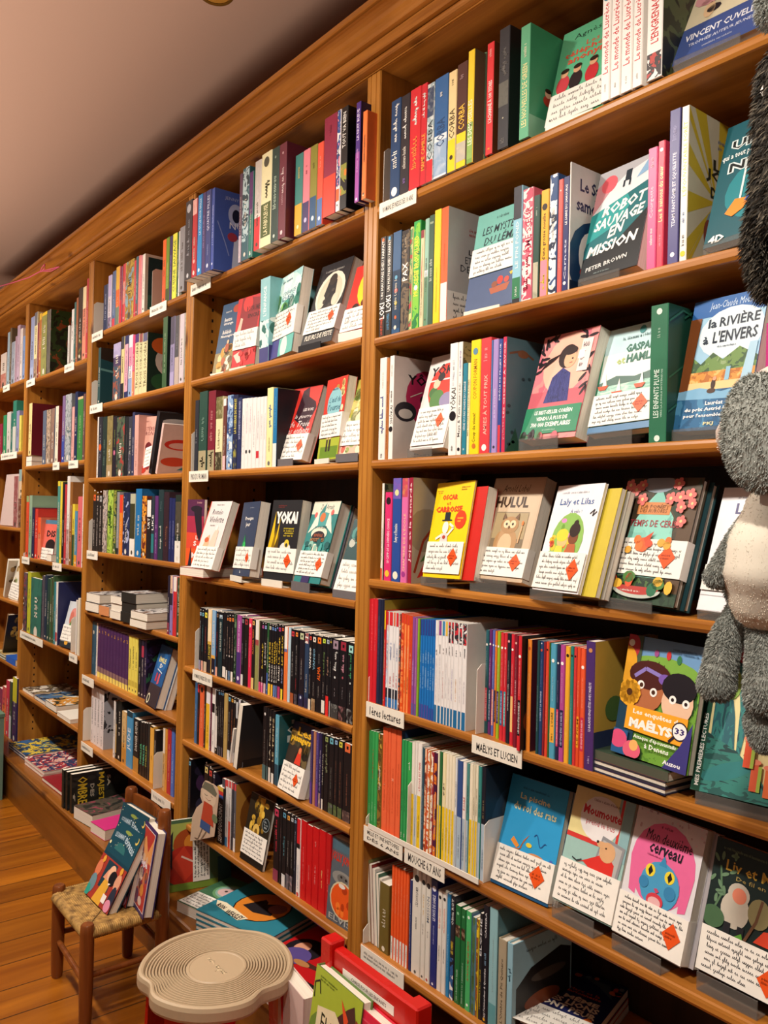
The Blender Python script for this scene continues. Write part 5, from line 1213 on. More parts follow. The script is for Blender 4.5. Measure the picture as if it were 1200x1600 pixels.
@cov
def c_oscar(F):
    F.r(0, 0, 1, 1, 'f2cd12'); F.g(.04, .88, .2, .92, 'b0562c', 2); F.g(.68, .9, .9, .95, 'b0562c', 2); F.t(.2, .81, .62, .87, 'OSCAR', 'd9421c', .05); F.t(.34, .755, .46, .79, 'et', 'd9421c'); F.t(.08, .68, .78, .745, 'CARROSSE', 'd9421c', .05); F.e_(.78, .6, .15, .15, 'e0401c', n=12); F.g(.7, .57, .87, .63, 'f6d03a', 2)
    F.r(.36, .6, .5, .68, '20262c'); F.r(.3, .59, .56, .603, '20262c'); F.e_(.42, .52, .08, .1, 'efe9dc'); F.p([(.3, .3), (.54, .3), (.5, .46), (.34, .46)], 'd9d2cc'); F.line([(.5, .44), (.64, .52), (.52, .56)], .005, 'efe9dc'); F.line([(.34, .44), (.2, .4)], .005, 'efe9dc'); F.e_(.42, .42, .04, .03, 'b0402c')
@cov
def c_hulul(F):
    F.r(0, 0, 1, 1, 'c2a88c'); F.r(.03, .02, .97, .98, 'cbb294'); F.t(.22, .86, .74, .93, 'Arnold Lobel', '4a3526', .0, .3); F.t(.14, .70, .78, .81, 'HULUL', '3f2a1c', .045); F.r(.2, .18, .84, .66, '8a7a60'); F.r(.21, .19, .83, .65, 'a8946e'); F.r(.21, .19, .83, .4, '7c6c54')
    F.e_(.5, .36, .22, .22, 'b0885a'); F.e_(.5, .34, .13, .17, 'cdb088'); F.e_(.52, .53, .17, .13, 'a87f50'); F.e_(.46, .54, .06, .06, 'e0caa0'); F.e_(.58, .54, .06, .06, 'e0caa0'); F.e_(.46, .54, .02, .02, '2a1c10'); F.e_(.58, .54, .02, .02, '2a1c10'); F.p([(.36, .58), (.38, .65), (.44, .6)], '6a4a2c'); F.p([(.6, .6), (.67, .65), (.68, .58)], '6a4a2c'); F.p([(.5, .52), (.54, .52), (.52, .49)], '5a3c1c'); F.line([(.75, .36), (.77, .52)], .003, 'd9a878'); F.e_(.77, .55, .02, .035, 'e87a2c')
@cov
def c_laly(F):
    F.r(0, 0, 1, 1, 'ece8ea'); F.g(.14, .91, .8, .94, '8a8a94'); F.t(.14, .79, .86, .87, 'Laly et Lilas', '38609a', .015); F.t(.42, .73, .66, .77, 'À vélo !', '4a5a94'); F.line([(.84, .72), (.92, .76), (.9, .7), (.97, .74)], .0025, '26262c')
    F.e_(.48, .48, .34, .38, '8ab85a'); blobs(F, 22, ['e86a2c', 'f0c43a', 'd98ac4', '6a9a3a', 'd9504a'], .03, .06, 9, (.16, .3, .82, .66)); F.e_(.4, .47, .11, .1, 'f0b87a'); F.e_(.38, .52, .13, .09, 'f0d03c'); F.e_(.62, .5, .1, .1, '7a4528'); F.e_(.62, .57, .11, .1, '2a1a16'); F.e_(.62, .63, .05, .05, '2a1a16'); F.p([(.5, .3), (.75, .3), (.7, .44), (.54, .44)], 'b5623a'); F.p([(.26, .3), (.48, .3), (.44, .42), (.3, .42)], 'd9d24a')
@cov
def c_cerise(F):
    F.r(0, 0, 1, 1, art(['3f382c', '4a3c2c', '2c3a2a'], 40)); F.r(0, 0, 1, .2, art(['2c4430', '1f3426', '4a6a3a'], 60)); F.p([(.16, .2), (.2, .6), (.36, .8), (.5, .92), (.62, .78), (.74, .68), (.82, .3), (.8, .2)], art(['7fbfb0', '8accbc', '6fb0a4'], 26)); F.r(.82, .1, 1, .9, '55402c'); F.e_(.45, .95, .22, .1, '8a94a0'); F.t(.28, .745, .66, .78, 'LA FORÊT', '6a3a1c'); F.k -= 1
    F.r(.24, .70, .68, .80, 'c9814a'); F.t(.3, .755, .62, .785, 'LA FORÊT', '5a3418'); F.t(.28, .715, .64, .745, 'DES AURORES', '5a3418'); F.t(.08, .60, .84, .655, 'LE TEMPS DE CERISE', 'a03a44', .01)
    for u, v, r in ((.06, .94, .1), (.16, .9, .1), (.24, .94, .09), (.1, .8, .09), (.28, .82, .1), (.04, .84, .08), (.72, .95, .1), (.66, .83, .1), (.78, .84, .1), (.9, .86, .1), (.82, .76, .09), (.86, .65, .09), (.95, .79, .08)): F.flower(u, v, r*.72, 'd9706a', 'e6c48a')
    F.e_(.45, .45, .08, .08, 'd9602c'); F.p([(.44, .5), (.56, .56), (.5, .44)], 'c9421c'); blobs(F, 8, ['e0702c', 'd9a03a', 'd94a2c'], .04, .06, 2, (.1, .4, .8, .5)); F.e_(.5, .1, .32, .1, 'b8c0b4', a0=180, a1=360); F.e_(.5, .12, .3, .09, 'b03a34', a0=180, a1=360); blobs(F, 10, ['e0b03a', '4a7a3a', 'd9502c', '2a6a4a'], .04, .09, 6, (.05, .04, .95, .2)); F.g(.3, .07, .6, .09, 'e6e6dc')
@cov
def c_lewhite(F): F.r(0, 0, 1, 1, 'e6e2e4'); F.g(.2, .9, .6, .93, '6a6474'); F.t(.2, .78, .9, .87, 'Les amis', '3a3570', .02); F.e_(.45, .45, .38, .34, 'd9b4c4'); F.r(0, .12, 1, .125, 'a8a4a4')
@cov
def c_maelys(F):
    F.r(0, 0, 1, 1, '6f9ac4'); F.r(0, 0, 1, .72, art(['5a8a30', '6fa03a', '3f6a34'], 40)); F.e_(.5, .74, .5, .16, art(['86b44a', '7aa842'], 40)); [F.p([(.2+.07*i, .74), (.26+.07*i, .74), (.22+.075*i, .80+.02*(i % 2))], '4a1f1c') for i in range(5)]; F.e_(.56, .88, .03, .05, 'c83a3a'); F.e_(.7, .86, .03, .05, '3a7a4a'); F.e_(.4, .88, .03, .04, 'a0508a'); F.p([(0, .3), (.2, .6), (.2, 1), (0, 1)], '4a5a44'); F.e_(.05, .9, .12, .16, 'b0303a'); F.e_(.02, .75, .14, .2, 'e0a02c'); F.e_(.05, .93, .04, .04, 'e9e9e0'); F.r(0, 0, .25, .5, '1f3f54'); F.g(.6, .9, .98, .95, '3a5a7a', 2)
    F.e_(.34, .58, .24, .26, 'b06a44'); F.e_(.36, .69, .28, .16, '4a1f1c'); F.line([(.16, .66), (.3, .74), (.52, .7)], .006, '8a7ac0'); F.e_(.56, .68, .08, .06, '7a5ab0'); F.e_(.26, .6, .048, .048, 'f4f0ea'); F.e_(.44, .56, .048, .048, 'f4f0ea'); F.e_(.27, .6, .025, .025, '4a2a1c'); F.e_(.44, .56, .025, .025, '4a2a1c')
    F.e_(.76, .52, .2, .22, 'e6bfa0'); F.e_(.76, .64, .22, .16, '1f1a20'); F.e_(.7, .54, .046, .046, 'f4f0ea'); F.e_(.87, .53, .046, .046, 'f4f0ea'); F.e_(.7, .54, .02, .02, '2a1a1c'); F.e_(.87, .53, .02, .02, '2a1a1c'); F.flower(.13, .52, .15, 'e8a82c', '4a2a14', 11)
    F.p([(.13, .22), (.13, .42), (.93, .42), (.93, .2)], 'eda52c'); F.t(.22, .345, .86, .395, 'Les enquêtes de', 'f6f0e0', .03); F.t(.19, .24, .76, .335, 'MAËLYS', 'f6f2ea', .06); F.e_(.85, .31, .1, .1, '2a2030'); F.e_(.85, .31, .085, .085, 'f4f2ee'); F.t(.79, .285, .91, .335, '33', '3a2a6a', .03); F.line([(.79, .26), (.73, .21)], .004, '2a2030')
    F.r(.0, .0, .2, .2, '2a5a8a'); F.e_(.08, .12, .12, .1, 'd9507a'); F.e_(.28, .06, .12, .1, 'e0607a'); F.e_(.3, .1, .06, .06, 'f0b46a'); F.t(.28, .155, .84, .195, "Attaque d'épouvantails", 'f2f4ea', .02); F.t(.44, .105, .76, .145, 'à Denens', 'f2f4ea', .02); F.p([(.7, 0), (1, 0), (1, .4), (.88, .2)], '3f3a7c'); F.t(.7, .03, .92, .065, 'Auzou', 'f4f2f4', .03)
@cov
def c_petit(F):
    F.r(0, 0, 1, 1, 'ebdca0'); F.r(0, .84, 1, 1, 'b4a4bc'); F.r(.2, .72, 1, .84, 'b0202c'); F.t(.24, .75, .98, .82, 'PETIT', 'd9707a', .0); F.e_(.42, .92, .1, .1, '3a2f6a'); F.e_(.42, .92, .07, .07, 'cfc0d4'); F.e_(.42, .92, .04, .04, '3a2f6a'); F.r(0, 0, .07, 1, '22503f'); vs, fs = letters('MES PREMIÈRES LECTURES', .02); F.put([(.015+(1-y)*.04, .03+x*.42) for x, y in vs], fs, 'W'); F.up()
    for p in ([(.1, .0), (.3, .1), (.25, .45), (.15, .8), (.08, .9)], [(.3, .1), (.36, .5), (.3, .75), (.22, .78), (.28, .5)]): F.p(p, art(['24606a', '2f7f7c', '1b4a54'], 34, stretch=(3, 1, 1)))
    F.p([(.07, 0), (.6, 0), (.5, .12), (.3, .26), (.07, .34)], art(['1f5450', '2f7a70', '163f40'], 30, stretch=(1, 1, 3))); F.e_(.25, .14, .2, .06, '2f7a7a', .4); F.e_(.2, .64, .07, .12, '8ab04a'); F.e_(.46, .6, .1, .1, '1f6a5a'); F.e_(.5, .47, .06, .1, '8a6a5a'); F.e_(.5, .37, .07, .07, '9a7868'); F.e_(.5, .4, .03, .03, 'efe9e4'); F.e_(.5, .33, .025, .02, '1f1616'); F.line([(.44, .4), (.36, .24)], .004, '8a6a5a'); F.line([(.55, .36), (.6, .2)], .004, '8a6a5a'); F.line([(.45, .48), (.36, .42)], .004, '8a6a5a'); F.line([(.55, .48), (.64, .44)], .004, '8a6a5a')
    for u, v, c in ((.42, .06, 'e0603a'), (.52, .04, 'e8703a'), (.66, .1, 'e0563a'), (.72, .04, 'ea8a4a'), (.8, .12, 'e0603a'), (.36, .18, 'd9502c')): F.r(u, v, u+.05, v+.16, c); F.r(u+.05, v, u+.075, v+.14, 'a4c04a'); F.e_(u+.025, v+.16, .04, .02, 'f08a6a')
@cov
def c_piscine(F):
    F.r(0, 0, 1, 1, art(['2a8fc4', '2f9ad0'], 18)); F.g(.24, .89, .8, .92, '144a74'); F.t(.22, .79, .74, .86, 'La piscine', 'e6e0a8', .015); F.t(.14, .70, .88, .77, 'du roi des rats', 'e6e0a8', .015)
    F.p([(.26, .36), (.36, .36), (.5, .52), (.42, .46), (.4, .38)], 'b0683a'); F.p([(.2, .42), (.32, .37), (.36, .4), (.24, .46)], 'e8923a'); F.e_(.66, .35, .14, .04, 'c98a5a'); F.e_(.52, .43, .05, .03, 'e6c83a'); F.line([(.58+.02*i, .52+.035*math.sin(i*.75)-.006*i) for i in range(12)], .0016, '2a5a94'); F.e_(.92, .36, .03, .03, '4a6ab8'); F.r(0, 0, 1, .05, '1d4f78')
@cov
def c_moumoute(F):
    F.r(0, 0, 1, 1, '9cc0b8'); F.p([(0, .6), (0, 1), (.76, 1), (.76, .6)], 'e6d898'); F.r(.8, .55, .84, 1, 'cf3a34'); F.r(0, .56, .82, .6, 'cf3a34'); F.r(.86, .5, 1, 1, '8ab0b4'); F.e_(.5, .78, .34, .3, 'e9e4e2'); F.g(.34, .91, .8, .94, '8a6a6a'); F.t(.2, .79, .84, .87, 'Moumoute', 'cf2f3a', .03); F.t(.28, .70, .76, .76, 'prend le bus', 'c24a50')
    F.p([(.5, .3), (.94, .3), (.98, .62), (.6, .66)], '8f8f92'); F.p([(.54, .32), (.9, .32), (.94, .6), (.62, .63)], 'b4b2b0'); F.p([(.26, .37), (.36, .4), (.5, .36), (.86, .34), (.86, .46), (.78, .5), (.62, .5)], 'd8342c'); F.e_(.72, .54, .13, .13, 'd9a87a'); F.e_(.62, .585, .09, .045, 'd9a87a'); F.e_(.54, .6, .02, .02, '3a2a20'); F.e_(.69, .57, .012, .012, '2a1a14'); F.line([(.18, .4), (.26, .385), (.34, .41)], .002, '2a2a30')
@cov
def c_cerveau(F):
    F.r(0, 0, 1, 1, 'dcd8dc'); blobs(F, 40, ['e6d0d8', 'c9b4bc'], .012, .02, 5, (0, .8, 1, 1)); F.e_(.5, .62, .46, .5, 'e4699a'); F.p([(.04, .62), (.1, .36), (.2, .34), (.18, .62)], 'e4699a'); F.p([(.96, .62), (.92, .36), (.82, .34), (.8, .62)], 'e4699a'); F.g(.38, .885, .66, .915, '7a2f4a'); F.t(.2, .78, .86, .86, 'Mon deuxième', '1f1a26', .0, .25); F.t(.28, .69, .76, .76, 'cerveau', '1f1a26', .02, .2); F.g(.26, .66, .74, .68, '8a2f54')
    F.e_(.52, .47, .28, .28, '4a9ac4'); F.p([(.52, .7), (.46, .62), (.58, .62)], '3a8ab8'); F.e_(.36, .56, .07, .075, 'ecd43a'); F.e_(.64, .56, .07, .075, 'ecd43a'); F.p([(.36, .6), (.4, .56), (.36, .52), (.33, .56)], '1c1c22'); F.p([(.64, .6), (.68, .56), (.64, .52), (.61, .56)], '1c1c22'); F.e_(.3, .46, .07, .07, '3a82b0'); F.e_(.68, .45, .08, .08, '3a82b0'); F.p([(.46, .44), (.5, .45), (.54, .43), (.5, .41)], 'c24a6a'); F.e_(.5, .355, .12, .09, 'cf3f4a'); F.e_(.5, .345, .09, .06, 'e6b4b4')
@cov
def c_liv(F):
    F.r(0, 0, 1, 1, '1f2c2a'); F.g(.1, .92, .9, .95, '6a7a5a'); F.t(.16, .78, .96, .86, 'Liv et Marin', 'dbb84a', .015); F.t(.3, .72, .96, .76, 'De fil en aiguille', 'b8a05a'); rnd = random.Random(2)
    F.line([(.05, .4), (.16, .6), (.1, .8)], .003, '5a7a5a')
    for i in range(12): F.e_(.02+rnd.random()*.24, .5+rnd.random()*.42, .05, .02, '6a8a6a', rnd.uniform(0, 3)); F.k -= 1
    F.up(); F.e_(.34, .52, .17, .2, 'c4bcac'); F.e_(.36, .64, .13, .12, 'c4bcac'); F.e_(.37, .63, .085, .085, 'e0866a'); F.r(.24, .32, .32, .42, '26262a'); F.r(.4, .32, .48, .42, '26262a'); F.e_(.62, .56, .13, .16, '8a8058'); F.line([(.5, .34), (.6, .5), (.64, .66)], .004, '6a4a34'); F.p([(.6, .36), (.9, .36), (.95, .5), (.7, .46)], 'd0442c'); F.e_(.1, .42, .14, .12, '4a6a4a'); F.p([(.3, .3), (.5, .3), (.46, .38)], '5a9a3a'); F.e_(.95, .6, .1, .14, 'c9482c')
@cov
def c_femme(F): F.r(0, 0, 1, 1, '2f5070'); F.e_(.8, .9, .2, .12, 'b0452c'); F.g(.2, .86, .7, .9, 'd9d4cc'); F.t(.2, .74, .62, .8, 'Aventure', 'e6e2dc', .02); F.t(.2, .68, .72, .73, 'étrange', 'e6e2dc', .02); F.t(.2, .56, .7, .62, 'Adélaïde', 'e6e2dc', .02); F.t(.16, .5, .9, .55, 'Messagère', 'e6e2dc', .02); F.r(0, 0, 1, .3, '8a7a4a'); blobs(F, 16, ['d9c48a', '4a3a2a', 'c9902c', 'e6dcc4', '6a4a2c', 'b0562c'], .08, .16, 3, (.1, .05, .9, .36)); F.e_(.6, .36, .1, .14, 'a8502c'); F.e_(.62, .44, .06, .06, 'd9b08a')
@cov
def c_redgirl(F): F.r(0, 0, 1, 1, 'c22429'); F.p([(.2, 1), (.1, .5), (.4, .2), (.9, .4), (.98, .95)], '8a1c24'); F.e_(.45, .9, .2, .2, 'd9302f'); F.t(.42, .78, .98, .86, 'ROYAUME', '4a1016', .02); F.t(.5, .69, .98, .76, 'ENCRÉ', '4a1016', .02); F.p([(.02, .42), (.2, .72), (.3, .7), (.22, .45)], 'ddb9a4'); F.p([(.25, .3), (.9, .3), (.7, .5)], '4a1218'); F.p([(.05, .2), (.25, .08), (.4, .1), (.3, .24)], 'e0c4b4'); blobs(F, 10, ['d9302f', 'a81c24', 'e0504a'], .06, .12, 11, (.3, .02, .98, .25)); F.r(.1, .0, 1, .03, '4a7a4a')
@cov
def c_tealeaf(F): F.r(0, 0, 1, 1, art(['9fd0d0', 'c4e6e0', '7fc0c0'], 24)); F.e_(.5, .8, .5, .3, art(['c4e6e0', 'e0f2ec', 'a4d4d0'], 24)); blobs(F, 16, ['4a9a84', '7fc4b4', '2f7a6a', 'd9efe6', '8ac46a'], .08, .2, 12, (.05, .4, .95, .75)); F.t(.26, .74, .8, .79, "L'ENFANCE", '3f6a7c', .01); F.t(.26, .68, .76, .73, 'DES', '4a6a84', .01); F.g(.2, .9, .8, .94, '6a8a9c'); F.line([(.02, .45), (.5, .4), (.98, .52)], .006, '1f4a44'); F.line([(.02, .4), (.5, .36), (.98, .46)], .005, 'e9f4f0'); F.r(0, 0, .4, .22, '4a4a86'); F.p([(.4, 0), (1, 0), (1, .24), (.4, .2)], '6ab8ac'); F.e_(.62, .1, .14, .2, 'cfe6da')
@cov
def c_fleurs(F): F.r(0, 0, 1, 1, '26262a'); F.g(.2, .88, .9, .92, 'a8a49c'); F.e_(.52, .62, .44, .44, 'e6dcc8'); F.e_(.52, .6, .37, .38, 'd4c6ac'); F.p([(.24, .32), (.4, .76), (.52, .82), (.66, .76), (.78, .32)], '26262a'); F.e_(.52, .78, .12, .12, '3a3430'); F.e_(.32, .52, .1, .13, 'd9cbb4'); F.e_(.74, .52, .1, .13, 'd9cbb4'); blobs(F, 8, ['4a4440', '34302e'], .03, .06, 4, (.4, .4, .66, .7)); F.t(.1, .07, .96, .13, 'FLEURS DE PESTE', 'e0d8c8', .02)
@cov
def c_yelred(F): F.r(0, 0, 1, 1, 'd8332a'); F.e_(.62, .66, .42, .5, 'd9c92c'); F.e_(.6, .62, .12, .2, '5a7a2c'); F.line([(.5, .6), (.8, .8), (.9, .95)], .006, '4a5a1c'); F.e_(.25, .36, .1, .1, '3a1a14'); F.e_(.45, .42, .07, .08, '6a2a1c')
@cov
def c_redcat(F): F.r(0, 0, 1, 1, 'd8352c'); F.p([(.36, .95), (.55, 1), (.62, .86), (.9, .78), (.98, .7), (.8, .4), (.5, .5), (.3, .56)], '3a1f2a'); F.t(.3, .55, .9, .62, 'la guerre', 'e9dcd8', .0, .4); F.t(.2, .45, .9, .53, 'de Troie', 'e9dcd8', .0, .4); F.t(.1, .36, .95, .44, 'des enfants', 'e9dcd8', .0, .4); F.t(.55, .66, .9, .7, 'LES ROIS', 'e9dcd8', .02)
@cov
def c_frame(F): F.r(0, 0, 1, 1, 'cc3a2c'); blobs(F, 26, ['d9c27a', 'e6d8b0', 'cc4a2c', 'b08a3a'], .05, .1, 15, (.08, .3, .95, .92)); F.e_(.5, .68, .34, .36, '8ac0c8'); F.g(.34, .84, .7, .88, '2f4a54'); F.t(.24, .7, .78, .77, "L'œuf de", '1f5a74', .0, .3); F.t(.2, .6, .82, .68, "l'ourse", '1f5a74', .0, .3); F.e_(.5, .5, .2, .1, 'b08a5a'); F.r(0, 0, 1, .26, 'a8b43a'); F.r(.1, .02, .95, .16, '6a8a2c'); F.r(.36, .1, .44, .26, '3a2a2c'); F.r(.5, .1, .58, .26, '3a2a2c'); F.e_(.4, .27, .05, .05, 'd9b08a'); F.e_(.54, .27, .05, .05, 'd9b08a')
@cov
def c_yelbird(F): F.r(0, 0, 1, 1, 'b4a84a'); blobs(F, 20, ['8aa04a', 'd9c87a', 'e6dca8', '6a7a34'], .08, .16, 18, (.05, .35, .95, .98)); F.e_(.6, .56, .22, .22, '7a9ab0'); F.e_(.5, .48, .2, .14, 'e0cfa0'); F.p([(.5, .38), (.8, .4), (.7, .5)], 'd97a3a'); F.r(0, 0, 1, .2, 'd9a890'); blobs(F, 10, ['c9503c', 'e6dcb0', '8a9a4a'], .05, .1, 19, (.05, .02, .95, .18))
@cov
def c_sunset(F): F.r(0, 0, 1, 1, '5a2a4a'); F.r(0, .45, 1, .75, 'a8304a'); F.r(0, .22, 1, .5, 'd94a34'); F.r(0, 0, 1, .26, 'e85a2a'); F.e_(.55, .86, .34, .1, '2a222c'); F.p([(.4, .84), (.85, .84), (.98, .2), (.6, .5)], '2a222c'); F.t(.56, .4, .72, .46, 'L', 'e9e4e0', .02); F.t(.44, .3, .62, .38, 'S', 'e9e4e0', .04); F.t(.36, .12, .6, .2, 'M', 'e9e4e0', .04); F.p([(.15, 0), (.3, .3), (.36, 0)], '2a222c'); F.g(.6, .93, .98, .97, 'd9a0a4')
@cov
def c_romance(F): F.r(0, 0, 1, 1, 'ddd6d2'); F.r(0, 0, .04, 1, 'd9483a'); F.g(.34, .93, .72, .96, '8a8280'); F.t(.22, .8, .72, .88, 'Roméo', '3f3a44', .0, .2); F.t(.2, .68, .86, .77, 'Violette', '3f3a44', .0, .2); F.g(.3, .62, .6, .65, '8a8280'); F.p([(.2, .28), (.5, .3), (.42, .5), (.3, .46)], 'e0b08a'); F.p([(.45, .28), (.8, .28), (.78, .56), (.64, .6), (.56, .5)], 'e6c4b0'); F.e_(.34, .42, .1, .06, 'c9603a'); F.e_(.66, .6, .06, .06, 'f0e4da')
@cov
def c_navy(F): F.r(0, 0, 1, 1, '35415a'); F.g(.44, .91, .7, .93, 'a8b0c0'); F.t(.26, .74, .74, .8, 'Presque', 'ece8e0', .02); F.t(.34, .65, .6, .72, 'jour', 'ece8e0', .02); F.p([(.26, .37), (.4, .56), (.54, .37)], '1f7a4a'); F.e_(.42, .42, .07, .07, '2fb45a'); F.e_(.42, .39, .03, .03, '8ae08a'); F.t(.4, .04, .46, .07, 'a', 'ece8e0')
@cov
def c_blackyel(F): F.r(0, 0, 1, 1, '242326'); F.p([(0, .35), (.16, .86), (.2, .4), (.34, .78), (.3, .36), (.46, .38), (.42, .3), (0, .3)], 'e0b81c'); F.p([(.1, .34), (.24, .66), (.24, .34)], '8a6a10'); F.p([(.2, .36), (.38, .62), (.36, .34)], '5a4410'); F.g(.22, .9, .5, .94, '9a3a34', 2); F.t(.18, .7, .92, .86, 'YOKAI', 'f0ede6', .06); F.g(.5, .54, .86, .66, 'e0c82c', 4); F.e_(.62, .4, .18, .12, 'e0dcd4'); F.e_(.66, .46, .08, .08, 'e0c43a'); F.e_(.66, .44, .04, .04, '3a3a3a')
@cov
def c_teal(F): F.r(0, 0, 1, 1, '2f7f7c'); F.r(0, .84, 1, 1, 'ddd9c4'); F.t(.3, .9, .8, .96, 'Zoé Arnalt', '1f3a3c', .0, .2); F.p([(.3, .84), (.5, .98), (.5, .84)], '2f7f7c'); F.e_(.5, .76, .36, .18, '4a9a98'); F.p([(.05, .6), (.3, .9), (.36, .7)], 'e6e2d0'); F.p([(.96, .6), (.7, .9), (.66, .7)], 'e6e2d0'); F.e_(.48, .8, .1, .1, 'c9703a'); F.e_(.8, .86, .05, .06, 'd9605a'); F.e_(.2, .83, .05, .06, 'd9605a'); F.e_(.5, .6, .3, .14, 'ddd9c4'); F.t(.3, .66, .72, .7, 'LA SORCIÈRE', '1f4a4c', .02); F.e_(.5, .56, .24, .12, '241f2a'); F.t(.34, .56, .66, .6, 'ESPIÈGLE', 'b05a34', .02); F.t(.24, .5, .76, .55, 'MYSTÈRES', 'b07a4a', .02); F.p([(.36, .3), (.64, .3), (.58, .47), (.42, .47)], 'ddd9c4'); F.p([(.42, .3), (.58, .3), (.52, .44)], '1d1a1e'); blobs(F, 14, ['1f5a5a', '4aa09a', '8ab8a8'], .05, .1, 22, (.02, .32, .98, .5)); F.r(.3, 0, .6, .12, '3a2f5c')
@cov
def c_lastteal(F): F.r(0, 0, 1, 1, '2a4a4c'); blobs(F, 18, ['e0dcd0', '1f2a2c', '4a8a84', 'b4b8ac'], .08, .16, 24, (.05, .35, .95, .98))
@cov
def c_passag(F): F.r(0, 0, 1, 1, '3a3028'); F.r(0, .9, 1, 1, '2f2a44'); blobs(F, 16, ['6a5a3a', '8a6a34', '2a241e', '4a4430'], .08, .16, 26, (.05, .45, .95, .95)); F.t(.3, .82, .98, .94, 'Les', 'd9a82c', .03); F.t(.06, .70, .99, .8, 'passagers', 'e0b02c', .05); F.p([(.44, .42), (.74, .42), (.66, .62), (.56, .66)], 'd9402c'); F.e_(.6, .62, .07, .07, 'd97a4a')
@cov
def c_goldbird(F): F.r(0, 0, 1, 1, '2a2218'); F.p([(.4, .98), (.64, 1), (.6, .6), (.52, .56)], 'c9942c'); blobs(F, 18, ['8a6a24', 'c9a03a', '4a3a1c', 'e0b84a'], .05, .12, 28, (.2, .38, .76, .98)); F.e_(.46, .5, .14, .14, 'd9b45a'); F.e_(.46, .46, .06, .1, '7a5a1c'); F.e_(.82, .64, .15, .15, '8a9aa0'); F.e_(.82, .64, .135, .135, '1d2426'); F.g(.74, .58, .9, .7, 'b4bcbc', 3); F.r(0, 0, 1, .1, '1d1a16')
@cov
def c_jolly(F): F.r(0, 0, 1, 1, '55606a'); F.r(.0, .86, 1, .98, '4a6a7a'); F.t(.05, .7, .98, .84, 'JOLLY JONSON', 'c8301c', .04); F.e_(.5, .55, .38, .16, '8a8a86'); F.e_(.5, .55, .2, .1, '6a6a68'); F.e_(.45, .57, .04, .03, '1d1c1e'); F.e_(.62, .56, .04, .03, '1d1c1e'); F.e_(.55, .3, .46, .42, 'cfc4a0'); F.e_(.55, .3, .42, .38, 'e2561c'); blobs(F, 6, ['b03a14', 'f07a2c'], .06, .1, 30, (.3, .14, .8, .46)); F.e_(.5, .47, .12, .05, 'e0dcd4'); F.t(.1, .03, .9, .1, 'ELVIS', 'a4a8a4', .02)
@cov
def c_mystere(F): F.r(0, 0, 1, 1, 'd4a090'); F.g(.2, .9, .86, .94, '8a4a44'); F.t(.24, .76, .95, .84, 'MYSTÈRE', '7a2f34', .0); F.t(.3, .68, .9, .75, 'BYRON', '7a2f34', .0); F.line([(.1, .9), (.2, .6), (.15, .3)], .004, '4a2a2c'); F.e_(.3, .56, .12, .1, 'b02a34'); F.e_(.72, .48, .16, .14, '6a1c24'); F.e_(.22, .15, .2, .2, 'd9502c'); F.e_(.5, .1, .2, .1, 'c03a2c'); F.e_(.75, .2, .12, .16, '8a2a2c')
@cov
def c_bluefan(F): F.r(0, 0, 1, 1, '23548c'); F.r(0, 0, 1, .35, '3a2f34'); F.e_(.5, .75, .4, .3, '2f6aa8'); F.t(.2, .72, .8, .82, 'ÉMILE', 'e6d88a', .03); F.t(.4, .63, .62, .7, 'D', 'e6e2d8', .03); F.p([(.3, .4), (.44, .4), (.42, .54), (.32, .54)], 'c83a44'); F.p([(.52, .36), (.68, .38), (.66, .54), (.54, .54)], 'c85a6a'); F.line([(.3, .6), (.75, .56)], .004, 'c4d0dc'); F.e_(.22, .1, .12, .14, 'ece4c0'); F.e_(.22, .1, .08, .1, '3a3a3a')
@cov
def c_diamond(F):
    F.r(0, 0, 1, 1, '153c4c'); F.r(0, .58, 1, 1, '174656'); F.t(.1, .79, .46, .85, 'LE DIAMANT', 'b8ccd8', .02, 0, .02); F.t(.5, .80, .92, .87, 'EXPRESS', 'b8ccd8', .03, 0, -.09); F.e_(.46, .66, .2, .14, '2f6a6c', a0=0, a1=180); F.e_(.5, .92, .12, .03, '8a9a4a'); F.e_(.88, .9, .05, .06, 'e6c85a'); F.e_(.865, .91, .04, .05, '174656'); F.e_(.06, .7, .03, .03, 'e6dca8'); blobs(F, 16, ['c4ccb0', 'e6dca8'], .006, .012, 33, (.03, .6, .97, .97))
    F.r(0, 0, 1, .54, 'a5382c'); F.r(.3, .18, .68, .52, '1f3a48'); F.p([(.3, 0), (.62, 0), (.66, .28), (.46, .34)], 'e0a83a'); F.p([(.36, .3), (.44, .42), (.6, .44), (.62, .3)], 'e09a7a'); F.e_(.58, .4, .12, .13, 'eab896'); F.e_(.68, .36, .13, .12, '1a161c'); F.e_(.1, .36, .1, .14, 'd97a54'); F.e_(.1, .16, .12, .16, '6a8a94'); F.e_(.04, .06, .1, .1, '2f9a8a'); F.e_(.88, .36, .1, .14, 'd99a7c'); F.e_(.9, .16, .1, .2, '2a3040'); F.e_(.88, .07, .1, .1, 'd98aa4'); F.e_(.16, .49, .05, .06, 'e0a03a'); F.e_(.86, .5, .05, .06, 'e0a03a'); F.r(.62, .06, .76, .16, 'ece4e0'); F.p([(.62, .29), (.7, .3), (.64, .26)], 'f0e6e0')
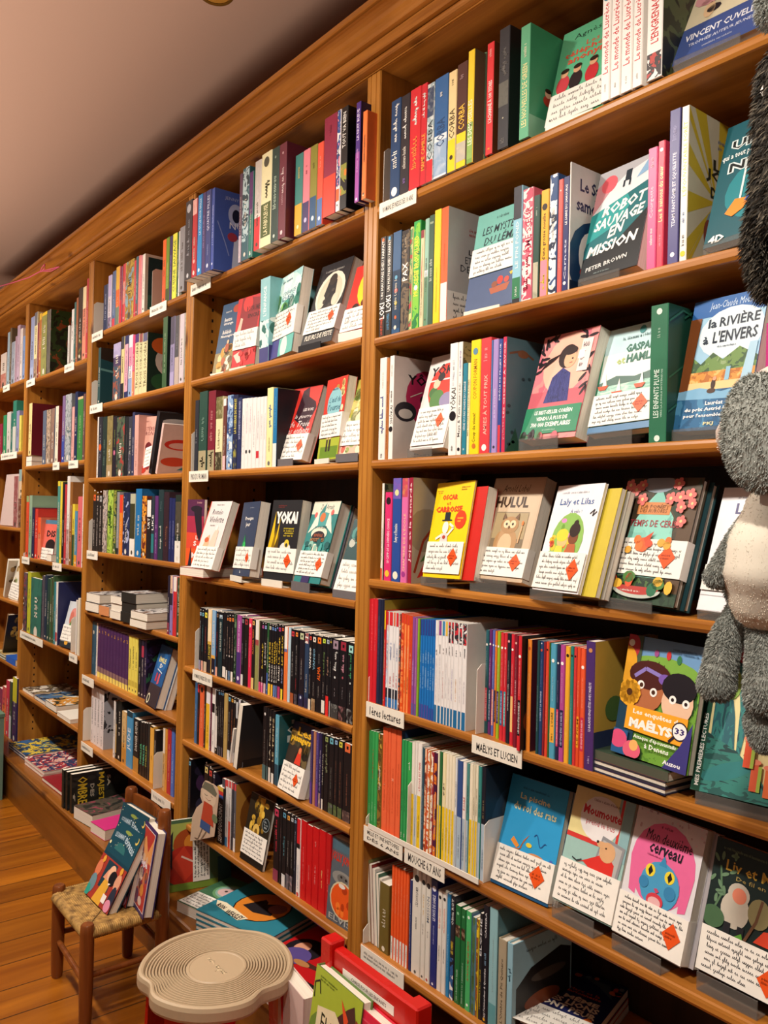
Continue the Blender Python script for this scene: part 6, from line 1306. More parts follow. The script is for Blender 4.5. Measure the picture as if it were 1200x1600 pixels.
@cov
def c_redfantasy(F): F.r(0, 0, 1, 1, '3a2a64'); F.r(.06, .04, .95, .96, 'e6dcd8'); F.r(.08, .05, .93, .95, 'b83a34'); F.p([(.1, .95), (.3, .75), (.5, .86), (.7, .7), (.92, .9), (.92, .6), (.5, .6), (.1, .7)], 'e09a5a'); blobs(F, 30, ['7a3a5c', 'd9b08a', 'a84a6a', 'e0c4b4', '5a2f5c', 'c9744a'], .06, .13, 36, (.12, .08, .88, .66)); F.t(.3, .5, .8, .6, 'Magie', 'e6dcec', .03); F.e_(.7, .26, .1, .1, 'd98a3a'); F.e_(.36, .3, .12, .12, 'c9b0b4')
@cov
def c_fungi(F): F.r(0, 0, 1, 1, 'a4b83a'); F.r(0, 0, 1, .46, '3a5a3c'); F.e_(.5, .5, .5, .3, '6a8a3a'); F.g(.12, .9, .5, .95, '5a6a24', 2); F.line([(.04, .74), (.02, .86), (.12, .9), (.16, .8)], .003, '2a2a1c'); F.p([(.14, .34), (.14, .70), (.5, .76), (.9, .58), (.9, .26)], 'e2d8b0'); F.t(.24, .53, .84, .68, 'FUNGI', '26301c', .0, 0, -.07); F.t(.24, .42, .8, .5, 'Toutes les', '4a4a30', .0, .2, -.06); F.p([(.56, .74), (.76, .62), (.96, .72), (.86, .92), (.74, .86)], '4a2f2c'); F.p([(.6, .9), (.72, .7), (.78, .78)], 'd9502c'); F.p([(.9, .68), (.99, .82), (.92, .84)], '8a3a2c'); F.e_(.3, .18, .26, .2, '7aa03a'); F.e_(.12, .4, .1, .07, '8a6a5a')
@cov
def c_pinkred(F):
    F.r(0, 0, 1, 1, 'd42a44'); F.r(.08, .06, .92, .94, 'e04a60'); F.r(.1, .075, .9, .925, 'c82840')
    for i in range(6):
        for j in range(4): F.e_(.2+.2*j, .14+.14*i, .07, .07, '3a1a22'); F.e_(.2+.2*j, .14+.14*i, .045, .045, 'c82840')
    F.t(.3, .66, .7, .86, 'EC', '2a141a', .04)
@cov
def c_treeart(F): F.r(0, 0, 1, 1, '4a6a4a'); F.r(.04, .6, .5, .95, 'a8b45a'); F.e_(.36, .64, .22, .22, 'a84a1c'); F.e_(.42, .66, .12, .12, 'd9862c'); F.e_(.3, .34, .3, .28, 'b02a1c'); F.p([(.1, .4), (.3, .62), (.5, .3), (.3, .12)], 'c83a24'); F.line([(.26, .48), (.44, .38), (.5, .24)], .005, 'e6c4b4'); F.p([(0, .6), (.14, .85), (.12, .3)], '1d1a2a'); F.r(0, 0, 1, .1, '7a9a3a'); F.e_(.9, .6, .1, .1, '3a1f1c'); F.r(.8, 0, 1, .4, '23464c'); F.p([(.5, .2), (.6, .1), (.55, .3)], '2a1a14')
@cov
def c_majesty(F): F.r(0, 0, 1, 1, '1d1f1a'); blobs(F, 20, ['2a2c26', '242a2c'], .04, .1, 44); F.t(0, 0, .001, .001, 'S', '1d1f1a')
def sideways(F, u, v, w, h, s, col, b=.03):
    """lettering turned a quarter turn: reads downwards"""
    vs, fs = letters(s, b)
    F.put([(u+y*w, v+h-x*h) for x, y in vs], fs, col); F.up()
@cov
def c_majesty2(F): COV['majesty'](F); sideways(F, .62, .55, .06, .3, 'SA', 'b8b09a'); sideways(F, .44, .08, .15, .86, 'MAJESTÉ', 'c9a82c', .02); sideways(F, .32, .34, .07, .34, 'DES', 'a8a090'); sideways(F, .1, .1, .17, .8, 'OMBRES', 'c9a82c', .02); sideways(F, .02, .3, .04, .2, 'f', 'a8a090')
@cov
def c_lions(F): F.r(0, 0, 1, 1, '1d2250'); F.t(.42, .5, .86, .58, 'MÊME', 'e6d8c0', .04); F.t(.24, .4, .9, .49, 'LES LIONS', 'e6d8c0', .04); F.t(.24, .3, .92, .39, 'ONT PEUR', 'e6d8c0', .04); F.t(.4, .66, .8, .7, 'Marc et la', 'd9602c'); F.t(.36, .61, .84, .65, 'Marionnette', 'd9602c', .02); F.p([(.02, .2), (.14, .34), (.1, .66), (.26, .86), (.2, .6), (.24, .36)], 'd96a24'); F.e_(.1, .64, .07, .05, 'd96a24'); F.e_(.86, .2, .07, .14, 'd96a24'); F.p([(.3, .96), (.8, .92), (.94, .7), (.7, .84)], '4a5a6a'); blobs(F, 8, ['d97a3a', '6a7a8a', 'c9502c'], .03, .06, 40, (.3, .8, .98, .98))
@cov
def c_teal_round(F): F.r(0, 0, 1, 1, '2f7f92'); F.e_(.5, .5, .31, .31, '17161a'); F.e_(.5, .5, .295, .295, 'd9822c'); F.p([(.3, .4), (.42, .66), (.5, .58), (.6, .66), (.7, .4), (.5, .34)], '241f22'); F.e_(.44, .56, .06, .07, '2a2426'); F.e_(.66, .56, .1, .1, '8a5a5a'); F.p([(.02, .3), (.1, .2), (.5, .1), (.56, .2), (.14, .32)], 'ece0c0'); F.t(.1, .2, .22, .27, 'RON', '2a2426', .03, 0, -.02); F.t(.27, .13, .52, .22, 'WEASLEY', '2a2426', .03, 0, -.02); F.t(.3, .9, .9, .97, 'POTTER', '5a9aaa', .03)
@cov
def c_red_round(F): F.r(0, 0, 1, 1, 'b8181c'); F.p([(.1, .2), (.3, .2), (.7, .26), (.7, .3), (.3, .3)], '4a2a20'); F.e_(.24, .44, .2, .2, '201a20'); F.e_(.2, .46, .08, .1, 'd99a7c'); F.e_(.26, .3, .16, .14, '5a4a8a'); F.e_(.4, .24, .1, .04, 'b07a4a'); F.t(.3, .82, .72, .93, 'POTTER', 'c9a4a0', .03); F.g(.74, .82, .95, .9, 'c9a4a0'); F.r(0, 0, 1, .05, '241c1e')
@cov
def c_greenbaby(F): F.r(0, 0, 1, 1, '3f6a4a'); F.e_(.6, .62, .4, .34, '6a9a6a'); F.e_(.6, .62, .34, .28, '8ab0a0'); F.e_(.58, .6, .26, .18, 'd9b4b0'); F.e_(.5, .62, .04, .04, '4a3a3a'); F.e_(.66, .62, .04, .04, '4a3a3a')
@cov
def c_tulip(F): F.r(0, 0, 1, 1, 'c9cfd4'); F.e_(.55, .72, .26, .2, 'd98a80'); F.e_(.45, .64, .16, .2, 'c9705f'); F.p([(.2, .3), (.5, .6), (.6, .3)], '5a8a3a'); F.p([(.4, .3), (.8, .5), (.7, .28)], '3a6a2c'); F.r(0, 0, 1, .12, '2a2f34'); F.e_(.5, .1, .14, .07, 'd9a03a')
@cov
def c_coralface(F): F.r(0, 0, 1, 1, 'de6a5c'); F.r(0, .9, 1, 1, '4a7a94'); F.t(.3, .58, .98, .74, 'DIS', '2a2024', .04); F.e_(.7, .34, .4, .2, '241c20')
@cov
def c_sempe(F): F.r(0, 0, 1, 1, '1a191c')
@cov
def c_greyblack(F): F.r(0, 0, 1, 1, '232226'); F.e_(.5, .86, .4, .08, 'c4c0bc'); F.p([(.2, .2), (.5, .6), (.8, .2)], '5a7a9a'); F.e_(.5, .55, .1, .2, 'c8c4c0'); F.g(.2, .7, .8, .78, '9a9690', 2); F.p([(.3, .15), (.7, .15), (.5, .3)], 'c23a30')
@cov
def c_pinkred2(F): F.r(0, 0, 1, 1, 'd9c0b8'); F.e_(.5, .6, .42, .14, 'c8342c'); F.e_(.5, .58, .3, .08, 'dcb0a8'); F.e_(.4, .26, .36, .12, 'c84a34'); F.p([(.5, .1), (1, .3), (1, .1)], '3a8a94'); F.e_(.85, .7, .16, .2, '4a9a8a')

# ------------------------------------------------------------ face-out books, their stands and the review cards
def face_book(key, name, pose, w, h, t, spine_c, look, hard=False, back='d9d2c6', parts=True, noun='book shown face out', pages=True, edge=None):
    M = mat_from(*pose)
    kind = 'hardcover_book' if hard else 'paperback_book'
    q = MB(); k = .0022 if hard else .0007
    base = ink(spine_c)
    q.prism([(w, 0), (w, k), (k, k), (k, t-k), (w, t-k), (w, t), (0, t), (0, 0)][::-1], 0, h, base)
    F = Face(q, (0, 0, 0), (1, 0, 0), (0, 0, 1), w, h)
    COV[name](F)
    e = .003 if hard else .0007
    pg = MB(); pg.box((k+.0002, k+.0002, e), (w-e, t-k-.0002, h-e), paper(1))
    r = empty(kind); r.matrix_world = M
    a = q.build('cover', r); b = pg.build('page_block', r)
    pend(r, look, noun, key)
    return M, w, h, t
def acrylic(key, pose, w, lift, t, label, u0=.06, u1=.78, m=None, deep=.05, back=True):
    """clear stand: lip in front, ledge under the book, plate sloping up behind it"""
    X, y, z, yaw, tilt, roll = pose
    zz = SHELF[key]+.0004; lift = z-zz-.0008
    q = MB(); a = math.radians(yaw); m = m or ACRYLIC
    c, s = math.cos(a), math.sin(a)
    def P(u, d, hgt): return (X+u*c-d*s, y+u*s+d*c, zz+hgt)
    def hexa(u_0, u_1, d0, d1, h0, h1):
        q.add([P(u_0, d0, h0), P(u_1, d0, h0), P(u_1, d1, h0), P(u_0, d1, h0), P(u_0, d0, h1), P(u_1, d0, h1), P(u_1, d1, h1), P(u_0, d1, h1)],
              [(0, 3, 2, 1), (4, 5, 6, 7), (0, 1, 5, 4), (1, 2, 6, 5), (2, 3, 7, 6), (3, 0, 4, 7)], m)
    A, B = u0*w, u1*w
    dd = -.010
    hexa(A, B, dd, dd+.002, 0, max(.008, lift+.003)); hexa(A, B, dd+.002, deep, 0, .002)
    if back:
        # sloping back plate behind the book
        tl = math.radians(tilt); st = t+.0025
        p0 = lambda u, vv, off: P(u, (st+off)*math.cos(tl)+vv*math.sin(tl), lift+.001+vv*math.cos(tl)-(st+off)*math.sin(tl))
        lo = max(0.0, ((st+.002)*math.sin(tl)-lift+.002)/math.cos(tl))
        vs = [p0(A, lo, 0), p0(B, lo, 0), p0(B, lo, .002), p0(A, lo, .002), p0(A, .12, 0), p0(B, .12, 0), p0(B, .12, .002), p0(A, .12, .002)]
        q.add(vs, [(0, 3, 2, 1), (4, 5, 6, 7), (0, 1, 5, 4), (1, 2, 6, 5), (2, 3, 7, 6), (3, 0, 4, 7)], m)
    o = q.build('book_stand'); tag(o, label, 'stand', 'stands under the face-out books'); return o
CARD = ink('efeae0', 0.7)
def card(Mx, w, h, t, u0, v0, u1, v1, rows, label, seed, diamond=None, wrap=True, skew=0.0, pen='23232a', heart=None, hw=.0007):
    """white paper band written by hand, folded round the fore edge of the book it recommends"""
    q = MB(); o = .0030; th = .0006
    A, B, V0, V1 = u0*w, u1*w, v0*h, v1*h
    q.box((A, -o, V0), (B, -o+th, V1), CARD)
    if wrap: q.box((B, -o, V0), (B+.0006, min(t, .016), V1), CARD)
    F = Face(q, (A, -o, V0), (1, 0, 0), (0, 0, 1), B-A, V1-V0, .0001)
    F.hand(.05, .06, .95, .95, rows, pen, seed, hw)
    if heart: F.e_(heart[0], heart[1], .03, .03, 'k', n=10)
    ob = q.build('review_card', None, None, Mx); tag(ob, label, 'card', 'handwritten review cards')
    if diamond:
        cx, cy, r = diamond; g = MB(); r *= (B-A); cx = A+cx*(B-A); cy = V0+cy*(V1-V0)
        D = Face(g, (0, -o-.0012, 0), (1, 0, 0), (0, 0, 1), 1, 1, .0001)
        pts = [(cx, cy-r*1.15), (cx+r, cy), (cx, cy+r*1.15), (cx-r, cy)]
        g.add([(a, -o-.0011, b) for a, b in pts], [(0, 1, 2, 3)], ink('e4541c'))
        G = Face(g, (cx-r*.6, -o-.0011, cy-r*.3), (1, 0, 0), (0, 0, 1), r*1.2, r*.6, .0001); G.g(0, 0, 1, 1, '6a1f0a', 2)
        d = g.build('sticker', ob); d['label'] = 'orange diamond sticker'
    return ob
# shelf, art, pose(X, y, z, yaw, tilt, roll), w, h, thickness, spine colour, look, hard, stand (kind, lift), card (u0,v0,u1,v1,rows,diamond,label words)
FO = [
('4.1', 'green_phone', (.478, .012, 1.966, 6, 19, 3), .128, .212, .02, '4fa07c', 'green cover with red title', 0, 'w', (0, .02, 1, .33, 4, None, 'green cover with red title')),
('4.1', 'cuvellier', (.722, .016, 1.978, 3, 26, 3), .140, .205, .02, 'd9cfb0', 'blue banded cover on clear stand', 0, 'a', None),
('4.2', 'leman', (.284, .014, 1.681, 3, 11.5, 1.5), .124, .205, .016, '46577a', 'teal and slate blue cover', 0, 'w', (.0, .36, 1, .64, 5, None, 'teal and slate blue cover')),
('4.2', 'robot', (.556, .016, 1.687, -3, 15.6, 1.5), .116, .203, .028, '1c2023', 'teal cover with slanted white title', 0, 'a', None),
('4.2', 'unene', (.781, .014, 1.689, -9, 13.6, -1), .135, .19, .02, '155560', 'dark teal cover behind hanging fur', 0, 'a', None),
('4.3', 'yokai', (.125, .018, 1.429, -6, 15, 0), .118, .205, .028, 'ded6d2', 'pale cover with red disc', 0, 'a', (.02, .04, .98, .44, 7, (.74, .62, .12), 'pale cover with red disc')),
('4.3', 'coreen', (.429, .020, 1.432, -7, 15.3, -.7), .137, .197, .03, 'c9606c', 'pink cover with green band', 0, 'a', None),
('4.3', 'gaspard', (.577, .020, 1.433, -1, 18, 2.5), .120, .190, .02, '2f7a5c', 'sea cover with green title', 0, 'a', (.0, .07, .98, .36, 6, (.8, .55, .12), 'sea cover with green title')),
('4.3', 'riviere', (.733, .022, 1.428, -10, 10, -2), .128, .200, .026, '2a62a4', 'blue waterfall cover', 0, 'a', None),
('4.4', 'oscar', (.186, .009, 1.173, -7.3, 11.3, 2), .124, .192, .004, 'f2cd12', 'yellow cover with top-hatted bird', 0, 'a', (.01, .045, .985, .37, 5, (.76, .52, .13), 'yellow cover with top-hatted bird')),
('4.4', 'hulul', (.322, .011, 1.181, -1, 17.7, 0), .129, .198, .028, 'c2a88c', 'beige cover with brown owl', 0, 'a', (.0, .04, 1.0, .31, 5, (.8, .5, .11), 'beige cover with brown owl')),
('4.4', 'laly', (.480, .004, 1.173, -14, 16.7, 1.2), .125, .187, .006, 'ece8ea', 'white cover with flower wreath', 0, 'a', (.0, .02, .99, .36, 6, (.8, .55, .13), 'white cover with flower wreath')),
('4.4', 'cerise', (.616, .009, 1.172, -6.6, 17.1, -1), .145, .200, .014, '3f382c', 'forest cover with cherry blossom', 1, 'a', (.0, .21, 1.0, .50, 6, (.79, .54, .11), 'forest cover with cherry blossom')),
('4.4', 'lewhite', (.785, .011, 1.169, -2.4, 19.2, -.5), .130, .188, .012, 'e6e2e4', 'white cover behind plush animal', 0, 'a', (.0, .16, .98, .36, 3, None, 'white cover behind plush animal')),
('4.5', 'maelys', (.646, .012, .934, -4.6, 10.4, -1), .138, .184, .012, '4a5a44', 'jungle cover with two children', 0, None, None),
('4.5', 'petit', (.782, .010, .911, 8, 22, 1), .19, .248, .02, '22503f', 'large pale cover with green plants', 1, 'a', None),
('4.6', 'piscine', (.384, .018, .6335, 2.7, 16.6, 0), .129, .194, .014, '1d4f78', 'blue cover with yellow title', 0, None, (.0, .03, 1.0, .36, 6, (.76, .52, .13), 'blue cover with yellow title')),
('4.6', 'moumoute', (.528, .019, .656, -2.8, 18.2, .9), .122, .190, .012, '9cc0b8', 'pale green cover with red mole', 0, 'a', (.0, .015, 1.0, .37, 6, None, 'pale green cover with red mole')),
('4.6', 'cerveau', (.651, .015, .653, -4.3, 17.3, 0), .125, .195, .02, 'dcd8dc', 'pink haired blue face cover', 0, 'a', (.0, .01, 1.0, .33, 7, (.82, .5, .13), 'pink haired blue face cover')),
('4.6', 'liv', (.791, .020, .655, -1.7, 14.6, -.5), .125, .186, .02, '1f2c2a', 'black cover with hooded child', 0, 'a', (.0, .01, 1.0, .34, 6, (.84, .4, .13), 'black cover with hooded child')),
('3.2', 'femme', (-.787, .018, 1.6925, 3.6, 8.7, -.5), .101, .214, .02, '2f5070', 'blue cover with golden foot', 0, 'w', None),
('3.2', 'redgirl', (-.667, .016, 1.6925, 5, 6, 0), .115, .205, .02, '8a1c24', 'red dress cover', 0, 'w', (.0, .27, 1.0, .53, 3, None, 'red dress cover')),
('3.2', 'tealeaf', (-.452, .013, 1.690, -7, 8, 2), .140, .221, .03, '7fb9bd', 'turquoise watercolour cover', 0, None, (.02, .22, 1.0, .55, 6, (.72, .58, .12), 'turquoise watercolour cover')),
('3.2', 'fleurs', (-.296, .010, 1.700, 1, 16.3, 0), .132, .222, .03, '26262a', 'black cover with pale halo', 0, 'b', (.0, .15, 1.0, .43, 6, (.8, .58, .1), 'black cover with pale halo')),
('3.2', 'yelred', (-.124, .008, 1.704, 6, 18, 2), .124, .18, .02, 'd8332a', 'red and yellow cover beside post', 0, 'w', (.0, .03, 1.0, .36, 4, None, 'red and yellow cover beside post')),
('3.3', 'redcat', (-.418, .018, 1.428, 0, 16.2, -1), .133, .199, .026, 'd8352c', 'red cover with dark silhouette', 0, 'g', (.0, .0, 1.0, .35, 5, (.8, .55, .11), 'red cover with dark silhouette')),
('3.3', 'frame', (-.221, .019, 1.421, -9, 7, 0), .110, .196, .024, 'cc3a2c', 'red cover with pale blue centre', 0, 'w', (.0, .27, 1.0, .56, 5, None, 'red cover with pale blue centre')),
('3.3', 'yelbird', (-.116, .005, 1.428, .9, 15.5, 0), .115, .185, .014, 'b4a84a', 'olive flowered cover beside post', 0, 'g', (.0, .12, 1.0, .44, 4, None, 'olive flowered cover beside post')),
('3.4', 'sunset', (-.880, -.008, 1.1312, 6, 1, 0), .092, .197, .010, '5a2a4a', 'orange and purple cover', 0, None, None),
('3.4', 'romance', (-.785, -.033, 1.1312, .5, 17.3, .5), .128, .201, .024, 'd9483a', 'cream cover with reclining figures', 0, None, (.0, .0, 1.0, .32, 5, None, 'cream cover with reclining figures')),
('3.4', 'navy', (-.618, .011, 1.119, -7, 9.1, 2.2), .118, .204, .03, '35415a', 'navy cover with green lantern', 0, 'w', (.0, .1, 1.02, .39, 4, (.76, .5, .1), 'navy cover with green lantern')),
('3.4', 'blackyel', (-.450, .011, 1.121, 3.1, 7.9, .5), .130, .208, .03, '242326', 'black cover with yellow tails', 0, 'w', (.0, .1, 1.03, .4, 4, (.76, .5, .12), 'black cover with yellow tails')),
('3.4', 'teal', (-.305, .013, 1.126, -2.4, 16.8, 1), .121, .207, .034, '2f7f7c', 'teal cover with cream title', 1, 'g', (.0, .08, 1.03, .38, 6, (.8, .5, .12), 'teal cover with cream title')),
('3.4', 'lastteal', (-.124, .010, 1.121, 2, 19, 0), .125, .172, .014, '2a4a4c', 'dark patterned cover beside post', 0, 'g', (.0, .0, 1.0, .42, 4, None, 'dark patterned cover beside post')),
('3.6', 'passag', (-.338, .004, .611, -6, 15.3, 2), .110, .166, .03, '3a3028', 'brown cover with yellow title', 0, None, (.0, .0, 1.03, .41, 5, (.72, .52, .12), 'brown cover with yellow title')),
('3.7', 'goldbird', (-.536, .010, .3685, 1.9, 10.7, -.5), .114, .173, .006, 'd9d4cc', 'dark cover with golden bird', 0, None, (.0, .1, 1.0, .46, 6, None, 'dark cover with golden bird')),
('3.7', 'jolly', (-.128, .012, .3675, 3, 3, -1), .100, .188, .022, '55606a', 'grey cover with orange disc', 0, None, None),
('2.3', 'mystere', (-1.374, .012, 1.4125, 8.6, 4, -1), .126, .203, .024, 'd9a498', 'pale pink floral cover', 1, None, None),
('2.6', 'bluefan', (-1.193, .003, .659, -6.4, 16.2, .8), .117, .196, .03, '23548c', 'blue cover with pale badge', 1, None, None),
]
seed = 100
for key, nm, pose, w, h, t, spc, look, hard, st, cd in FO:
    Mx, *_ = face_book(key, nm, pose, w, h, t, spc, look, bool(hard))
    seed += 1
    if st:
        acrylic(key, pose, w, 0, t, {'a': 'clear acrylic stand under the %s book', 'w': 'white stand under the %s book', 'b': 'black stand under the %s book', 'g': 'grey plastic stand under the %s book'}[st] % look,
                m={'a': ACRYLIC, 'w': ink('e4ddcd', .4), 'b': ink('232428', .3), 'g': ink('6d686a', .25)}[st], back=st == 'a')
    if cd:
        u0, v0, u1, v1, rws, dia, words = cd
        card(Mx, w, h, t, u0, v0, u1, v1, rws, 'white handwritten card%s around the %s book' % (' with orange diamond' if dia else '', words), seed, dia, wrap=u1 >= .97 and nm not in ('laly', 'oscar', 'goldbird'))
# further copies standing behind some of the face-out books
def copy_behind(key, pose, w, h, t, spc, look, back, hard=False, art_name=None):
    X, y, z, yaw, tilt, roll = pose
    Mx = mat_from(*pose) @ Matrix.Translation((.004, back, 0)); p = Mx.to_translation()
    COV['_flat'] = lambda F: F.r(0, 0, 1, 1, spc)
    return face_book(key, art_name or '_flat', (p.x, p.y, p.z, yaw, tilt, roll), w, h, t, spc, look, hard, noun='book')
copy_behind('4.4', (.190, .009, 1.173, -7.3, 11.3, 2), .150, .180, .024, 'c8241c', 'red backed copy behind yellow cover', .006)
copy_behind('4.4', (.486, .004, 1.173, -14, 16.7, 1.2), .146, .180, .010, 'c9b43a', 'yellow backed copy behind flower wreath', .008)
copy_behind('4.4', (.489, .004, 1.173, -14, 16.7, 1.2), .150, .178, .010, '9a948a', 'grey backed copy behind flower wreath', .0195)
copy_behind('4.6', (.384, .018, .6335, 2.7, 16.6, 0), .133, .192, .014, 'd9d4cc', 'pale copy behind blue swimming cover', .0155)
copy_behind('4.6', (.528, .019, .656, -2.8, 18.2, .9), .124, .188, .012, '8ab0b4', 'pale green copy behind mole cover', .0135)
copy_behind('4.6', (.651, .015, .653, -4.3, 17.3, 0), .127, .193, .014, 'd9d4d8', 'grey copy behind blue face cover', .0215)
copy_behind('4.4', (.616, .009, 1.172, -6.6, 17.1, -1), .147, .198, .014, '23444a', 'dark teal copy behind blossom cover', .0155, True)
copy_behind('3.4', (-.305, .013, 1.126, -2.4, 16.8, 1), .124, .205, .02, '55525a', 'grey copy behind teal cover', .0355, True)
copy_behind('3.4', (-.450, .011, 1.121, 3.1, 7.9, .5), .134, .206, .02, '26252a', 'black copy behind yellow tails', .0315)
copy_behind('3.2', (-.296, .010, 1.700, 1, 16.3, 0), .134, .22, .016, 'b0402c', 'red backed copy behind halo cover', .0315)
copy_behind('2.6', (-1.193, .003, .659, -6.4, 16.2, .8), .122, .192, .02, 'c4c0bc', 'pale copy behind blue badge cover', .0315, True)
copy_behind('3.6', (-.338, .004, .611, -6, 15.3, 2), .112, .164, .014, '2f2a2c', 'dark copy behind yellow titled cover', .0315)
# a turquoise paperback standing spine-out beside its own cover
rows('3.2', .006, '''
@290,380,4
458 518 228 8fc4c8 t.55,.9,e9f2f2,L'ENFANCE,.3 b0,.18,4a4a7d a.18,.5,2f6a62/cfe6e0/8fc4c8,30 Stealmist ;turquoise
''')
# leaning page blocks and the red book by the post
def lean_book(key, X, y, ang, w, h, t, look, c, hard=False, spine_out=False, yaw=0, z=0.0005, art_name=None):
    """book leaning sideways, fore edge or spine towards the room"""
    kind = 'hardcover_book' if hard else 'paperback_book'
    r = empty(kind); a = math.radians(ang)
    R = Matrix.Rotation(math.radians(yaw), 4, 'Z') @ Matrix.Rotation(a, 4, 'Y')
    r.matrix_world = Matrix.Translation((X, y, SHELF[key]+z)) @ R
    q = MB(); k = .0022 if hard else .0007
    if spine_out: q.prism([(0, w), (0, 0), (t, 0), (t, w), (t-k, w), (t-k, k), (k, k), (k, w)], 0, h, ink(c))
    else: q.prism([(k, 0), (0, 0), (0, w), (t, w), (t, 0), (t-k, 0), (t-k, w-k), (k, w-k)][::-1], 0, h, ink(c))
    if art_name:
        F = Face(q, (t, 0, 0), (0, 1, 0), (0, 0, 1), w, h); COV[art_name](F)
    q.build('cover', r); q2 = MB(); e = .003 if hard else .0007
    q2.box((k+.0002, (k+.0004) if spine_out else e, e), (t-k-.0002, w-(e if spine_out else k+.0004), h-e), paper(0)); q2.build('page_block', r)
    pend(r, look, 'book', key); return r
for i in range(5): lean_book('4.7', .0295+.0112*i, .014, -5.0, .12, .172-.006*i, .0102, 'grey page edged', ['7a7a4a', '8a2f2c', 'd0ccc4', '3f6a54', 'c9c4ba'][i])
lean_book('3.6', -.558, -.006, 9, .11, .178, .022, 'grey fore-edge leaning', '2a292c')
lean_book('3.6', -.596, .002, 12, .10, .10, .006, 'small white leaning', 'ece8e2')
lean_book('2.3', -1.212, .006, 17, .13, .21, .022, 'black leaning', '26252a', True, True, 0, .0075, 'greyblack')
lean_book('2.3', -1.172, .012, 17, .13, .17, .014, 'pink and red leaning', 'd9b8b0', False, True, 0, .005, 'pinkred2')
face_book('1.4', 'tulip', (-2.112, .004, SHELF['1.4']+.004, 2, 14, 2), .135, .19, .014, 'c9cfd4', 'tulip covered', False); card(mat_from(-2.112, .004, SHELF['1.4']+.004, 2, 14, 2), .135, .19, .014, .0, .14, .98, .48, 4, 'white handwritten card around the tulip covered book', 173, None, False)
lean_book('1.4', -1.868, .0, 0, .14, .225, .018, 'cream upright', 'e2dac4', False, True)
lean_book('1.4', -1.893, .0, 0, .14, .215, .012, 'white upright', 'dcd8d2', False, True)
face_book('1.3', 'coralface', (-2.428, .008, 1.0625, 2, 6, 0), .165, .178, .012, 'de6a5c', 'coral cover with black shape', False)
card(mat_from(-2.428, .008, 1.0625, 2, 6, 0), .165, .178, .012, .0, .01, 1.0, .3, 3, 'white card across the coral cover with black shape', 171, None, False)
COV['pale'] = lambda F: (F.r(0, 0, 1, 1, 'cbb4ae'), F.t(.5, .8, .9, .85, 'Paul', '4a3a40'), F.hand(.55, .5, .98, .72, 2, 'k', 9, .002))
face_book('0.3', 'pale', (-3.20, .02, SHELF['0.3']+.004, 3, 6, 0), .30, .265, .014, 'cbb4ae', 'large pale pink cover', True)
COV['vine'] = lambda F: (F.r(0, 0, 1, 1, 'd9d4c4'), blobs(F, 14, ['b0905a', '8a9a6a', 'c4b48a', '6a5a3c'], .05, .12, 14, (.1, .3, .95, .95)))
lean_book('0.4', -3.05, .008, 22, .13, .205, .022, 'cream spined leaning', 'e2dccb', False, True, 0, .009, 'vine')
face_book('0.4', 'vine', (-2.965, .012, SHELF['0.4']+.004, 6, 12, -4), .13, .2, .014, 'd9d4c4', 'vine patterned cream cover', False)
card(mat_from(-2.965, .012, SHELF['0.4']+.004, 6, 12, -4), .13, .2, .014, .0, .05, 1.0, .42, 5, 'white card with red mark around the vine patterned cover', 172, None, False)
lean_book('0.5', -3.05, .01, 24, .14, .22, .016, 'brown spined leaning', '8a6a4a', True, True, 0, .030, 'goldbird')

# SEMPÉ spine, doll card
r = rows('3.7', .010, '''
@250,1170,3.75
330 366 212 1a191c t.04,.72,f2efe8,SEMPÉ/GOSCINNY,.72 b.86,.93,c83a34 b.8,.86,3a5aa0 b.93,1,d9b04a ;broad black with white capitals
''')
doll = MB()
zc_ = SHELF['3.7']
def dp(u, v): p = at(250+u/3.75, 1170+v/3.75, -.012); return (p.x, p.z)
out = [dp(*p) for p in ((178, 542), (190, 400), (215, 345), (250, 315), (238, 280), (242, 235), (268, 205), (310, 205), (340, 230), (345, 270), (340, 330), (330, 420), (318, 515), (250, 530))]
n_ = len(out)
doll.add([(x, -.0125, z) for x, z in out]+[(x, -.0112, z) for x, z in out], [tuple(range(n_)), tuple(range(2*n_-1, n_-1, -1))]+[(i, i+n_, (i+1) % n_+n_, (i+1) % n_) for i in range(n_)], ink('c9ae96'))
xs = [p[0] for p in out]; zs = [p[1] for p in out]; DW, DH = max(xs)-min(xs), max(zs)-min(zs)
F = Face(doll, (min(xs), -.0127, min(zs)), (1, 0, 0), (0, 0, 1), DW, DH)
F.e_(.66, .83, .26, .22, 'd9bfa4'); F.p([(.4, .86), (.5, .97), (.8, .985), (.95, .9), (.9, .84), (.6, .86)], '6a6a5a'); F.line([(.5, .8), (.56, .79), (.62, .8)], .0015, '3a2f2a'); F.line([(.74, .82), (.8, .81)], .0015, '3a2f2a'); F.line([(.55, .755), (.66, .74), (.74, .76)], .001, '8a3a34')
F.p([(.4, .42), (.85, .42), (.8, .7), (.5, .7)], 'b8452f'); F.p([(.36, .3), (.72, .3), (.74, .42), (.4, .42)], '35558a'); F.line([(.45, .3), (.3, .12), (.18, .1)], .003, '7a6a5a'); F.line([(.6, .3), (.42, .14)], .003, '7a6a5a'); F.line([(.85, .66), (.94, .52)], .004, 'd9bfa4'); F.e_(.9, .55, .1, .07, '6a7a5a')
tag(doll.build('cutout_figure'), 'cardboard cutout of a smiling child in red top and blue shorts', 'cardboard cutout')

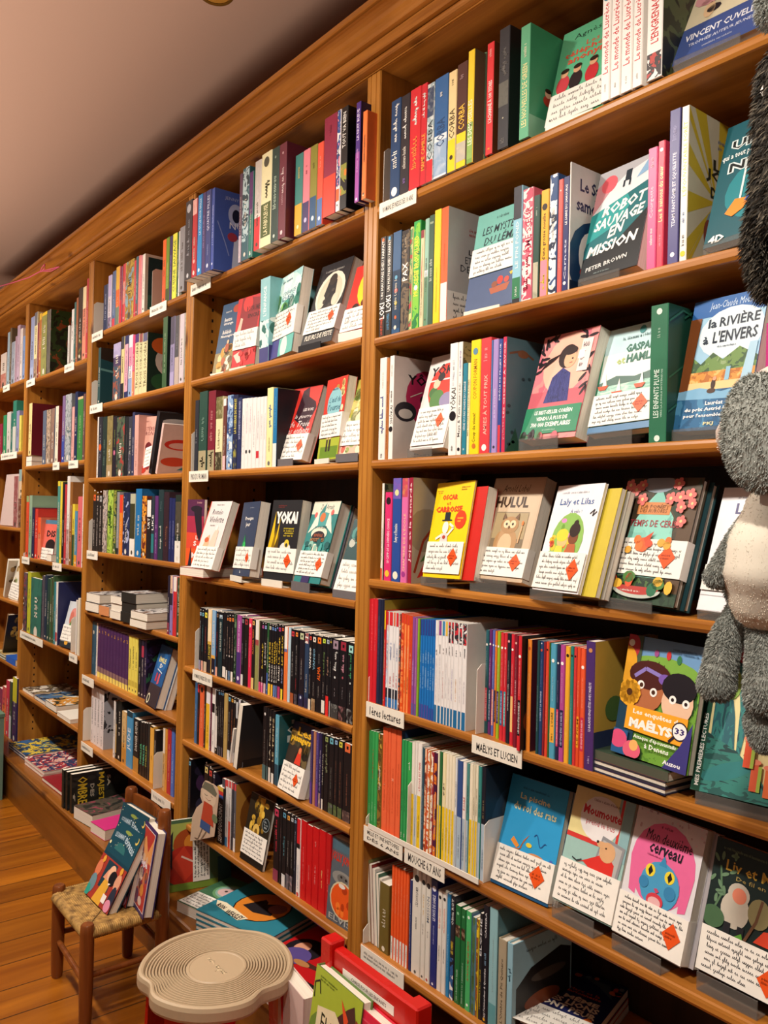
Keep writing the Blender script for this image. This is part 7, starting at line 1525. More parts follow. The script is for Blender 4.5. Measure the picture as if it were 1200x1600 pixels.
# ------------------------------------------------------------ metal bookends with a label strip folded over the shelf edge
def bookend(key, x0, x1, h, d, text, label, y=.0, lines=None, side=0, grey=False):
    """upright plate at x0 (side 0) or x1 (side 1), foot under the books, strip over the shelf front"""
    r = empty('bookend', (x0, 0, SHELF[key])); w = x1-x0
    q = MB(); m = WHITE_METAL if not grey else ink('9c9a96', .4)
    px = 0 if side == 0 else w-.0012
    q.prism([(y+d, .0006), (y+d, h-.012), (y+d-.012, h), (y+.010, h), (y-.001, h-.010), (y-.001, .0006)][::-1], px, px+.0012, m, axis=0); q.build('plate', r)
    q = MB(); q.box((.0013, -.0070, -TH-.012), (w-.0013, -.0056, .0012), ink('ebe5d6', .5)); F = Face(q, (.0013, -.0070, -TH-.012), (1, 0, 0), (0, 0, 1), w-.0026, TH+.0132)
    if text:
        T = text.split('|'); n = len(T)
        for i, s in enumerate(T): F.t(.1, .9-(i+1)*.7/n, .92, .9-i*.7/n-.16/n, s, '26262a', .015)
    else: F.g(.08, .25, .9, .75, '4a4a4a', lines or 1)
    q.build('label_strip', r); tag(r, label, 'bookend', 'white metal bookends with label strips'); return r
def be(key, org, xl, xr, ytop, text, label, **k):
    ox, oy, s = org; X0 = x_at(ox+xl/s, 0, SHELF[key]); X1 = x_at(ox+xr/s, 0, SHELF[key])
    return bookend(key, X0, X1, z_at(oy+ytop/s, X0, 0)-SHELF[key], k.pop('d', .1), text, label+' on the '+place(key), **k)
be('4.1', (580, 0, 3.75), 62, 283, 858, 'ROMANS JEUNESSE DÈS 10 ANS', 'white labelled bookend beside navy spine', y=.004, d=.035)
be('3.1', (280, 150, 3.87), 82, 205, 1015, '', 'small white label bookend')
be('3.3', (280, 560, 3.87), 72, 190, 438, 'PRIX DU ROMAN', 'white labelled bookend')
be('3.5', (280, 930, 8), 195, 442, 412, 'ROMANS JEUNESSE DÈS 9 ANS', 'white labelled bookend')
be('4.5', (540, 1040, 5.4545), 196, 524, 60, '1ères lectures', 'white strip lettered in rounded type')
be('4.5', (740, 970, 5.4545), 6, 440, 375, 'MAËLYS ET LUCIEN', 'white bookend with rounded plate', d=.06, y=.004)
be('4.6', (550, 1120, 4.8), 106, 402, 720, 'MILLE ET UNE HISTOIRES|DÈS 6 ANS', 'white two-line label strip')
be('4.6', (550, 1120, 4.8), 412, 718, 480, 'MOUCHE 6.7 ANS', 'white label strip below yellow spines')
be('4.7', (550, 1330, 3.636), 64, 312, 420, '', 'white label strip under grey page edges', lines=2)
q = empty('bookend', (LASTX['4.6']+.0012, .004, .631)); m_ = MB(); m_.prism([(.15, .0006), (.15, .104), (.145, .112), (.012, .112), (.0, .104), (.0, .0006)][::-1], 0, .0012, WHITE_METAL, axis=0); m_.build('plate', q)
m_ = MB(); m_.box((-.33, -.012, -.0001), (.0, -.010, .010), WHITE_METAL); m_.build('front_rim', q); tag(q, 'white metal bookend plate beside the blue swimming cover', 'bookend', 'white metal bookends with label strips')
q = MB(); q.box((.3225, .002, .8955), (.3237, .12, .8955+.118), WHITE_METAL); tag(q.build('bookend'), 'plain white metal plate ending the white early reader row', 'bookend', 'white metal bookends with label strips')
for key, org, xl, xr, yt, words in (('2.1', (120, 380, 6), 158, 262, 548, 'tall white bookend at left end'), ('2.1', (120, 380, 6), 704, 862, 235, 'cream bookend beside orange spine'), ('2.2', (120, 590, 5.515), 128, 238, 20, 'white label bookend'), ('2.4', (120, 590, 5.515), 102, 196, 1215, 'white label bookend'),
        ('2.6', (110, 940, 5), 105, 198, 325, 'white bookend with plate'), ('2.7', (110, 940, 5), 98, 190, 830, 'white bookend with plate at left end'), ('2.7', (110, 940, 5), 648, 800, 1180, 'white bookend with plate at right end'),
        ('1.1', (0, 400, 6.667), 292, 382, 1300, 'small white label bookend at left'), ('1.1', (0, 400, 6.667), 690, 792, 1120, 'small white label bookend at right'), ('1.2', (0, 590, 5.52), 470, 528, 700, 'narrow white label bookend'), ('1.2', (0, 590, 5.52), 606, 690, 700, 'wider white label bookend'),
        ('1.3', (0, 590, 5.52), 202, 268, 1500, 'white label bookend at left'), ('1.3', (0, 840, 7.27), 616, 720, 240, 'white label bookend at right'), ('1.4', (0, 840, 7.27), 246, 505, 1020, 'long white label bookend'), ('1.4', (0, 840, 7.27), 805, 898, 900, 'white label bookend at right'),
        ('0.1', (0, 500, 4.217), 30, 74, 430, 'white label bookend'), ('0.2', (0, 500, 4.217), 16, 122, 860, 'white label bookend')):
    be(key, org, xl, xr, yt, '', words, d=.09)
# loose white cards tucked along shelf fronts of the middle bays
pc = MB(); pc.box((0, 0, 0), (.05, .0006, .07), CARD); F = Face(pc, (0, 0, 0), (1, 0, 0), (0, 0, 1), .05, .07); F.hand(.06, .06, .94, .94, 5, 'k', 5)
tag(pc.build('review_card', None, None, mat_from(-1.236, -.004, SHELF['2.3']+.022, 0, 10, 8)), 'small white card with red mark before the black leaning book', 'card', 'handwritten review cards')
tw = MB(); tw.box((0, 0, 0), (.06, .004, .075), CARD); F = Face(tw, (0, 0, 0), (1, 0, 0), (0, 0, 1), .06, .075); F.hand(.06, .06, .94, .94, 4, 'k', 6)
tag(tw.build('review_card', None, None, mat_from(-2.468, .004, SHELF['1.1']+.0006, 0, 24, 12)), 'tilted white card on the second-leftmost bay top shelf', 'card', 'handwritten review cards')

# ------------------------------------------------------------ books lying flat
def flat(key, X, y, z, w, d, t, yaw, top, look, hard=False, edge='spine', cov=None, spine_c=None, grp=None, M=None):
    """front-left-bottom corner at X,y,z; spine or page edge towards the room; cover up"""
    kind = 'hardcover_book' if hard else 'paperback_book'
    r = empty(kind, (X, y, z), (0, 0, math.radians(yaw))); k = .0022 if hard else .0008; q = MB(); c = ink(spine_c or top.lstrip('*').split('/')[0])
    if edge == 'spine': q.prism([(0, 0), (d, 0), (d, k), (k, k), (k, t-k), (d, t-k), (d, t), (0, t)][::-1], 0, w, c, axis=0); pb = ((.001, k+.0004, k+.0002), (w-.001, d-.001, t-k-.0002))
    elif edge == 'side': q.prism([(0, 0), (d, 0), (d, t), (0, t), (0, t-k), (d-k, t-k), (d-k, k), (0, k)][::-1], 0, w, c, axis=0); pb = ((.001, .001, k+.0002), (w-.001, d-k-.0004, t-k-.0002))
    F = Face(q, (0, 0, t), (1, 0, 0), (0, 1, 0), w, d)
    if cov: COV[cov](F)
    elif top.startswith('*'): F.r(0, 0, 1, 1, art(top[1:].split('/'), 25))
    else: F.r(0, 0, 1, 1, top)
    q.build('cover', r); q2 = MB(); q2.box(pb[0], pb[1], paper(2)); q2.build('page_block', r)
    pend(r, look, 'book lying flat', key); return r
L8 = .1822
flat('0.5', -2.93, .0, SHELF['0.5']+.0004, .17, .2, .03, 0, '2a5ab0', 'bright blue', False, 'spine', None, '2a62c0'); flat('0.5', -3.15, .0, SHELF['0.5']+.0004, .2, .22, .012, 0, '*6a7a4a/8a8a5a/c4b48a', 'green lower', True, 'side', None, '4a6a5a'); flat('0.5', -3.15, .0, SHELF['0.5']+.0128, .2, .22, .012, 0, '*8a7a4a/b08a4a/c4b48a', 'ochre upper', True, 'side', None, '6a7a5a')
# nearest bay, lowest shelf: lion book on a small stack with its card
flat('4.7', .428, .022, .3774, .15, .2, .012, 16, 'd8d2c6', 'white page edged', False, 'side', None, 'd8d2c6')
flat('4.7', .426, .024, .3896, .15, .2, .012, 16, 'b8482c', 'red edged', False, 'side', None, 'b8482c')
flat('4.7', .424, .026, .4018, .15, .2, .016, 16, '1d2250', 'navy cover with orange lion', False, 'side', 'lions', '1d2250')
q = MB(); q.box((0, 0, 0), (.13, .07, .0006), CARD); F = Face(q, (0, 0, .0006), (1, 0, 0), (0, 1, 0), .13, .07); F.hand(.05, .05, .95, .95, 4, 'k', 61)
o = q.build('review_card', None, (.448, .014, .4186)); o.rotation_euler = (0, 0, math.radians(16)); tag(o, 'white handwritten card lying on the navy lion cover', 'card', 'handwritten review cards')
# under the jungle cover: three thin books lying flat
flat('4.5', .602, .0045, .8955, .150, .17, .010, -4, '7a3a44', 'lowest thin', True, 'side', None, '2a2f4a'); flat('4.5', .604, .0048, .9057, .148, .17, .010, -4, '9a3a3a', 'middle thin', True, 'side', None, '30343f'); flat('4.5', .610, .0050, .9159, .146, .168, .014, -4, '3a4a3a', 'topmost thick', False, 'spine', None, '55584a')
# under the cream romance
flat('3.4', -.841, -.044, 1.1055, .135, .2, .025, 4, 'd4cfca', 'white page edged', False, 'side', None, 'c84a44')
# middle bay stacks
for X, t0, n, c, e, w, lk, dd, yw in ((-1.752, 0, 2, '3a3a40', 'side', .125, 'pale page edged', .19, 3), (-1.600, 0, 1, 'd08a5a', 'spine', .085, 'orange spined', .13, 4), (-1.490, 0, 3, 'd4ccc4', 'side', .1, 'pinkish page edged', .17, 3), (-1.385, 0, 3, '2b2926', 'spine', .115, 'black spined', .19, 3), (-1.255, 0, 2, '6a5a40', 'side', .125, 'cream page edged', .15, 3)):
    z = .9062
    for i in range(n):
        tt = {'pale page edged': .034, 'orange spined': .034, 'pinkish page edged': .027, 'black spined': .034, 'cream page edged': .026}[lk]
        flat('2.5', X+.002*((i*7) % 3), -.012+.003*(i % 2) if lk != 'cream page edged' else -.03+.002*i, z, w, dd, tt, yw, '*3a3a40/c4c0bc/6a4a3a' if i == n-1 else c, lk+(', %s of its pile' % ['lowest', 'second', 'third'][i] if n > 1 else ''), False, e, None, c); z += tt+.0004
# second-leftmost bay
zz = SHELF['1.2']; flat('1.2', -2.662, .0, zz+.0004, .09, .16, .022, 0, 'd4d0d0', 'white lower', False, 'side', None, 'c4c4c4'); flat('1.2', -2.662, .0, zz+.0228, .09, .16, .022, 0, 'dcd8d8', 'white upper', False, 'side', None, 'c4c4c4')
flat('1.3', -2.30, -.002, SHELF['1.3']+.0004, .07, .12, .03, 0, '8a5a5a', 'brown stack', False, 'side', None, '8a5a5a')
z5 = SHELF['1.5']+.0004
flat('1.5', -2.66, .01, z5, .17, .2, .012, 0, '*e0d8c8/4a4036/8a7a5a', 'white and brown covered', False, 'side'); flat('1.5', -2.455, .006, z5, .16, .2, .016, 0, '*1f2a3a/4a6a8a/c4a45a', 'dark blue covered', False, 'side'); flat('1.5', -2.275, .002, z5, .155, .2, .03, 0, '*2a3026/c98a3a/d8d4c8', 'dark covered thick', True, 'side'); flat('1.5', -2.09, -.004, z5, .17, .19, .016, 0, 'e2dccf', 'cream upper', False, 'side')
flat('1.8', -2.62, -.055, L8, .25, .28, .012, 2, '*2f5a8a/3a6a8a/d9b02a', 'lowest blue', True, 'side', None, '2a3f74'); flat('1.8', -2.62, -.055, L8+.0125, .25, .28, .012, 2, '*2a5a8a/1f3f5a/d9b83a/6a9a8a', 'blue covered with yellow', True, 'side', None, '2a3f74')
flat('1.8', -2.33, -.062, L8, .25, .28, .014, 2, 'd9b0a8', 'lower salmon', True, 'side', None, 'd9b0a8'); flat('1.8', -2.33, -.062, L8+.0145, .25, .28, .014, 2, '*d9a898/2f3a5c/a83034/e6dcd0', 'salmon covered with blue flowers', True, 'side', None, 'd9b0a8'); flat('1.8', -2.06, -.066, L8, .24, .26, .016, 2, '8a2028', 'dark red', True, 'side', None, '9a3040')
# middle bay ledge: the black and gold copies standing on edge, two thick books in front
for i, (X, y, tl) in enumerate(((-1.690, -.094, 2), (-1.660, -.090, 2), (-1.622, -.086, 2))):
    face_book('2.8', 'majesty2' if i == 2 else 'majesty', (X, y, L8+.0002, 90, tl, 0), .21, .14, .022, '1b1c1a', ['rearmost black', 'middle black', 'front black and gold lettered'][i], False, noun='book standing on edge')
flat('2.8', -1.575, -.094, L8, .14, .21, .045, 8, '*232420/4a4238/8a3a4a', 'thick black covered', False, 'side', None, '23241f')
flat('2.8', -1.415, -.088, L8, .11, .18, .035, 6, 'c8327a', 'pink covered', False, 'side', None, 'c8327a')
# second-nearest bay ledge
Mx, *_ = face_book('3.8', 'treeart', (-.83, -.074, L8+.0002, 78, 8, 0), .2, .2, .014, '5a7a5a', 'red figure picture', False, noun='book standing against the post')
q = MB(); q.box((.085, -.0034, .02), (.135, -.0028, .198), CARD); F = Face(q, (.135, -.0034, .02), (0, 0, 1), (-1, 0, 0), .178, .05); F.hand(.05, .05, .95, .95, 5, 'k', 71, .0009)
tag(q.build('review_card', None, None, Mx), 'upright white handwritten strip across the red figure picture book', 'card', 'handwritten review cards')
r = flat('3.8', -.714, -.086, L8, .13, .2, .028, 15, '3f6a4a', 'white edged book with green baby', False, 'side', 'greenbaby', 'd9d4cc')
q = MB(); q.box((0, 0, 0), (.118, .07, .0006), CARD); F = Face(q, (0, 0, .0006), (1, 0, 0), (0, 1, 0), .118, .07); F.hand(.04, .05, .96, .95, 5, 'k', 72, .0009)
o = q.build('review_card', None, (-.709, -.082, L8+.0296)); o.rotation_euler = (0, 0, math.radians(15)); tag(o, 'white handwritten card lying on the green baby cover', 'card', 'handwritten review cards')
for i in range(4): flat('3.8', -.588, -.088, L8+.0135*i, .26, .235, .013, 16, '2f7f92' if i == 3 else ['c9744a', '2f7f92', '8a6a5a'][i], ['lowest teal', 'second teal', 'third teal', 'topmost teal with orange disc'][i], True, 'side', 'teal_round' if i == 3 else None, '2f7f92')
for i in range(3): flat('3.8', -.318, -.062, L8+.0125*i, .26, .235, .012, 10, 'b8181c', ['lowest red', 'middle red', 'topmost red with portrait'][i], True, 'side', 'red_round' if i == 2 else None, ['3a2a2a', 'b0bcbc', '8a1418'][i])

# ------------------------------------------------------------ rush-seated child's chair with three books
def rod(q, a, b, r, m, n=14, r2=None): q.tube([a, b], [r, r2 or r], m, n)
ch = empty('rush_chair', (-.772, -.255, 0)); tag(ch, "small dark wooden child's chair with woven rush seat, books on it", 'chair')
FL, FRp, BL, BR = (-.131, -.093), (.131, -.103), (-.123, .103), (.131, .095)
for (x, y), top in ((FL, .252), (FRp, .252), (BL, .488), (BR, .498)):
    q = MB(); r0 = .0175
    q.tube([(x, y, 0), (x, y, .012), (x, y, .10), (x, y, top-.02), (x, y, top-.004), (x, y, top)], [.0135, .0155, r0, r0, r0-.001, r0-.004], WALNUT, 16)
    q.build('leg' if top < .3 else 'back_post', ch)
def railq(name, a, b, z, r=.0075, drop=0):
    q = MB(); rod(q, (a[0], a[1], z), (b[0], b[1], z+drop), r, WALNUT, 12); q.build(name, ch)
railq('stretcher', FL, FRp, .10); railq('stretcher', FL, BL, .12); railq('stretcher', FRp, BR, .12); railq('stretcher', BL, BR, .14)
q = MB(); pts = []
for k in range(9):
    f = k/8; x = BL[0]+(BR[0]-BL[0])*f; y = BL[1]+(BR[1]-BL[1])*f+.018*math.sin(math.pi*f); pts.append((x, y))
for (a, b) in zip(pts, pts[1:]): q.add([(a[0], a[1]-.005, .43), (b[0], b[1]-.005, .43), (b[0], b[1]-.005, .475), (a[0], a[1]-.005, .475), (a[0], a[1]+.005, .43), (b[0], b[1]+.005, .43), (b[0], b[1]+.005, .475), (a[0], a[1]+.005, .475)], [(0, 1, 2, 3), (5, 4, 7, 6), (3, 2, 6, 7), (1, 0, 4, 5)], WALNUT)
q.build('back_slat', ch)
railq('back_rail', BL, BR, .36, .008)
RUSH = bpy.data.materials.new('woven_rush'); N, K, b = nodes(RUSH)
tc = N.new('ShaderNodeTexCoord'); nz = N.new('ShaderNodeTexNoise'); nz.inputs['Scale'].default_value = 55; nz.inputs['Detail'].default_value = 4; cr = N.new('ShaderNodeValToRGB'); cr.color_ramp.elements[0].position = .3; cr.color_ramp.elements[0].color = lin('6a4a1c'); cr.color_ramp.elements[1].position = .7; cr.color_ramp.elements[1].color = lin('c49a52')
K.new(tc.outputs['Object'], nz.inputs['Vector']); K.new(nz.outputs[0], cr.inputs[0]); K.new(cr.outputs[0], b.inputs['Base Color']); b.inputs['Roughness'].default_value = .75
q = MB(); SX, SY = .135, .108; cz = .226
# strands run parallel to each side and meet on the diagonals
def strand(a, b, c, d): q.tube([a, b, c, d], .0030, RUSH, 6, cap=False)
for k in range(20):
    f = (k+.5)/20; hh = cz+.012*(1-f*.55)
    x, y = SX*(1-f), SY*(1-f)
    for s in (-1, 1):
        strand((-x, s*(y+.001), hh), (-x*.4, s*(y+.001), hh-.001), (x*.4, s*(y+.001), hh-.001), (x, s*(y+.001), hh)) if k else None
        strand((s*x, -y, hh), (s*x, -y*.4, hh-.001), (s*x, y*.4, hh-.001), (s*x, y, hh)) if k else None
# wrapped edges
nW = 44
for s in (-1, 1):
    for k in range(nW):
        u = -SX+.02+(2*SX-.04)*k/(nW-1); q.tube([(u, s*(SY-.012), cz+.011), (u, s*(SY+.004), cz+.009), (u, s*(SY+.009), cz), (u, s*(SY+.004), cz-.010), (u, s*(SY-.012), cz-.011)], .0030, RUSH, 6, cap=False)
    for k in range(36):
        u = -SY+.018+(2*SY-.036)*k/35; q.tube([(s*(SX-.012), u, cz+.011), (s*(SX+.004), u, cz+.009), (s*(SX+.009), u, cz), (s*(SX+.004), u, cz-.010), (s*(SX-.012), u, cz-.011)], .0030, RUSH, 6, cap=False)
q.box((-SX+.005, -SY+.005, cz-.010), (SX-.005, SY-.005, cz+.003), RUSH)
q.build('seat', ch)
BAYNAME = dict(cat='book')
def chair_book(nm, pose, w, h, t, spc, label, hard=True):
    Mx, *_ = face_book('2.8', nm, pose, w, h, t, spc, 'x', hard); o = PENDING.pop()[0]; o['label'] = label; o['group'] = "books on the child's chairs"; return Mx
chair_book('diamond', (-.842, -.298, .2415, 2.7, 27.6, -1), .158, .205, .026, '14323f', 'dark teal and red book leaning in front on the rush seat')
chair_book('diamond', (-.845, -.252, .2415, 4, 15, 0), .157, .232, .024, '14323f', 'second teal copy leaning behind the first on the rush seat')
chair_book('redfantasy', (-.752, -.212, .2415, -6.8, 8.6, 0), .150, .218, .026, '2f2558', 'purple edged red book upright at right of the rush seat')

# ------------------------------------------------------------ red stool with three-lobed beige top
st = empty('stool', (-.10, -.278, 0)); tag(st, 'red stool with beige lobed top moulded in concentric rings', 'stool')
def lobe(a):
    # two side notches and a shallow rear one
    r = .158
    for c, dep, wd in ((math.radians(-95), .017, .20), (math.radians(13), .018, .20), (math.radians(132), .008, .24)):
        d = (a-c+math.pi) % (2*math.pi)-math.pi; r -= dep*math.exp(-(d/wd)**2)
    return r
q = MB(); nA = 120; TOPZ = .36
prof = [(.0, -.0005, 0)]  # unused
rings = [(0.36, TOPZ-.0015), (.37, TOPZ-.0005), (.395, TOPZ-.0005), (.41, TOPZ-.0022)]
k = .42
while k < .90: rings += [(k, TOPZ-.0030), (k+.006, TOPZ-.0004), (k+.022, TOPZ-.0002), (k+.029, TOPZ-.0030)]; k += .0385
rings += [(.915, TOPZ-.002), (.93, TOPZ+.0035), (.955, TOPZ+.0050), (.985, TOPZ+.003), (1.0, TOPZ-.004), (1.0, TOPZ-.020), (.985, TOPZ-.026), (.95, TOPZ-.028), (.9, TOPZ-.028)]
vs = [(0, 0, TOPZ-.0015)]
for f, z in rings:
    for i in range(nA):
        a = 2*math.pi*i/nA; circ = .150; bl = max(0, (f-.55)/.45) if f > .55 else 0
        R_ = f*(circ*(1-bl)+lobe(a)*bl); vs.append((R_*math.cos(a), R_*math.sin(a), z))
fs = [(0, 1+i, 1+(i+1) % nA) for i in range(nA)]
for j in range(len(rings)-1):
    for i in range(nA): fs.append((1+j*nA+i, 1+(j+1)*nA+i, 1+(j+1)*nA+(i+1) % nA, 1+j*nA+(i+1) % nA))
fs.append(tuple(1+(len(rings)-1)*nA+i for i in range(nA))[::-1])
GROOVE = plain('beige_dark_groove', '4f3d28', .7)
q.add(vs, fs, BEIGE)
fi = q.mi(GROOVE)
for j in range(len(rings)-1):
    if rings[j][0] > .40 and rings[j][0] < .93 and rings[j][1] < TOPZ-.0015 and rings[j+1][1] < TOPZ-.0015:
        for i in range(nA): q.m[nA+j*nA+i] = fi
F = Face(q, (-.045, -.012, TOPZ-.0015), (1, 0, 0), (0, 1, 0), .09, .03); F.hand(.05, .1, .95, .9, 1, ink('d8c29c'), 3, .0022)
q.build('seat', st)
for a in (math.radians(201), math.radians(-41), math.radians(72)):
    q = MB(); c, s = math.cos(a), math.sin(a); n = 9; hw = .068
    ring = []
    for z, r, w_ in ((TOPZ-.0285, .140, hw), (.25, .146, hw*.98), (.12, .154, hw*.92), (0.0, .165, hw*.86)):
        ring.append([( (r-.014*abs(t/4)**2)*c-w_*t/4*s, (r-.014*abs(t/4)**2)*s+w_*t/4*c, z) for t in range(-4, 5)])
    V = []; Fc = []
    for off in (0, -.008):
        for rr in ring: V += [(x+c*off, y+s*off, z) for x, y, z in rr]
    m = 9; L = len(ring)
    for j in range(L-1):
        for i in range(m-1):
            Fc.append((j*m+i, (j+1)*m+i, (j+1)*m+i+1, j*m+i+1)); b0 = L*m; Fc.append((b0+j*m+i, b0+j*m+i+1, b0+(j+1)*m+i+1, b0+(j+1)*m+i))
        for i in (0, m-1): Fc.append((j*m+i, L*m+j*m+i, L*m+(j+1)*m+i, (j+1)*m+i) if i else (j*m+i, (j+1)*m+i, L*m+(j+1)*m+i, L*m+j*m+i))
    for j in (0, L-1):
        for i in range(m-1): Fc.append((j*m+i, j*m+i+1, L*m+j*m+i+1, L*m+j*m+i))
    q.add(V, Fc, RED_PAINT); q.build('leg', st)

# ------------------------------------------------------------ red child's chair used as a display
rc = empty('red_chair', (.292, -.20, 0)); tag(rc, "red painted child's chair with two notices on its back rail", 'chair')
def rbox(name, a, b, bev=.003):
    q = MB(); (x0, y0, z0), (x1, y1, z1) = a, b; e = bev
    q.prism([(x0+e, y0), (x1-e, y0), (x1, y0+e), (x1, y1-e), (x1-e, y1), (x0+e, y1), (x0, y1-e), (x0, y0+e)], z0, z1-e, RED_PAINT)
    q.add([(x0+e, y0, z1-e), (x1-e, y0, z1-e), (x1, y0+e, z1-e), (x1, y1-e, z1-e), (x1-e, y1, z1-e), (x0+e, y1, z1-e), (x0, y1-e, z1-e), (x0, y0+e, z1-e)]+[(x0+e, y0+e, z1), (x1-e, y0+e, z1), (x1-e, y1-e, z1), (x0+e, y1-e, z1)],
          [(0, 1, 9, 8), (1, 2, 9), (2, 3, 10, 9), (3, 4, 10), (4, 5, 11, 10), (5, 6, 11), (6, 7, 8, 11), (7, 0, 8), (8, 9, 10, 11)], RED_PAINT)
    return q.build(name, rc)
rbox('back_post', (-.140, .006, 0), (-.106, .040, .50)); rbox('back_post', (.106, .006, 0), (.140, .040, .496))
rbox('back_rail', (-.1055, .012, .405), (.1055, .034, .490)); rbox('front_leg', (-.140, -.23, 0), (-.106, -.196, .23)); rbox('front_leg', (.106, -.23, 0), (.140, -.196, .23))
rbox('seat', (-.135, -.225, .2305), (.135, .0055, .25)); rbox('side_rail', (-.134, -.1955, .15), (-.112, .0055, .228)); rbox('side_rail', (.112, -.1955, .15), (.134, .0055, .228))
q = MB(); q.box((-.074, .0112, .452), (.074, .0117, .468), ink('efe6dc')); F = Face(q, (-.074, .0112, .452), (1, 0, 0), (0, 0, 1), .148, .016); F.t(.18, .28, .86, .68, 'CHAISE POUR LES ENFANTS', '3a2a2a', .01); d = q.build('notice', rc); d['label'] = 'upper white notice'
q = MB(); q.box((-.046, .0112, .427), (.034, .0117, .443), ink('efe6dc')); F = Face(q, (-.046, .0112, .427), (1, 0, 0), (0, 0, 1), .08, .016); F.t(.34, .28, .66, .68, 'MERCI', '3a2a2a', .01); d = q.build('notice', rc); d['label'] = 'lower white notice'
for zz_ in (.455,):
    q = MB(); q.tube([(.1402, .023, zz_), (.142, .023, zz_)], .006, SCREW, 14); q.build('screw', rc)
chair_book('fungi', (.166, -.240, .2504, -2, 8, 0), .150, .212, .022, '5a7a3c', 'green mushroom book leaning on the red chair seat')
chair_book('pinkred', (.296, -.244, .2504, -2, 9, 0), .125, .200, .026, 'd42a44', 'crimson hardback with black pattern on the red chair seat')
face_book('4.8', 'pinkred2', (-.022, -.176, .0005, -8, 0, 0), .12, .355, .03, 'd9c4bc', 'x', True); o = PENDING.pop()[0]; o['label'] = 'tall pale pink picture book standing on the floor behind the stool'; o['group'] = "books on the child's chairs"

# ------------------------------------------------------------ plush animals hanging at the right
GREY = [plain('plush_grey_'+n, h, .95) for n, h in (('light', 'b4b6ae'), ('mid', '9a9d96'), ('dark', '80847e'))]
CREAM = plain('plush_cream', 'd9d0bf', .95); PINKW = plain('plush_pale_face', 'd4c4b8', .95)
BROWN = [plain('plush_brown_'+n, h, .95) for n, h in (('light', '6a6052'), ('mid', '3f3a33'), ('dark', '24211e'))]
def blob_path(q, pts, rad, m, n=18):
    """rounded limb: tube with closed round ends"""
    P = [Vector(p) for p in pts]; out = []; R = []
    N_ = 14
    for i in range(N_+1):
        f = i/N_*(len(P)-1); k = min(int(f), len(P)-2); t = f-k; t = t*t*(3-2*t) if False else t
        out.append(P[k].lerp(P[k+1], t)); R.append(rad[k]*(1-t)+rad[k+1]*t)
    a = out[0]-out[1]; a.normalize(); b = out[-1]-out[-2]; b.normalize()
    caps0 = [(out[0]+a*R[0]*math.sin(x), R[0]*math.cos(x)) for x in (1.45, 1.1, .7, .35)]
    caps1 = [(out[-1]+b*R[-1]*math.sin(x), R[-1]*math.cos(x)) for x in (.35, .7, 1.1, 1.45)]
    pp = [c[0] for c in caps0]+out+[c[0] for c in caps1]; rr = [c[1] for c in caps0]+R+[c[1] for c in caps1]
    q.tube(pp, rr, m, n); return pp, rr
def fur(q, surf, mats, length, seed, wdt=.0006, count=2600, down=.6):
    """short tufts standing off a limb: each one a thin bent blade"""
    rnd = random.Random(seed); pp, rr = surf
    tot = [0]
    for i in range(len(pp)-1): tot.append(tot[-1]+(pp[i+1]-pp[i]).length*(rr[i]+rr[i+1]+.004))
    for _ in range(count):
        s = rnd.random()*tot[-1]; i = 0
        while i < len(tot)-2 and tot[i+1] < s: i += 1
        t = (s-tot[i])/max(1e-9, tot[i+1]-tot[i]); p = pp[i].lerp(pp[i+1], t); r = rr[i]*(1-t)+rr[i+1]*t; ax = (pp[i+1]-pp[i]).normalized()
        a = ax.cross(Vector((.31, .9, .27))).normalized(); b = ax.cross(a); th = rnd.random()*6.283; nrm = (a*math.cos(th)+b*math.sin(th)).normalized()
        base = p+nrm*r*.97; d = (nrm+Vector((rnd.uniform(-.5, .5), rnd.uniform(-.5, .5), -down+rnd.uniform(-.4, .4)))).normalized()
        w = d.cross(Vector((rnd.uniform(-1, 1), rnd.uniform(-1, 1), rnd.uniform(-1, 1)))).normalized()*wdt; L = length*rnd.uniform(.6, 1.2)
        q.add([base-w, base+w, base+d*L*.6+w*.6, base+d*L+Vector((0, 0, -L*.2)), base+d*L*.6-w*.6], [(0, 1, 2, 3, 4)], mats[rnd.randrange(len(mats))])
YP = -.17
def pt(x, y, dy=0): return at(x, y, YP+dy)
pl = empty('plush_animal', pt(1200, 900)); tag(pl, 'grey plush animal with cream belly hanging in front of the shelves', 'plush toy')
BODYINV = pl.location.copy()
def limb(name, pts, rad, mats, length, seed, parent=None, count=2400, wd=.0006, sub=None):
    q = MB(); P = [pt(*p)-BODYINV for p in pts]
    s = blob_path(q, P, rad, mats[1] if len(mats) > 1 else mats[0]); fur(q, s, mats, length, seed, wd, count); return q.build(name, parent or pl)
limb('arm', [(1186, 800, -.01), (1158, 838, -.02), (1130, 885, -.03), (1119, 902, -.03)], [.012, .013, .0125, .0125], GREY, .0042, 1, count=9000)
limb('leg', [(1158, 958, .0), (1133, 1000, -.01), (1124, 1045, -.02), (1120, 1068, -.02)], [.016, .0165, .0175, .020], GREY, .0045, 2, count=14000)
limb('leg', [(1192, 960, .0), (1196, 1010, -.01), (1196, 1065, -.02), (1196, 1090, -.02)], [.017, .018, .021, .021], GREY, .0045, 3, count=14000)
limb('foot', [(1194, 1128, -.01), (1200, 1150, -.01)], [.020, .019], GREY, .0045, 4, count=6000)
limb('back', [(1203, 820, .022), (1198, 900, .022), (1192, 950, .015)], [.030, .056, .036], GREY, .0042, 5, count=15000)
limb('belly', [(1210, 800, .0), (1204, 850, -.003), (1203, 900, -.004), (1200, 932, -.003)], [.032, .047, .052, .042], [CREAM, CREAM], .0018, 6, count=9000)
limb('head', [(1236, 640, .01), (1222, 690, .0), (1222, 730, -.01)], [.055, .070, .036], [PINKW, PINKW], .0018, 7, count=9000)
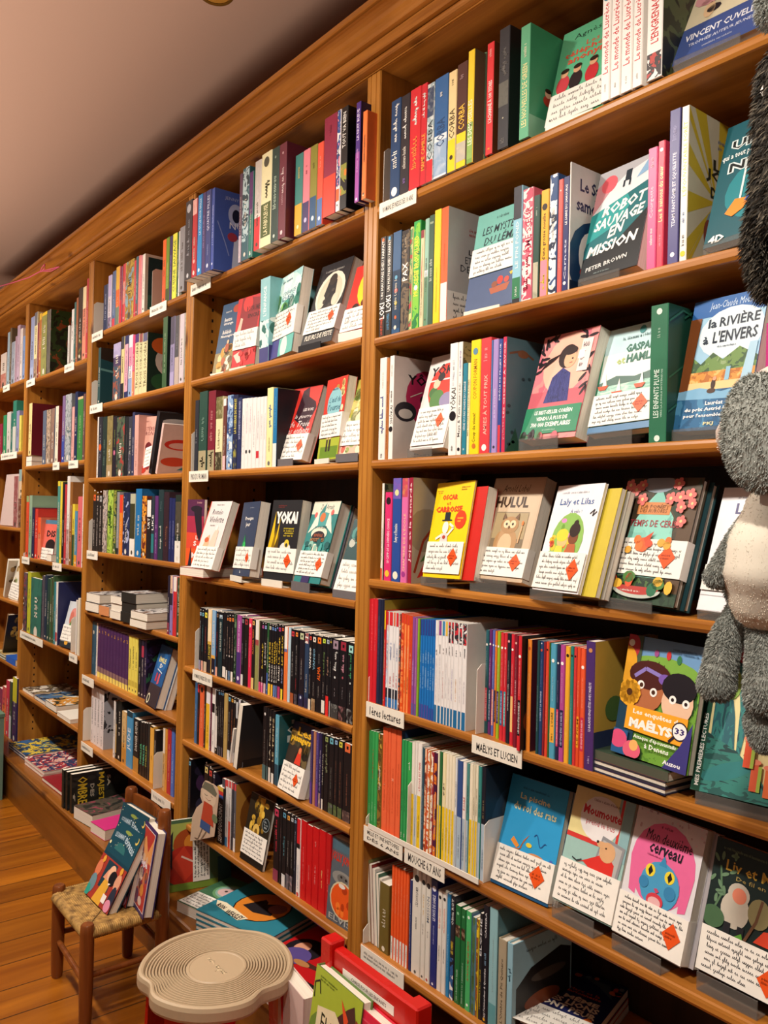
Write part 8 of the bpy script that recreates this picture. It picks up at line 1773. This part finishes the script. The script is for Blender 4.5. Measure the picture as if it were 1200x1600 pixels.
q = MB(); c0 = pt(1187, 676, -.062)-BODYINV; vs = []; NR, NS = 9, 22
for j in range(NR+1):
    ph = math.pi*j/NR
    for i in range(NS):
        th = 2*math.pi*i/NS; x = .046*math.sin(ph)*math.cos(th); z = .062*math.sin(ph)*math.sin(th); y = .016*math.cos(ph)
        vs.append(c0+Vector((x*.92+z*.12, y, z-x*.35)))
q.add(vs, [(j*NS+i, j*NS+(i+1) % NS, (j+1)*NS+(i+1) % NS, (j+1)*NS+i) for j in range(NR) for i in range(NS)], GREY[1], True)
rnd = random.Random(9)
for _ in range(6000):
    ph = math.acos(rnd.uniform(-1, 1)); th = rnd.random()*6.283; v = Vector((.046*math.sin(ph)*math.cos(th)*.92+.062*math.sin(ph)*math.sin(th)*.12, .016*math.cos(ph), .062*math.sin(ph)*math.sin(th)-.046*math.sin(ph)*math.cos(th)*.35)); nn = Vector((v.x/.046**2, v.y/.016**2, v.z/.062**2)).normalized()
    w = nn.cross(Vector((rnd.uniform(-1, 1), rnd.uniform(-1, 1), rnd.uniform(-1, 1)))).normalized()*.0008; d = (nn+Vector((rnd.uniform(-.5, .5), 0, -.5+rnd.uniform(-.4, .4)))).normalized()*.0045; b0 = c0+v*.98
    q.add([b0-w, b0+w, b0+d], [(0, 1, 2)], GREY[rnd.choice((0, 1, 1, 2))])
e_ = q.build('ear', pl); e_['label'] = 'dark grey ear'
q = MB(); a_ = [pt(*p, -.05)-BODYINV for p in ((1189, 748), (1203, 742), (1201, 792), (1187, 788))]
q.add(a_+[p+Vector((0, .0008, 0)) for p in a_], [(0, 1, 2, 3), (7, 6, 5, 4), (0, 4, 5, 1), (1, 5, 6, 2), (2, 6, 7, 3), (3, 7, 4, 0)], ink('e6e0d8')); q.build('tag', pl)
p2 = empty('plush_animal', pt(1210, 300)); BODYINV = p2.location.copy(); tag(p2, 'dark brown furry plush hanging at the right edge above the grey one', 'plush toy')
limb('limb', [(1219, 190, 0), (1210, 300, 0), (1196, 380, 0), (1205, 448, 0)], [.018, .020, .021, .014], BROWN, .012, 11, p2, 9000, .0010)
limb('body', [(1262, 120, .01), (1262, 320, .01)], [.05, .055], BROWN, .012, 12, p2, 6000, .0012)
limb('head', [(1226, -30, 0), (1216, 14, 0)], [.030, .022], GREY, .006, 13, p2, 4500, .0009)
q = MB(); a_ = [pt(*p, -.03)-BODYINV for p in ((1187, 148), (1189, 138), (1206, 112), (1212, 160))]
q.add(a_+[p+Vector((0, .0008, 0)) for p in a_], [(0, 1, 2, 3), (7, 6, 5, 4), (0, 4, 5, 1), (1, 5, 6, 2), (2, 6, 7, 3), (3, 7, 4, 0)], ink('e6e0d8')); q.build('tag', p2)
# a painted crate corner at the far left edge
q = MB(); q.box((-.34, -.285, 0), (0, 0, .365), ink('6f8f80')); q.box((-.345, -.29, .3651), (.004, .003, .38), ink('64836f')); o = q.build('display_box', None, (-2.463, -.116, 0)); tag(o, 'grey green display box at the left edge before the ledge', 'box')
settle()
